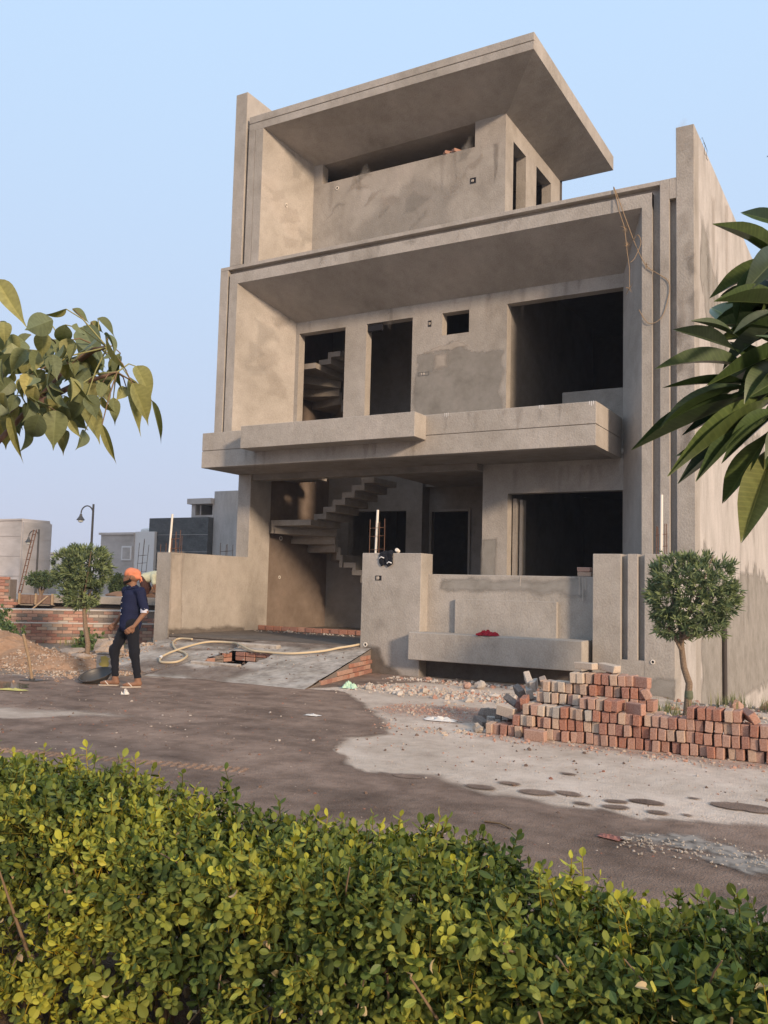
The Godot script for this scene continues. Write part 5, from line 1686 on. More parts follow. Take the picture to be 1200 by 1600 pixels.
	for q in [[-11.4, 0.12, 0.5, 0.42, 0.22, 0.25, "tan boulder right behind the left young tree's stem"], [-11.0, 0.08, 0.9, 0.34, 0.13, 0.25, "tan stone between the left young tree and the man's knees"], [-10.5, 0.05, 1.3, 0.42, 0.06, 0.3, "flat pale stone beside the metal tin"], [-11.9, 0.06, 1.0, 0.5, 0.05, 0.25, "flat pale slab left of the left young tree's stem"], [-10.9, 0.05, 1.9, 0.3, 0.07, 0.2, "pale stone at the foot of the left young tree"], [-10.2, 0.05, 2.3, 0.22, 0.08, 0.16, "small pale stone in front of the metal tin"], [-10.2, 0.18, 0.55, 0.3, 0.12, 0.2, "pale broken slab by the side wall's near end"]]:
		b = MB.new()
		b.ball(Vector3.ZERO, Vector3(q[3], q[4], q[5]), 0.16, rng, 5, 8)
		o = put("stone", b.mesh(), M.stone, null, Transform3D(Basis(Vector3.UP, si * 0.7), Vector3(q[0], ground_height(q[0], q[2]) + q[1], q[2])))
		tag(o, q[6], "stone", "stones by the left young tree")
		si += 1
	for q in [[-2.72, 0.06, 1.05, 0.09, "pale chunk standing in the rubble strip before the planter ledge"], [-2.9, 0.05, 1.15, 0.07, "reddish chunk beside the pale one in the rubble strip"], [-1.25, 0.07, 4.2, 0.13, "dark lump just left of the tumbled grey bricks"], [-4.0, 0.03, 2.3, 0.06, "white chunk beside the pale green bag"], [0.98, 0.05, 0.9, 0.10, "reddish stone by the drain pipe's foot beside the side wall"]]:
		b = MB.new()
		b.ball(Vector3.ZERO, Vector3(q[3], q[3] * 0.8, q[3] * 0.7), 0.25, rng, 5, 7)
		o = put("chunk", b.mesh(), M.bricks[6] if q[0] > -1.5 and q[0] < 0 else M.bricks[2] if q[0] in [-2.9, 0.98] else M.pale_patch, null, Transform3D(Basis(), Vector3(q[0], q[1], q[2])))
		tag(o, q[4], "rubble chunk", "chunks of rubble")
	# grass and weeds
	var bl := MB.new()
	for k in 5:
		bl.leaf(rng.randf_range(0.12, 0.25), 0.007, [0.8, 1.0, 0.7, 0.0], 0.2, rng.randf_range(0.3, 1.0), 3, Transform3D(Basis(Vector3.UP, rng.randf() * 6.28) * Basis(Vector3(1, 0, 0), rng.randf_range(-0.3, 0.3)), Vector3(rng.randf_range(-0.02, 0.02), 0, rng.randf_range(-0.02, 0.02))))
	for q in [[0.95, 0.75, 0.28, 60, "dry green grass tuft at the foot of the side wall"], [1.5, 0.8, 0.3, 40, "grass tuft against the side wall at the frame's edge"], [0.3, 2.2, 0.4, 60, "low grass round the right young tree's foot"], [-13.8, -1.2, 0.9, 120, "weeds along the brick foundation"], [-16.0, 1.0, 1.2, 160, "weeds on the far side of the soil mound"]]:
		var xs := []
		var cs := []
		for k in q[3]:
			var x: float = q[0] + rng.randfn(0, q[2] * 0.5)
			var z: float = q[1] + rng.randfn(0, q[2] * 0.4)
			xs.append(Transform3D(Basis(Vector3.UP, rng.randf() * 6.28).scaled(Vector3.ONE * rng.randf_range(0.5, 1.2)), Vector3(x, ground_height(x, z), z)))
			cs.append(Color(0.14, 0.17, 0.06).lerp(Color(0.30, 0.27, 0.13), rng.randf()))
		multi("grass", bl.mesh(), M.narrow, xs, cs, null, q[4])
	far_bush("dark leafy weed bush against the brick foundation at the far left", Vector3(-13.6, 0.1, 1.3), 0.42)
	far_bush("tall thin weed growing beside the brick pier", Vector3(-14.3, 0.1, 0.9), 0.7, 0.25)
	far_bush("low green weeds before the brick foundation, left of the young tree's stem", Vector3(-12.6, 0.0, 0.0), 0.32)

func far_bush(label: String, at: Vector3, h: float, wide := 0.8) -> void:
	var o := thing("weed_bush", label, "plant", at)
	var l := MB.new()
	for k in 4:
		l.leaf(0.1, 0.05, [0.3, 1.0, 0.7, 0.0], 0.3, 0.5, 3, Transform3D(Basis.from_euler(Vector3(rng.randf_range(-1.2, 1.2), rng.randf() * 6.28, 0))))
	var xs := []
	var cs := []
	for k in 260:
		var d := Vector3(rng.randfn(0, 0.4) * wide, absf(rng.randfn(0, 0.5)), rng.randfn(0, 0.4) * wide) * h
		xs.append(Transform3D(Basis.from_euler(Vector3(rng.randf() * 6.0, rng.randf() * 6.0, 0)).scaled(Vector3.ONE * rng.randf_range(0.6, 1.2)), d))
		cs.append(Color(0.06, 0.10, 0.035).lerp(Color(0.12, 0.17, 0.06), rng.randf()))
	multi("foliage", l.mesh(), M.narrow, xs, cs, o)
	var b := MB.new()
	for k in 5:
		b.tube([Vector3.ZERO, Vector3(rng.randf_range(-0.3, 0.3) * wide, 0.8, rng.randf_range(-0.3, 0.3) * wide) * h], 0.008, 0.003, 4)
	put("stem", b.mesh(), M.twig, o)

# ---------------------------------------------------------------- hedge
func sprig(sd: int, leaves: int, L: float) -> ArrayMesh:
	var r := RandomNumberGenerator.new()
	r.seed = sd
	var b := MB.new()
	var H := 0.085
	b.col = Color(0.9, 0.62, 0.35)
	var bend := Vector3(r.randf_range(-0.02, 0.02), 0, r.randf_range(-0.02, 0.02))
	b.tube([Vector3(0, -0.05, 0), Vector3(0, H * 0.5, 0) + bend * 0.4, Vector3(0, H, 0) + bend], 0.0022, 0.001, 4, false)
	for k in leaves:
		var t := (k + 0.6) / leaves
		var a := k * 2.4 + r.randf_range(-0.4, 0.4)
		var tilt := lerpf(1.4, 0.5, t * t) + r.randf_range(-0.25, 0.25)
		var s := L * lerpf(1.05, 0.6, t * t) * r.randf_range(0.8, 1.15)
		var g := r.randf_range(0.75, 1.2)
		b.col = Color(g, g, g) if t < 0.7 else Color(1.25 * g, 1.2 * g, g)
		var m := Transform3D(Basis(Vector3.UP, a) * Basis(Vector3(1, 0, 0), -tilt + 0.0), Vector3(0, H * t, 0) + bend * t)
		m = Transform3D(Basis(Vector3.UP, a) * Basis(Vector3(1, 0, 0), tilt), Vector3(0, H * t, 0) + bend * t)
		b.leaf(s, s * r.randf_range(0.56, 0.72), [0.1, 0.6, 0.95, 1.0, 0.78, 0.1], 0.22, r.randf_range(-0.6, 0.4), 5, m)
	return b.mesh()

func hedge_tone(r: RandomNumberGenerator, p: Vector3, f: FastNoiseLite) -> Color:
	var t := clampf(0.5 + 0.9 * f.get_noise_3dv(p) + r.randfn(0, 0.28), 0.0, 1.0)
	var c := Color(0.070, 0.105, 0.026).lerp(Color(0.215, 0.242, 0.052), clampf(t * 1.5, 0, 1)).lerp(Color(0.37, 0.365, 0.055), clampf(t * 2.2 - 1.2, 0, 1)) * r.randf_range(0.7, 1.2)
	return c

func hedge() -> void:
	var o := thing("hedge", "clipped leafy green and yellow hedge running along the near side of the road", "hedge")
	var r := RandomNumberGenerator.new()
	r.seed = 77
	var f := FastNoiseLite.new()
	f.seed = 5
	f.frequency = 1.6
	f.fractal_octaves = 3
	var dent := FastNoiseLite.new()
	dent.seed = 8
	dent.frequency = 1.1
	dent.fractal_octaves = 2
	var V := 5
	var ms := []
	for k in V:
		ms.append(sprig(100 + k, 7 + k % 4, 0.034 + 0.003 * k))
	var xs := []
	var cs := []
	for k in V:
		xs.append([])
		cs.append([])
	var X0 := -4.5
	var X1 := 6.0
	var zb := 11.22
	var zf := 11.80
	var total := 24000
	for k in total:
		var x := r.randf_range(X0, X1)
		var u := r.randf()
		var p := Vector3()
		var nrm := Vector3()
		var top := 0.735 - 0.055 * smoothstep(-0.9, 0.6, x) - 0.04 * smoothstep(0.8, 2.3, x) + 0.035 * dent.get_noise_2d(x * 1.6, 3.0) + 0.02 * sin(x * 5.0)
		var deep := r.randf() * r.randf() * 0.22
		if u < 0.44:      # face towards the camera
			var y := r.randf_range(0.03, top)
			var g := dent.get_noise_2d(x * 2.2, y * 2.5 + 20.0)
			if y < 0.34 and g < -0.02 and r.randf() < 0.9:
				continue
			if y < 0.12 and r.randf() < 0.5:
				continue
			nrm = Vector3(0, 0.25, 1)
			p = Vector3(x, y, zf + 0.07 * g - deep - 0.05 * pow(y / top, 6.0))
		elif u < 0.80:    # top
			nrm = Vector3(0, 1, 0)
			var z := r.randf_range(zb, zf)
			p = Vector3(x, top - deep + 0.04 * dent.get_noise_2d(x * 3.0, z * 3.0) - 0.05 * pow((z - zb) / (zf - zb), 6.0), z)
		elif u < 0.92:    # back
			nrm = Vector3(0, 0.2, -1)
			p = Vector3(x, r.randf_range(0.05, top), zb + deep)
		else:
			nrm = Vector3(r.randf_range(-1, 1), 0.8, r.randf_range(-1, 1))
			p = Vector3(x, r.randf_range(0.15, top), r.randf_range(zb, zf))
		var d := (nrm * 0.9 + Vector3(r.randfn(0, 0.5), 0.45 + r.randfn(0, 0.4), r.randfn(0, 0.45))).normalized()
		var sc := r.randf_range(0.65, 1.15)
		if u >= 0.44 and u < 0.8 and r.randf() < 0.045:
			sc *= 1.2
			p.y += 0.04
			d = (Vector3(0, 1, 0) + Vector3(r.randfn(0, 0.2), 0, r.randfn(0, 0.2))).normalized()
		var w := r.randi() % V
		xs[w].append(Transform3D(basis_y(d, Vector3(r.randfn(0, 1), r.randfn(0, 1), r.randfn(0, 1)), sc), p))
		cs[w].append(hedge_tone(r, p, f))
	for k in V:
		multi("foliage", ms[k], M.leafy, xs[k], cs[k], o)
	# woody stems
	for k in 64:
		var x := X0 + (X1 - X0) * (k + r.randf()) / 64.0
		var b := MB.new()
		var z := r.randf_range(11.35, 11.68)
		for j in 2 + r.randi() % 2:
			var q := Vector3(x + r.randf_range(-0.28, 0.28), r.randf_range(0.45, 0.72), z + r.randf_range(-0.2, 0.24))
			b.tube([Vector3(x, -0.02, z), Vector3(x, 0, z).lerp(q, 0.5) + Vector3(r.randf_range(-0.05, 0.05), 0.04, r.randf_range(-0.05, 0.05)), q], 0.009, 0.003, 5)
		put("stem", b.mesh(), M.twig, o)
	for k in 60:
		var b := MB.new()
		var p := Vector3(r.randf_range(-0.6, 3.2), r.randf_range(0.25, 0.66), 11.74)
		var q := p + Vector3(r.randf_range(-0.12, 0.12), r.randf_range(-0.16, 0.16), r.randf_range(0.02, 0.09))
		b.tube([p, (p + q) * 0.5 + Vector3(0, 0.01, 0.01), q], 0.0035, 0.002, 5)
		put("twig", b.mesh(), M.twig, o)
	var dead := MB.new()
	dead.leaf(0.036, 0.02, [0.1, 0.9, 1.0, 0.7, 0.05], 0.6, 1.1, 4)
	var dx := []
	var dc := []
	for k in 420:
		dx.append(Transform3D(Basis.from_euler(Vector3(r.randf() * 6.0, r.randf() * 6.0, r.randf() * 6.0)), Vector3(r.randf_range(-1.5, 4.0), r.randf_range(0.05, 0.68), r.randf_range(11.4, 11.85))))
		dc.append(Color(0.42, 0.30, 0.17).lerp(Color(0.60, 0.50, 0.30), r.randf()))
	multi("dead_leaves", dead.mesh(), M.leafy, dx, dc, o)
	# the leaves that show largest, one by one
	var lm := []
	for k in 5:
		var b := MB.new()
		b.leaf(1.0, r.randf_range(0.52, 0.64), [0.10, 0.62, 0.95, 1.0, 0.82, 0.5, 0.06], 0.22, r.randf_range(-0.5, 0.6), 7)
		lm.append(b.mesh())
	var lmat := []
	for c in [[0.10, 0.145, 0.032], [0.18, 0.22, 0.04], [0.26, 0.285, 0.045], [0.41, 0.375, 0.055], [0.085, 0.13, 0.04]]:
		lmat.append(mat(1, 1, 1, 0.48, {"albedo_texture": leaf_texture(Color(c[0], c[1], c[2]), Color(c[0] * 1.5, c[1] * 1.45, c[2] * 1.5), 6, 4), "albedo_color": Color.WHITE, "backlight_enabled": true, "backlight": Color(0.5, 0.55, 0.25), "metallic_specular": 0.4}))
	for k in 290:
		var x := r.randf_range(-0.3, 3.1)
		var p := Vector3()
		var d := Vector3()
		if r.randf() < 0.7:
			p = Vector3(x, r.randf_range(0.12, 0.70), 11.82 + 0.07 * dent.get_noise_2d(x * 2.2, 0.5) + r.randf_range(-0.02, 0.05))
			d = Vector3(r.randfn(0, 0.6), r.randf_range(-0.7, 0.5), r.randf_range(0.2, 0.9))
		else:
			p = Vector3(x, 0.665 + r.randf_range(-0.02, 0.03), r.randf_range(11.3, 11.8))
			d = Vector3(r.randfn(0, 0.6), r.randf_range(0.1, 0.8), r.randf_range(-0.2, 0.7))
		var s := r.randf_range(0.028, 0.042)
		put("leaf", lm[r.randi() % 5], lmat[[0, 1, 1, 2, 2, 3, 4][r.randi() % 7]], o, Transform3D(basis_y(d, Vector3(r.randfn(0, 0.4), 0.5 + r.randfn(0, 0.4), 1.0), s), p))
	# fallen leaves on the bed
	var dl := MB.new()
	dl.leaf(0.045, 0.024, [0.1, 0.9, 1.0, 0.7, 0.05], 0.5, 0.9, 4)
	var fx := []
	var fc := []
	for k in 2600:
		var p := Vector3(r.randf_range(-4, 5), 0.022 + r.randf() * 0.015, r.randf_range(11.2, 13.2))
		fx.append(Transform3D(Basis.from_euler(Vector3(-PI / 2 + r.randf_range(-0.6, 0.6), r.randf() * 6.28, r.randf_range(-0.5, 0.5))), p))
		fc.append(Color(0.20, 0.105, 0.055).lerp(Color(0.36, 0.24, 0.13), r.randf()))
	multi("leaf_litter", dl.mesh(), M.leafy, fx, fc, null, "brown fallen leaves on the soil under the hedge")

# ---------------------------------------------------------------- the two young trees
func whorl(sd: int, L: float) -> ArrayMesh:
	var r := RandomNumberGenerator.new()
	r.seed = sd
	var b := MB.new()
	for k in 8:
		var g := r.randf_range(0.75, 1.25)
		b.col = Color(g, g, g)
		var tilt := r.randf_range(0.35, 1.35)
		b.leaf(L * r.randf_range(0.75, 1.1), L * 0.19, [0.25, 0.85, 1.0, 0.9, 0.55, 0.04], 0.25, r.randf_range(0.0, 0.7), 4, Transform3D(Basis(Vector3.UP, k * 2.4 + r.randf()) * Basis(Vector3(1, 0, 0), tilt), Vector3(0, r.randf_range(-0.03, 0.03), 0)))
	return b.mesh()

func young_tree(label: String, at: Vector3, trunk: Array, r0: float, boxes: Array, count: int, sd: int) -> Node3D:
	var o := thing("young_tree", label, "tree", at, "young trees along the road")
	var r := RandomNumberGenerator.new()
	r.seed = sd
	var b := MB.new()
	b.tube(trunk, r0, r0 * 0.62, 9)
	b.ball(trunk[0] + Vector3(0, 0.02, 0), Vector3(r0 * 1.8, 0.07, r0 * 1.7), 0.2, r, 4, 8)
	put("trunk", b.mesh(), M.bark, o)
	var fork: Vector3 = trunk[trunk.size() - 1]
	for k in 9:
		var bx: Array = boxes[k % boxes.size()]
		var q := Vector3(r.randf_range(bx[0], bx[3]), r.randf_range(bx[1] + 0.25 * (bx[4] - bx[1]), bx[4]), r.randf_range(bx[2], bx[5]))
		var s: Vector3 = fork - Vector3(0, 0.06 * (k % 3), 0)
		b = MB.new()
		b.tube([s, s.lerp(q, 0.45) + Vector3(0, -0.05, 0), q], r0 * 0.45, r0 * 0.12, 6)
		put("branch", b.mesh(), M.bark, o)
	var ms := [whorl(sd + 1, 0.105), whorl(sd + 2, 0.10), whorl(sd + 3, 0.09)]
	var xs := [[], [], []]
	var cs := [[], [], []]
	var f := FastNoiseLite.new()
	f.seed = sd
	f.frequency = 2.6
	f.fractal_octaves = 2
	for bx in boxes:
		var vol: float = (bx[3] - bx[0]) * (bx[4] - bx[1])
		for k in int(count * vol):
			var e := Vector3(r.randf_range(-1, 1), r.randf_range(-1, 1), r.randf_range(-1, 1))
			if r.randf() < 0.6:
				e = e / maxf(maxf(absf(e.x), absf(e.y)), absf(e.z)) * r.randf_range(0.8, 1.0)
			if pow(absf(e.x), 2.6) + pow(absf(e.y), 2.6) + pow(absf(e.z), 2.6) > 1.22:
				continue
			var p := Vector3(lerpf(bx[0], bx[3], e.x * 0.5 + 0.5), lerpf(bx[1], bx[4], e.y * 0.5 + 0.5), lerpf(bx[2], bx[5], e.z * 0.5 + 0.5))
			if f.get_noise_3dv(p) < -0.17:
				continue
			p += Vector3(r.randfn(0, 0.025), r.randfn(0, 0.025), r.randfn(0, 0.025))
			var d := (e + Vector3(0, 0.5, 0) + Vector3(r.randfn(0, 0.5), r.randfn(0, 0.4), r.randfn(0, 0.5))).normalized()
			var w := r.randi() % 3
			xs[w].append(Transform3D(basis_y(d, Vector3(r.randfn(0, 1), r.randfn(0, 1), r.randfn(0, 1)), r.randf_range(0.75, 1.2)), p))
			cs[w].append(Color(0.065, 0.10, 0.045).lerp(Color(0.24, 0.29, 0.125), pow(r.randf(), 1.25)))
	for w in 3:
		multi("crown", ms[w], M.narrow, xs[w], cs[w], o)
	return o

func young_trees() -> void:
	var o := young_tree("young tree with a boxy clipped crown growing behind the brick stack", Vector3(0.56, 0, 2.05), [Vector3(0, -0.05, 0), Vector3(0.02, 0.2, 0), Vector3(0.035, 0.42, 0), Vector3(-0.03, 0.62, 0), Vector3(-0.06, 0.9, 0.0), Vector3(-0.05, 1.1, 0.0)], 0.052, [[-0.44, 1.2, -0.36, 0.60, 2.06, 0.36], [-0.36, 1.0, -0.3, 0.12, 1.32, 0.3], [0.0, 1.06, -0.3, 0.46, 1.3, 0.3]], 1700, 300)
	var b := MB.new()
	b.lathe([Vector2(0.045, 0.22), Vector2(0.056, 0.25), Vector2(0.052, 0.31), Vector2(0.043, 0.34)], 9, Vector3(0.03, 0, 0))
	put("cloth_tie", b.mesh(), mat(0.12, 0.13, 0.085, 0.9), o)
	b = MB.new()
	b.tube([Vector3(-0.06, 0.84, 0.02), Vector3(-0.13, 0.98, 0.03), Vector3(-0.22, 1.12, 0.04)], 0.026, 0.015, 7)
	put("branch", b.mesh(), M.bark, o)
	young_tree("young tree with a dense square crown standing left of the walking man", Vector3(-10.8, 0, 1.6), [Vector3(0, -0.05, 0), Vector3(0.01, 0.3, 0), Vector3(-0.09, 0.65, 0), Vector3(-0.14, 0.95, 0), Vector3(-0.2, 1.2, 0)], 0.055, [[-0.86, 1.40, -0.36, 0.34, 2.17, 0.36], [-0.62, 1.02, -0.3, 0.10, 1.5, 0.3]], 2300, 320)

# ---------------------------------------------------------------- overhanging branches
func leafy_branch() -> void:
	var o := thing("heart_leaf_tree", "tree reaching in at the left with drooping olive heart shaped leaves with drip tips", "tree", Vector3(-1.35, 0, 12.15))
	var g := Vector3(-1.35, 0, 12.15)
	var b := MB.new()
	b.tube([Vector3(0, -0.1, 0), Vector3(0.03, 0.6, 0.01), Vector3(0.08, 1.2, -0.03), Vector3(0.16, 1.55, -0.08)], 0.06, 0.04, 10)
	put("trunk", b.mesh(), M.bark, o)
	for q in [[[-1.19, 1.55, 12.07], [-0.66, 1.75, 11.78], [-0.33, 2.05, 11.63], [-0.18, 2.24, 11.56], [-0.03, 2.42, 11.49], [0.08, 2.50, 11.44]], [[-0.18, 2.24, 11.56], [0.0, 2.33, 11.5], [0.2, 2.38, 11.45]], [[-0.33, 2.05, 11.63], [-0.3, 2.3, 11.6], [-0.35, 2.5, 11.55]], [[-0.03, 2.42, 11.49], [0.14, 2.46, 11.52], [0.28, 2.44, 11.58]], [[-1.19, 1.55, 12.07], [-1.1, 2.1, 12.0], [-0.75, 2.6, 11.9], [-0.45, 2.7, 11.8]], [[-1.19, 1.55, 12.07], [-1.5, 2.2, 12.2], [-1.9, 2.9, 12.3]]]:
		var pts := []
		for p in q:
			pts.append(Vector3(p[0], p[1], p[2]) - g)
		b = MB.new()
		b.tube(pts, 0.016, 0.006, 7)
		put("branch", b.mesh(), mat(0.22, 0.14, 0.11, 0.8), o)
	var prof := [0.14, 0.66, 0.92, 1.0, 0.99, 0.93, 0.83, 0.68, 0.5, 0.3, 0.13, 0.06, 0.012]
	var ms := []
	for k in 5:
		b = MB.new()
		b.leaf(1.0, 1.0, prof, 0.16 + 0.05 * k, [0.3, 0.7, -0.3, 0.9, 0.5][k], 13)
		ms.append(b.mesh())
	var mm := []
	for c in [[0.245, 0.245, 0.10], [0.30, 0.29, 0.12], [0.165, 0.185, 0.085], [0.34, 0.305, 0.11], [0.135, 0.16, 0.085]]:
		mm.append(mat(1, 1, 1, 0.5, {"albedo_texture": leaf_texture(Color(c[0], c[1], c[2]), Color(c[0] * 1.25, c[1] * 1.25, c[2] * 1.3), 8, 2), "albedo_color": Color.WHITE, "backlight_enabled": true, "backlight": Color(0.5, 0.5, 0.2), "metallic_specular": 0.35}))
	var r := RandomNumberGenerator.new()
	r.seed = 44
	var eye := Vector3(2.886, 1.55, 13.953)
	var cam := -(Vector3(-0.05, 2.4, 11.5) - eye).normalized()
	var list := leaf_list()
	var twigs := [Vector3(-0.18, 2.24, 11.56), Vector3(-0.03, 2.42, 11.49), Vector3(0.08, 2.5, 11.44), Vector3(0.2, 2.38, 11.45), Vector3(-0.35, 2.5, 11.55), Vector3(0.28, 2.44, 11.58), Vector3(-0.3, 2.3, 11.6), Vector3(-0.45, 2.7, 11.8)]
	for k in list.size():
		var q: Array = list[k]
		var a := Vector3(q[0], q[1], q[2])
		var d := Vector3(q[3], q[4], q[5]) - a
		var n := (cam * 0.8 + Vector3(r.randfn(0, 0.35), 0.35 + r.randfn(0, 0.3), r.randfn(0, 0.35))).normalized()
		var t := Transform3D(basis_y(d, n), a - g)
		t.basis.x *= minf(q[6] * 1.15, d.length() * 0.64)
		t.basis.y *= d.length() * 1.06
		t.basis.z *= d.length()
		var lf := put("leaf", ms[r.randi() % 5], mm[r.randi() % 5 if q[6] > 0.055 else [2, 4, 0][r.randi() % 3]], o, t)
		var near: Vector3 = twigs[0]
		for w in twigs:
			if w.distance_to(a) < near.distance_to(a):
				near = w
		b = MB.new()
		b.tube([near - g, near.lerp(a, 0.6) + Vector3(0, 0.02, 0) - g, a - g], 0.0035, 0.0022, 5)
		put("petiole", b.mesh(), mm[1] if k % 2 else M.twig, o)
	for k in 150:
		var a := Vector3(r.randf_range(-0.42, 0.22), r.randf_range(2.2, 2.54), r.randf_range(11.40, 11.78)) if k < 126 else Vector3(r.randf_range(-2.2, -0.75), r.randf_range(2.4, 3.0), r.randf_range(11.7, 12.5))
		var d := Vector3(r.randfn(0, 0.05), -r.randf_range(0.06, 0.115), r.randfn(0, 0.04))
		var t := Transform3D(basis_y(d, Vector3(r.randfn(0, 1), 0.3, r.randfn(0.4, 1)), d.length()), a - g)
		t.basis.x *= 0.62
		put("leaf", ms[k % 5], mm[[2, 4, 0, 4, 1, 2][k % 6]], o, t)

func leaf_list() -> Array:
	return [[-0.17,2.72,11.75,-0.06,2.52,11.68,0.068],[0.18,2.57,11.70,0.13,2.52,11.75,0.037],[-0.16,2.71,11.38,-0.08,2.63,11.36,0.035],[0.04,2.63,11.42,0.09,2.57,11.36,0.037],
		[0.00,2.62,11.42,0.04,2.58,11.39,0.031],[0.02,2.58,11.48,0.13,2.41,11.46,0.091],[0.31,2.46,11.61,0.38,2.33,11.59,0.065],[0.27,2.49,11.59,0.36,2.42,11.58,0.034],
		[0.07,2.49,11.71,0.06,2.39,11.70,0.075],[0.12,2.53,11.65,0.06,2.45,11.62,0.076],[-0.10,2.47,11.49,-0.16,2.37,11.50,0.087],[-0.07,2.46,11.46,0.04,2.35,11.41,0.089],
		[-0.42,2.59,11.54,-0.45,2.47,11.50,0.058],[-0.16,2.40,11.49,-0.18,2.25,11.49,0.081],[-0.15,2.44,11.42,-0.10,2.31,11.34,0.073],[0.04,2.38,11.41,0.06,2.28,11.33,0.072],
		[0.14,2.48,11.38,0.13,2.33,11.39,0.077],[0.22,2.42,11.37,0.31,2.29,11.35,0.063],[0.34,2.31,11.50,0.38,2.16,11.43,0.067],[0.11,2.40,11.30,0.09,2.17,11.22,0.061],
		[0.17,2.31,11.22,0.21,2.13,11.17,0.023],[0.23,2.25,11.62,0.26,2.16,11.59,0.066],[-0.18,2.33,11.38,-0.22,2.23,11.35,0.087],[0.05,2.26,11.49,0.13,2.11,11.44,0.078],
		[0.07,2.20,11.63,0.09,2.05,11.65,0.086],[0.08,2.17,11.71,0.00,2.06,11.69,0.072],[-0.07,2.16,11.46,-0.05,2.06,11.49,0.046],[0.09,2.14,11.50,0.12,2.06,11.54,0.050],
		[0.23,2.15,11.54,0.25,2.00,11.48,0.029],[0.10,2.30,11.37,0.11,2.19,11.36,0.043],[-0.11,2.19,11.70,-0.09,2.00,11.65,0.029],[-0.43,2.25,11.49,-0.41,2.10,11.48,0.080],
		[0.05,2.32,11.74,0.07,2.24,11.78,0.059],[0.09,2.34,11.71,-0.01,2.30,11.70,0.049],[-0.16,2.29,11.59,-0.19,2.26,11.55,0.052],[-0.04,2.25,11.73,-0.04,2.18,11.75,0.043],
		[-0.29,2.48,11.59,-0.35,2.41,11.56,0.057],[-0.08,2.45,11.67,-0.09,2.35,11.73,0.055],[-0.28,2.58,11.49,-0.34,2.48,11.55,0.041],[-0.34,2.38,11.58,-0.28,2.28,11.58,0.056],
		[-0.14,2.28,11.48,-0.23,2.24,11.48,0.050],[-0.04,2.56,11.43,-0.02,2.46,11.43,0.056],[0.12,2.35,11.32,0.12,2.29,11.37,0.049],[0.08,2.17,11.57,0.12,2.10,11.54,0.029],
		[0.02,2.44,11.30,0.02,2.38,11.35,0.044],[-0.28,2.49,11.48,-0.35,2.51,11.48,0.039],[-0.09,2.51,11.31,-0.04,2.43,11.30,0.058],[0.17,2.31,11.59,0.19,2.22,11.61,0.052],
		[-0.38,2.63,11.57,-0.39,2.57,11.51,0.051],[-0.14,2.62,11.52,-0.19,2.56,11.54,0.037],[0.08,2.48,11.61,0.01,2.43,11.60,0.047],[-0.05,2.55,11.36,-0.06,2.45,11.41,0.056],
		[0.13,2.38,11.62,0.07,2.32,11.60,0.053],[-0.25,2.48,11.48,-0.19,2.40,11.46,0.057],[0.21,2.32,11.53,0.20,2.25,11.54,0.053],[-0.08,2.31,11.54,0.00,2.25,11.54,0.048],
		[-0.08,2.27,11.37,-0.13,2.20,11.38,0.051]]

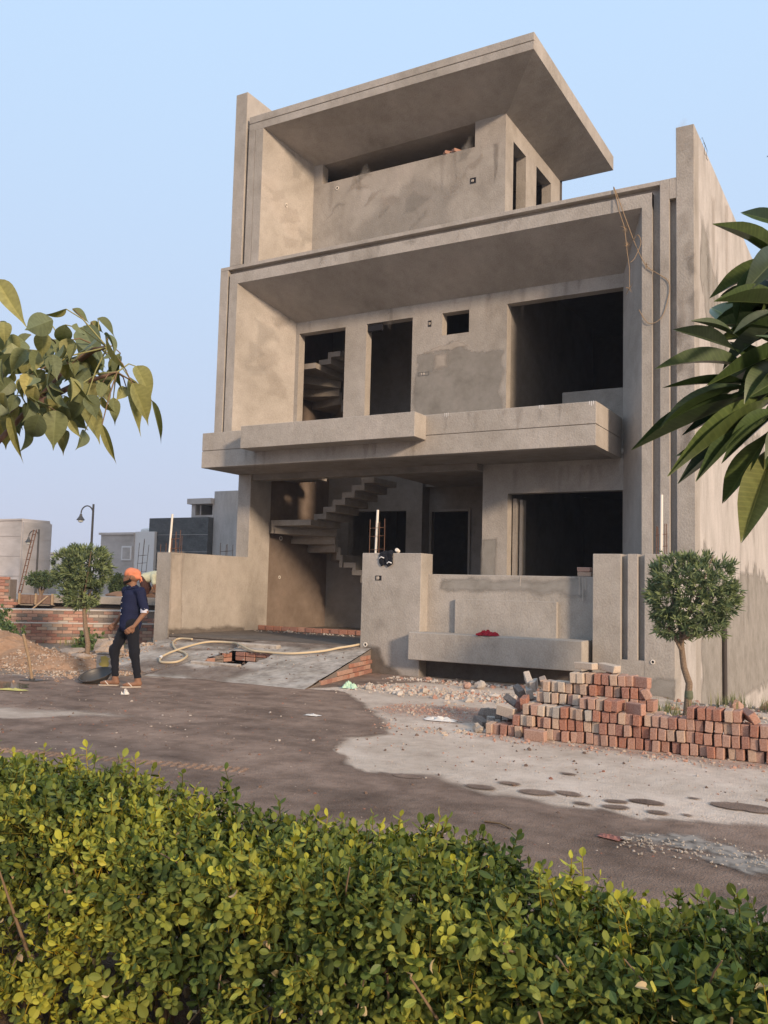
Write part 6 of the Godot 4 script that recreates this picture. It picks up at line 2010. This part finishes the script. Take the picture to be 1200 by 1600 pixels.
func frangipani() -> void:
	var o := thing("frangipani_tree", "frangipani tree reaching in at the right with long dark glossy strap leaves", "tree", Vector3(3.05, 0, 11.55))
	var g := Vector3(3.05, 0, 11.55)
	var b := MB.new()
	b.tube([Vector3(0, -0.1, 0), Vector3(0.02, 0.7, 0.0), Vector3(-0.02, 1.35, 0.0)], 0.05, 0.04, 10)
	put("trunk", b.mesh(), M.bark, o)
	var bm := mat(0.20, 0.19, 0.17, 0.7)
	for q in [[[3.03, 1.35, 11.55], [2.9, 1.7, 11.6], [2.68, 2.12, 11.61]], [[2.9, 1.7, 11.6], [2.8, 1.85, 11.56], [2.67, 1.97, 11.59]], [[3.03, 1.35, 11.55], [3.2, 1.8, 11.5], [3.35, 2.3, 11.45]], [[2.80, 1.9, 11.6], [2.75, 2.15, 11.64], [2.70, 2.36, 11.66]], [[2.70, 2.36, 11.66], [2.72, 2.5, 11.62], [2.70, 2.6, 11.6]]]:
		var pts := []
		for p in q:
			pts.append(Vector3(p[0], p[1], p[2]) - g)
		b = MB.new()
		b.tube(pts, 0.026, 0.017, 9)
		put("branch", b.mesh(), bm, o)
	var prof := [0.06, 0.22, 0.5, 0.78, 0.94, 1.0, 0.97, 0.85, 0.6, 0.32, 0.03]
	var ms := []
	for k in 4:
		b = MB.new()
		b.leaf(1.0, 1.0, prof, 0.22 + 0.1 * (k % 2), [0.25, 0.5, 0.75, 0.1][k], 14)
		ms.append(b.mesh())
	var mm := []
	for c in [[0.044, 0.072, 0.026], [0.058, 0.090, 0.030], [0.085, 0.118, 0.038], [0.040, 0.060, 0.034], [0.12, 0.135, 0.042]]:
		mm.append(mat(1, 1, 1, 0.36, {"albedo_texture": leaf_texture(Color(c[0], c[1], c[2]), Color(c[0] * 2.3 + 0.02, c[1] * 2.0 + 0.02, c[2] * 2.0 + 0.01), 22, 6), "albedo_color": Color.WHITE, "backlight_enabled": true, "backlight": Color(0.22, 0.27, 0.08), "metallic_specular": 0.5}))
	var r := RandomNumberGenerator.new()
	r.seed = 61
	var list := strap_list()
	for k in list.size():
		var q: Array = list[k]
		var a := Vector3(q[0], q[1], q[2])
		var tip := Vector3(q[3], q[4], q[5])
		var d := tip - a
		var n := (Vector3(0.15, 0.55, 1.0) + Vector3(r.randfn(0, 0.25), r.randfn(0, 0.3), r.randfn(0, 0.2))).normalized()
		if k in [10, 12, 13, 8, 29]:
			n = Vector3(0.0, 1.0, 0.75)
		var L := maxf(d.length() * 1.12, 0.14)
		var t := Transform3D(basis_y(d, n), tip - d.normalized() * L - g)
		t.basis.x *= q[6] * 1.0
		t.basis.y *= L
		t.basis.z *= L
		var which: int = [0, 1, 2, 1, 0, 3, 1, 2, 3, 0][k % 10]
		if k == 23 or k == 2:
			which = 4 if k == 23 else 2
		var lf := put("leaf", ms[3 if d.y < -0.1 else k % 4], mm[which], o, t)
	for k in 26:   # the fuller inner whorls
		var c := Vector3(2.70, 2.10 + 0.09 * (k % 4), 11.62) + Vector3(r.randfn(0, 0.02), r.randfn(0, 0.04), r.randfn(0, 0.03))
		var an := PI * (0.55 + 0.9 * r.randf())
		var d := Vector3(cos(an) * 0.9, sin(an * 1.7 + k) * 0.75, r.randf_range(-0.2, 0.75))
		var n := (Vector3(0.1, 0.6, 0.9) + Vector3(r.randfn(0, 0.35), r.randfn(0, 0.35), r.randfn(0, 0.3))).normalized()
		var L := r.randf_range(0.14, 0.23)
		var t := Transform3D(basis_y(d, n), c - g)
		t.basis.x *= r.randf_range(0.035, 0.055)
		t.basis.y *= L
		t.basis.z *= L
		put("leaf", ms[k % 4], mm[[0, 1, 3, 2][k % 4]], o, t)
	for k in 22:
		var c := Vector3(3.35, 2.3, 11.45) if k < 12 else Vector3(2.78, 2.3, 11.55)
		var an := k * 2.4
		var d := Vector3(cos(an), r.randf_range(-0.3, 0.6), sin(an))
		if k >= 12:
			d = Vector3(absf(cos(an)), r.randf_range(-0.4, 0.5), sin(an) * 0.4)
		var t := Transform3D(basis_y(d, Vector3.UP), c - g)
		t.basis = t.basis * Basis.from_scale(Vector3(0.06, 0.25, 0.25))
		put("leaf", ms[k % 4], mm[k % 4], o, t)

func strap_list() -> Array:
	return [[2.64,2.48,11.63,2.57,2.52,11.64,0.046],[2.57,2.21,11.71,2.60,2.35,11.74,0.025],[2.56,2.23,11.55,2.47,2.35,11.53,0.063],[2.67,2.24,11.70,2.55,2.22,11.89,0.030],
		[2.57,2.16,11.77,2.50,2.19,11.87,0.027],[2.56,2.13,11.78,2.47,2.17,11.88,0.036],[2.57,2.12,11.60,2.43,2.16,11.79,0.054],[2.64,2.23,11.56,2.51,2.19,11.64,0.046],
		[2.65,2.21,11.74,2.57,2.17,11.80,0.037],[2.58,2.06,11.70,2.44,2.05,11.84,0.020],[2.58,2.05,11.69,2.38,2.02,11.78,0.032],[2.66,2.15,11.61,2.52,2.04,11.82,0.037],
		[2.63,2.13,11.60,2.44,1.99,11.64,0.057],[2.66,2.11,11.65,2.59,2.03,11.79,0.049],[2.59,2.03,11.66,2.31,1.92,11.71,0.032],[2.62,2.08,11.48,2.41,1.97,11.57,0.041],
		[2.59,2.04,11.51,2.39,1.91,11.55,0.038],[2.63,2.02,11.63,2.44,1.83,11.88,0.030],[2.56,1.94,11.59,2.42,1.83,11.68,0.033],[2.61,1.98,11.64,2.49,1.82,11.82,0.037],
		[2.64,1.99,11.62,2.53,1.87,11.71,0.038],[2.64,1.99,11.66,2.56,1.92,11.79,0.034],[2.62,1.94,11.61,2.51,1.78,11.59,0.054],[2.63,1.91,11.57,2.57,1.68,11.68,0.082],
		[2.66,1.96,11.64,2.63,1.88,11.70,0.044],[2.67,2.37,11.69,2.62,2.27,11.84,0.066],[2.63,2.25,11.62,2.60,2.28,11.79,0.037],[2.61,2.25,11.64,2.57,2.29,11.74,0.032],
		[2.66,2.67,11.59,2.62,2.69,11.57,0.009],[2.67,2.36,11.56,2.62,2.34,11.56,0.040],[2.67,2.04,11.61,2.62,1.86,11.61,0.058],[2.68,2.11,11.63,2.61,2.13,11.68,0.051]]

# ---------------------------------------------------------------- people
func people() -> void:
	var skin := mat(0.235, 0.125, 0.078, 0.6, {"subsurf_scatter_enabled": true, "subsurf_scatter_strength": 0.08})
	var R := Vector3(0.868, 0, -0.497)
	var C := Vector3(0.497, 0, 0.868)
	var o := thing("person", "man in an orange head cloth, navy shirt and rolled black trousers walking past", "person", Vector3(-6.9, 0.012, 4.42))
	o.basis = Basis(R * 1.1, Vector3.UP, C * 1.1)   # local x is across the view, z is towards the road
	var hipL := Vector3(0.10, 0.90, 0.07)
	var hipR := Vector3(0.005, 0.90, -0.06)
	var kneeL := Vector3(0.155, 0.50, 0.075)
	var ankL := Vector3(0.205, 0.10, 0.05)
	var kneeR := Vector3(-0.15, 0.515, -0.06)
	var ankR := Vector3(-0.125, 0.105, -0.06)
	var shL := Vector3(0.195, 1.375, 0.10)
	var shR := Vector3(-0.04, 1.385, -0.12)
	var elL := Vector3(0.285, 1.09, 0.13)
	var wrL := Vector3(0.165, 0.885, 0.19)
	var elR := Vector3(-0.085, 1.08, -0.19)
	var wrR := Vector3(-0.19, 0.905, -0.19)
	var b := MB.new()
	b.sdf([
		[Vector3(0.06, 0.92, 0), Vector3(0.07, 1.1, 0), 0.11, 0.105], [Vector3(0.07, 1.12, 0), Vector3(0.075, 1.3, 0), 0.105, 0.115],
		[shL, shR, 0.05, 0.05], [Vector3(0.075, 1.36, -0.01), Vector3(0.06, 1.50, 0.0), 0.062, 0.052],
		[hipL, kneeL, 0.075, 0.05], [kneeL, ankL, 0.05, 0.034], [hipR, kneeR, 0.075, 0.05], [kneeR, ankR, 0.05, 0.034],
		[shL, elL, 0.048, 0.038], [elL, wrL, 0.037, 0.026], [shR, elR, 0.048, 0.038], [elR, wrR, 0.037, 0.026],
		[ankL, Vector3(0.222, 0.05, 0.05), 0.036, 0.036], [Vector3(0.225, 0.045, 0.05), Vector3(0.09, 0.038, 0.11), 0.034, 0.026], [Vector3(0.09, 0.036, 0.11), Vector3(0.045, 0.034, 0.12), 0.026, 0.02],
		[ankR, Vector3(-0.105, 0.05, -0.06), 0.036, 0.036], [Vector3(-0.105, 0.045, -0.06), Vector3(-0.25, 0.042, -0.05), 0.034, 0.027], [Vector3(-0.25, 0.04, -0.05), Vector3(-0.305, 0.036, -0.045), 0.027, 0.02],
	], 0.012, 0.03)
	# head, with brow, nose, jaw and ear
	b.sdf([
		[Vector3(0.045, 1.60, 0.0), Vector3(0.075, 1.60, 0.0), 0.085, 0.088], [Vector3(0.0, 1.56, 0.0), Vector3(0.03, 1.54, 0), 0.06, 0.06], [Vector3(-0.015, 1.515, 0.0), Vector3(0.04, 1.53, 0), 0.045, 0.05],
		[Vector3(-0.03, 1.60, 0.0), Vector3(-0.05, 1.563, 0.002), 0.016, 0.016], [Vector3(-0.035, 1.608, -0.035), Vector3(-0.03, 1.61, 0.045), 0.014, 0.014],
		[Vector3(-0.045, 1.535, -0.015), Vector3(-0.04, 1.535, 0.025), 0.012, 0.012], [Vector3(0.065, 1.60, 0.085), Vector3(0.06, 1.56, 0.083), 0.014, 0.01], [Vector3(0.06, 1.50, 0), Vector3(0.065, 1.46, 0), 0.055, 0.055],
	], 0.0055, 0.014)
	for h in [[wrL, Vector3(0.085, 0.80, 0.215), Vector3(0.3, -0.2, 1.0)], [wrR, Vector3(-0.275, 0.815, -0.19), Vector3(0.1, 0.3, 1.0)]]:
		var w: Vector3 = h[0]
		var d: Vector3 = (h[1] - w).normalized()
		var n: Vector3 = h[2]
		var s: Vector3 = d.cross(n).normalized()
		n = s.cross(d)
		var hb := [[w, w + d * 0.03, 0.026, 0.026]]
		for k in 4:
			var off: Vector3 = s * (-0.03 + 0.02 * k)
			var L: float = [0.066, 0.076, 0.071, 0.055][k]
			var k0: Vector3 = w + d * 0.085 + off
			hb.append([w + d * 0.03 + off * 0.6, k0, 0.014, 0.0115])
			var k1: Vector3 = k0 + d * L * 0.5 - n * 0.008
			hb.append([k0, k1, 0.010, 0.009])
			hb.append([k1, k1 + (d - n * 0.7).normalized() * L * 0.5, 0.009, 0.0075])
		var t0: Vector3 = w + d * 0.03 - s * 0.026
		hb.append([t0, t0 + (d - s * 0.8).normalized() * 0.038, 0.0125, 0.011])
		hb.append([t0 + (d - s * 0.8).normalized() * 0.038, t0 + (d - s * 0.8).normalized() * 0.038 + (d - s * 0.2 - n * 0.3).normalized() * 0.03, 0.0105, 0.0085])
		b.sdf(hb, 0.004, 0.007)
	put("body", b.mesh(), skin, o)
	# shirt
	b = MB.new()
	var cut := elL.lerp(shL, 0.16)
	var cutR := elR.lerp(shR, 0.16)
	b.sdf([
		[Vector3(0.035, 0.885, 0.02), Vector3(0.06, 1.12, 0.03), 0.112, 0.108], [Vector3(0.095, 0.885, 0.0), Vector3(0.09, 1.12, -0.01), 0.112, 0.107],
		[Vector3(0.06, 1.12, 0.02), Vector3(0.07, 1.31, 0.01), 0.112, 0.112], [Vector3(0.11, 1.12, 0.02), Vector3(0.11, 1.3, 0.02), 0.095, 0.105], [Vector3(0.02, 1.15, -0.03), Vector3(0.03, 1.3, -0.04), 0.09, 0.09],
		[shL, shR, 0.062, 0.062], [shL, cut, 0.066, 0.056], [shR, cutR, 0.064, 0.056], [Vector3(0.075, 1.40, -0.01), Vector3(0.07, 1.435, 0), 0.066, 0.06],
		[Vector3(0.0, 0.87, 0.06), Vector3(0.02, 0.95, 0.06), 0.05, 0.06],
	], 0.0095, 0.025)
	var ff := FastNoiseLite.new()
	ff.seed = 3
	ff.frequency = 9.0
	for i in b.v.size():   # folds
		var p := b.v[i]
		b.v[i] = p + b.n[i] * 0.019 * ff.get_noise_3d(p.x, p.y * 0.7 + p.x * 0.6, p.z)
	var cloth := tri_mat(ramp_tex(noise_bytes(256, 0.09, 3, 9, FastNoiseLite.TYPE_CELLULAR), 256, [Color(0.010, 0.013, 0.036), Color(0.015, 0.019, 0.05), Color(0.045, 0.052, 0.10)]), 0.22, 0.9, null, 0.0)
	cloth.uv1_world_triplanar = false
	put("shirt", b.mesh(), cloth, o)
	b = MB.new()
	b.tube([Vector3(0.125, 1.415, -0.045), Vector3(0.03, 1.43, -0.075), Vector3(-0.005, 1.405, -0.02), Vector3(0.02, 1.405, 0.055), Vector3(0.10, 1.44, 0.07), Vector3(0.135, 1.45, 0.01), Vector3(0.125, 1.43, -0.045)], 0.017, 0.017, 7)
	put("collar", b.mesh(), cloth, o)
	for k in 5:
		b = MB.new()
		b.ball(Vector3(-0.045 - 0.004 * (k % 2), 1.30 - k * 0.085, 0.075), Vector3(0.006, 0.006, 0.006), 0.05, rng, 4, 6)
		put("button", b.mesh(), M.white, o)
	for q in [[elL.lerp(shL, 0.14), elL.lerp(wrL, 0.10), 0.05], [elR.lerp(shR, 0.14), elR.lerp(wrR, 0.08), 0.048]]:
		b = MB.new()
		b.tube([q[0], q[1]], q[2] + 0.006, q[2], 12)
		put("cuff", b.mesh(), mat(0.52, 0.52, 0.58, 0.9), o)
	# trousers
	b = MB.new()
	b.sdf([
		[Vector3(0.06, 0.90, 0.0), Vector3(0.06, 0.86, 0.0), 0.10, 0.108], [hipL, kneeL, 0.092, 0.064], [kneeL, ankL + Vector3(-0.005, 0.055, 0), 0.062, 0.046],
		[hipR, kneeR, 0.092, 0.064], [kneeR, ankR + Vector3(-0.003, 0.06, 0), 0.062, 0.046], [kneeL + Vector3(-0.02, 0.01, 0), kneeL + Vector3(-0.01, -0.05, 0), 0.055, 0.05], [kneeR + Vector3(-0.02, 0.01, 0), kneeR + Vector3(-0.01, -0.05, 0), 0.055, 0.05],
	], 0.0095, 0.025)
	for i in b.v.size():
		var p := b.v[i]
		b.v[i] = p + b.n[i] * 0.016 * ff.get_noise_3d(p.x, p.y * 1.6, p.z)
	put("trousers", b.mesh(), M.black, o)
	for q in [[ankL + Vector3(0, 0.03, 0), ankL + Vector3(-0.004, 0.06, 0)], [ankR + Vector3(0, 0.035, 0), ankR + Vector3(-0.003, 0.065, 0)]]:
		b = MB.new()
		b.tube([q[0], q[1]], 0.047, 0.05, 14)
		put("trouser_cuff", b.mesh(), M.black, o)
	# head cloth, beard, eyes, sandals
	var orange := mat(0.60, 0.215, 0.12, 0.95)
	b = MB.new()
	b.sdf([[Vector3(0.035, 1.645, 0.0), Vector3(0.085, 1.63, 0.0), 0.082, 0.084], [Vector3(-0.01, 1.63, -0.04), Vector3(-0.01, 1.63, 0.04), 0.032, 0.032], [Vector3(0.05, 1.625, 0.06), Vector3(0.12, 1.59, 0.04), 0.034, 0.036], [Vector3(0.13, 1.60, -0.03), Vector3(0.14, 1.585, 0.03), 0.036, 0.036], [Vector3(0.0, 1.655, 0.05), Vector3(0.1, 1.655, 0.06), 0.03, 0.03]], 0.0065, 0.016)
	put("head_cloth", b.mesh(), orange, o)
	b = MB.new()
	b.sdf([[Vector3(0.15, 1.59, 0.01), Vector3(0.175, 1.575, 0.02), 0.022, 0.018], [Vector3(0.17, 1.58, 0.02), Vector3(0.195, 1.53, 0.03), 0.014, 0.008], [Vector3(0.165, 1.58, 0.0), Vector3(0.17, 1.515, 0.015), 0.013, 0.007]], 0.005, 0.008)
	put("knot", b.mesh(), orange, o)
	b = MB.new()
	b.sdf([[Vector3(-0.035, 1.497, -0.012), Vector3(-0.033, 1.497, 0.018), 0.028, 0.028], [Vector3(-0.02, 1.51, 0.03), Vector3(0.045, 1.535, 0.062), 0.025, 0.02], [Vector3(-0.02, 1.51, -0.03), Vector3(0.045, 1.535, -0.062), 0.025, 0.02], [Vector3(-0.05, 1.55, -0.018), Vector3(-0.045, 1.55, 0.028), 0.007, 0.007], [Vector3(0.045, 1.535, 0.066), Vector3(0.05, 1.59, 0.078), 0.014, 0.008]], 0.005, 0.012)
	put("beard", b.mesh(), mat(0.012, 0.010, 0.009, 0.95), o)
	for s in [-1, 1]:
		b = MB.new()
		b.ball(Vector3(-0.031, 1.592, 0.03 * s + 0.004), Vector3(0.008, 0.007, 0.011), 0.02, rng, 5, 7)
		put("eye", b.mesh(), mat(0.05, 0.04, 0.035, 0.3), o)
		b = MB.new()
		b.ball(Vector3(-0.044, 1.615, 0.03 * s + 0.004), Vector3(0.008, 0.005, 0.019), 0.05, rng, 4, 6)
		put("eyebrow", b.mesh(), mat(0.012, 0.010, 0.009, 0.95), o)
	for q in [[Vector3(0.14, 0, 0.085), Vector3(-0.93, 0, 0.36)], [Vector3(-0.2, 0, -0.055), Vector3(-1.0, 0, 0.06)]]:
		var d: Vector3 = q[1].normalized()
		var s := d.cross(Vector3.UP)
		var pts := []
		for e in [[-0.125, 0.0], [-0.115, 0.032], [-0.03, 0.03], [0.06, 0.045], [0.125, 0.036], [0.145, 0.0], [0.125, -0.036], [0.06, -0.043], [-0.03, -0.03], [-0.115, -0.032]]:
			var p: Vector3 = q[0] + d * e[0] + s * e[1]
			pts.append(Vector2(p.x, p.z))
		b = MB.new()
		b.plan(pts, -0.008, 0.014)
		var sole := put("sandal", b.mesh(), mat(0.42, 0.36, 0.30, 0.8), o)
		b = MB.new()
		var toe: Vector3 = q[0] + d * 0.085 + Vector3(0, 0.05, 0)
		b.tube([q[0] + d * 0.0 + s * 0.042 + Vector3(0, 0.012, 0), q[0] + d * 0.045 + s * 0.026 + Vector3(0, 0.062, 0), toe, q[0] + d * 0.045 - s * 0.026 + Vector3(0, 0.062, 0), q[0] - s * 0.042 + Vector3(0, 0.012, 0)], 0.007, 0.007, 6)
		put("strap", b.mesh(), mat(0.62, 0.55, 0.48, 0.7), sole)
	# the labourer stooping on the plinth behind
	var w := thing("person", "labourer in a pale shirt and dark trousers stooping over work behind the side wall", "person", Vector3(-13.95, 1.12, -3.19))
	w.basis = Basis(R, Vector3.UP, C) * 1.12
	b = MB.new()
	b.sdf([[Vector3(-0.1, 0.44, 0.0), Vector3(0.12, 0.50, 0), 0.09, 0.10], [Vector3(0.12, 0.5, 0), Vector3(0.2, 0.46, 0.0), 0.05, 0.045], [Vector3(0.24, 0.42, 0), Vector3(0.26, 0.40, 0), 0.085, 0.08],
		[Vector3(-0.13, 0.42, 0.06), Vector3(-0.08, 0.22, 0.08), 0.07, 0.05], [Vector3(-0.08, 0.22, 0.08), Vector3(-0.14, 0.0, 0.08), 0.05, 0.035], [Vector3(-0.13, 0.42, -0.06), Vector3(-0.04, 0.22, -0.08), 0.07, 0.05], [Vector3(-0.04, 0.22, -0.08), Vector3(-0.1, 0.0, -0.08), 0.05, 0.035],
		[Vector3(0.12, 0.48, 0.12), Vector3(0.16, 0.27, 0.15), 0.045, 0.035], [Vector3(0.16, 0.27, 0.15), Vector3(0.22, 0.05, 0.1), 0.033, 0.026], [Vector3(0.12, 0.48, -0.12), Vector3(0.18, 0.27, -0.12), 0.045, 0.035], [Vector3(0.18, 0.27, -0.12), Vector3(0.26, 0.06, -0.08), 0.033, 0.026]], 0.018, 0.03)
	put("body", b.mesh(), skin, w)
	b = MB.new()
	b.sdf([[Vector3(-0.1, 0.45, 0.0), Vector3(0.12, 0.50, 0), 0.12, 0.125], [Vector3(0.12, 0.5, 0.10), Vector3(0.15, 0.34, 0.145), 0.07, 0.055], [Vector3(0.12, 0.5, -0.10), Vector3(0.16, 0.34, -0.13), 0.07, 0.055]], 0.016, 0.03)
	put("shirt", b.mesh(), mat(0.58, 0.58, 0.42, 0.9), w)
	b = MB.new()
	b.sdf([[Vector3(-0.14, 0.42, 0.05), Vector3(-0.08, 0.22, 0.08), 0.09, 0.075], [Vector3(-0.08, 0.22, 0.08), Vector3(-0.13, 0.04, 0.08), 0.07, 0.055], [Vector3(-0.14, 0.42, -0.05), Vector3(-0.04, 0.22, -0.08), 0.09, 0.075], [Vector3(-0.04, 0.22, -0.08), Vector3(-0.1, 0.04, -0.08), 0.07, 0.055]], 0.016, 0.03)
	put("trousers", b.mesh(), mat(0.07, 0.035, 0.03, 0.9), w)
	b = MB.new()
	b.sdf([[Vector3(0.23, 0.45, 0), Vector3(0.26, 0.43, 0), 0.085, 0.08]], 0.014, 0.02)
	put("hair", b.mesh(), M.black, w)
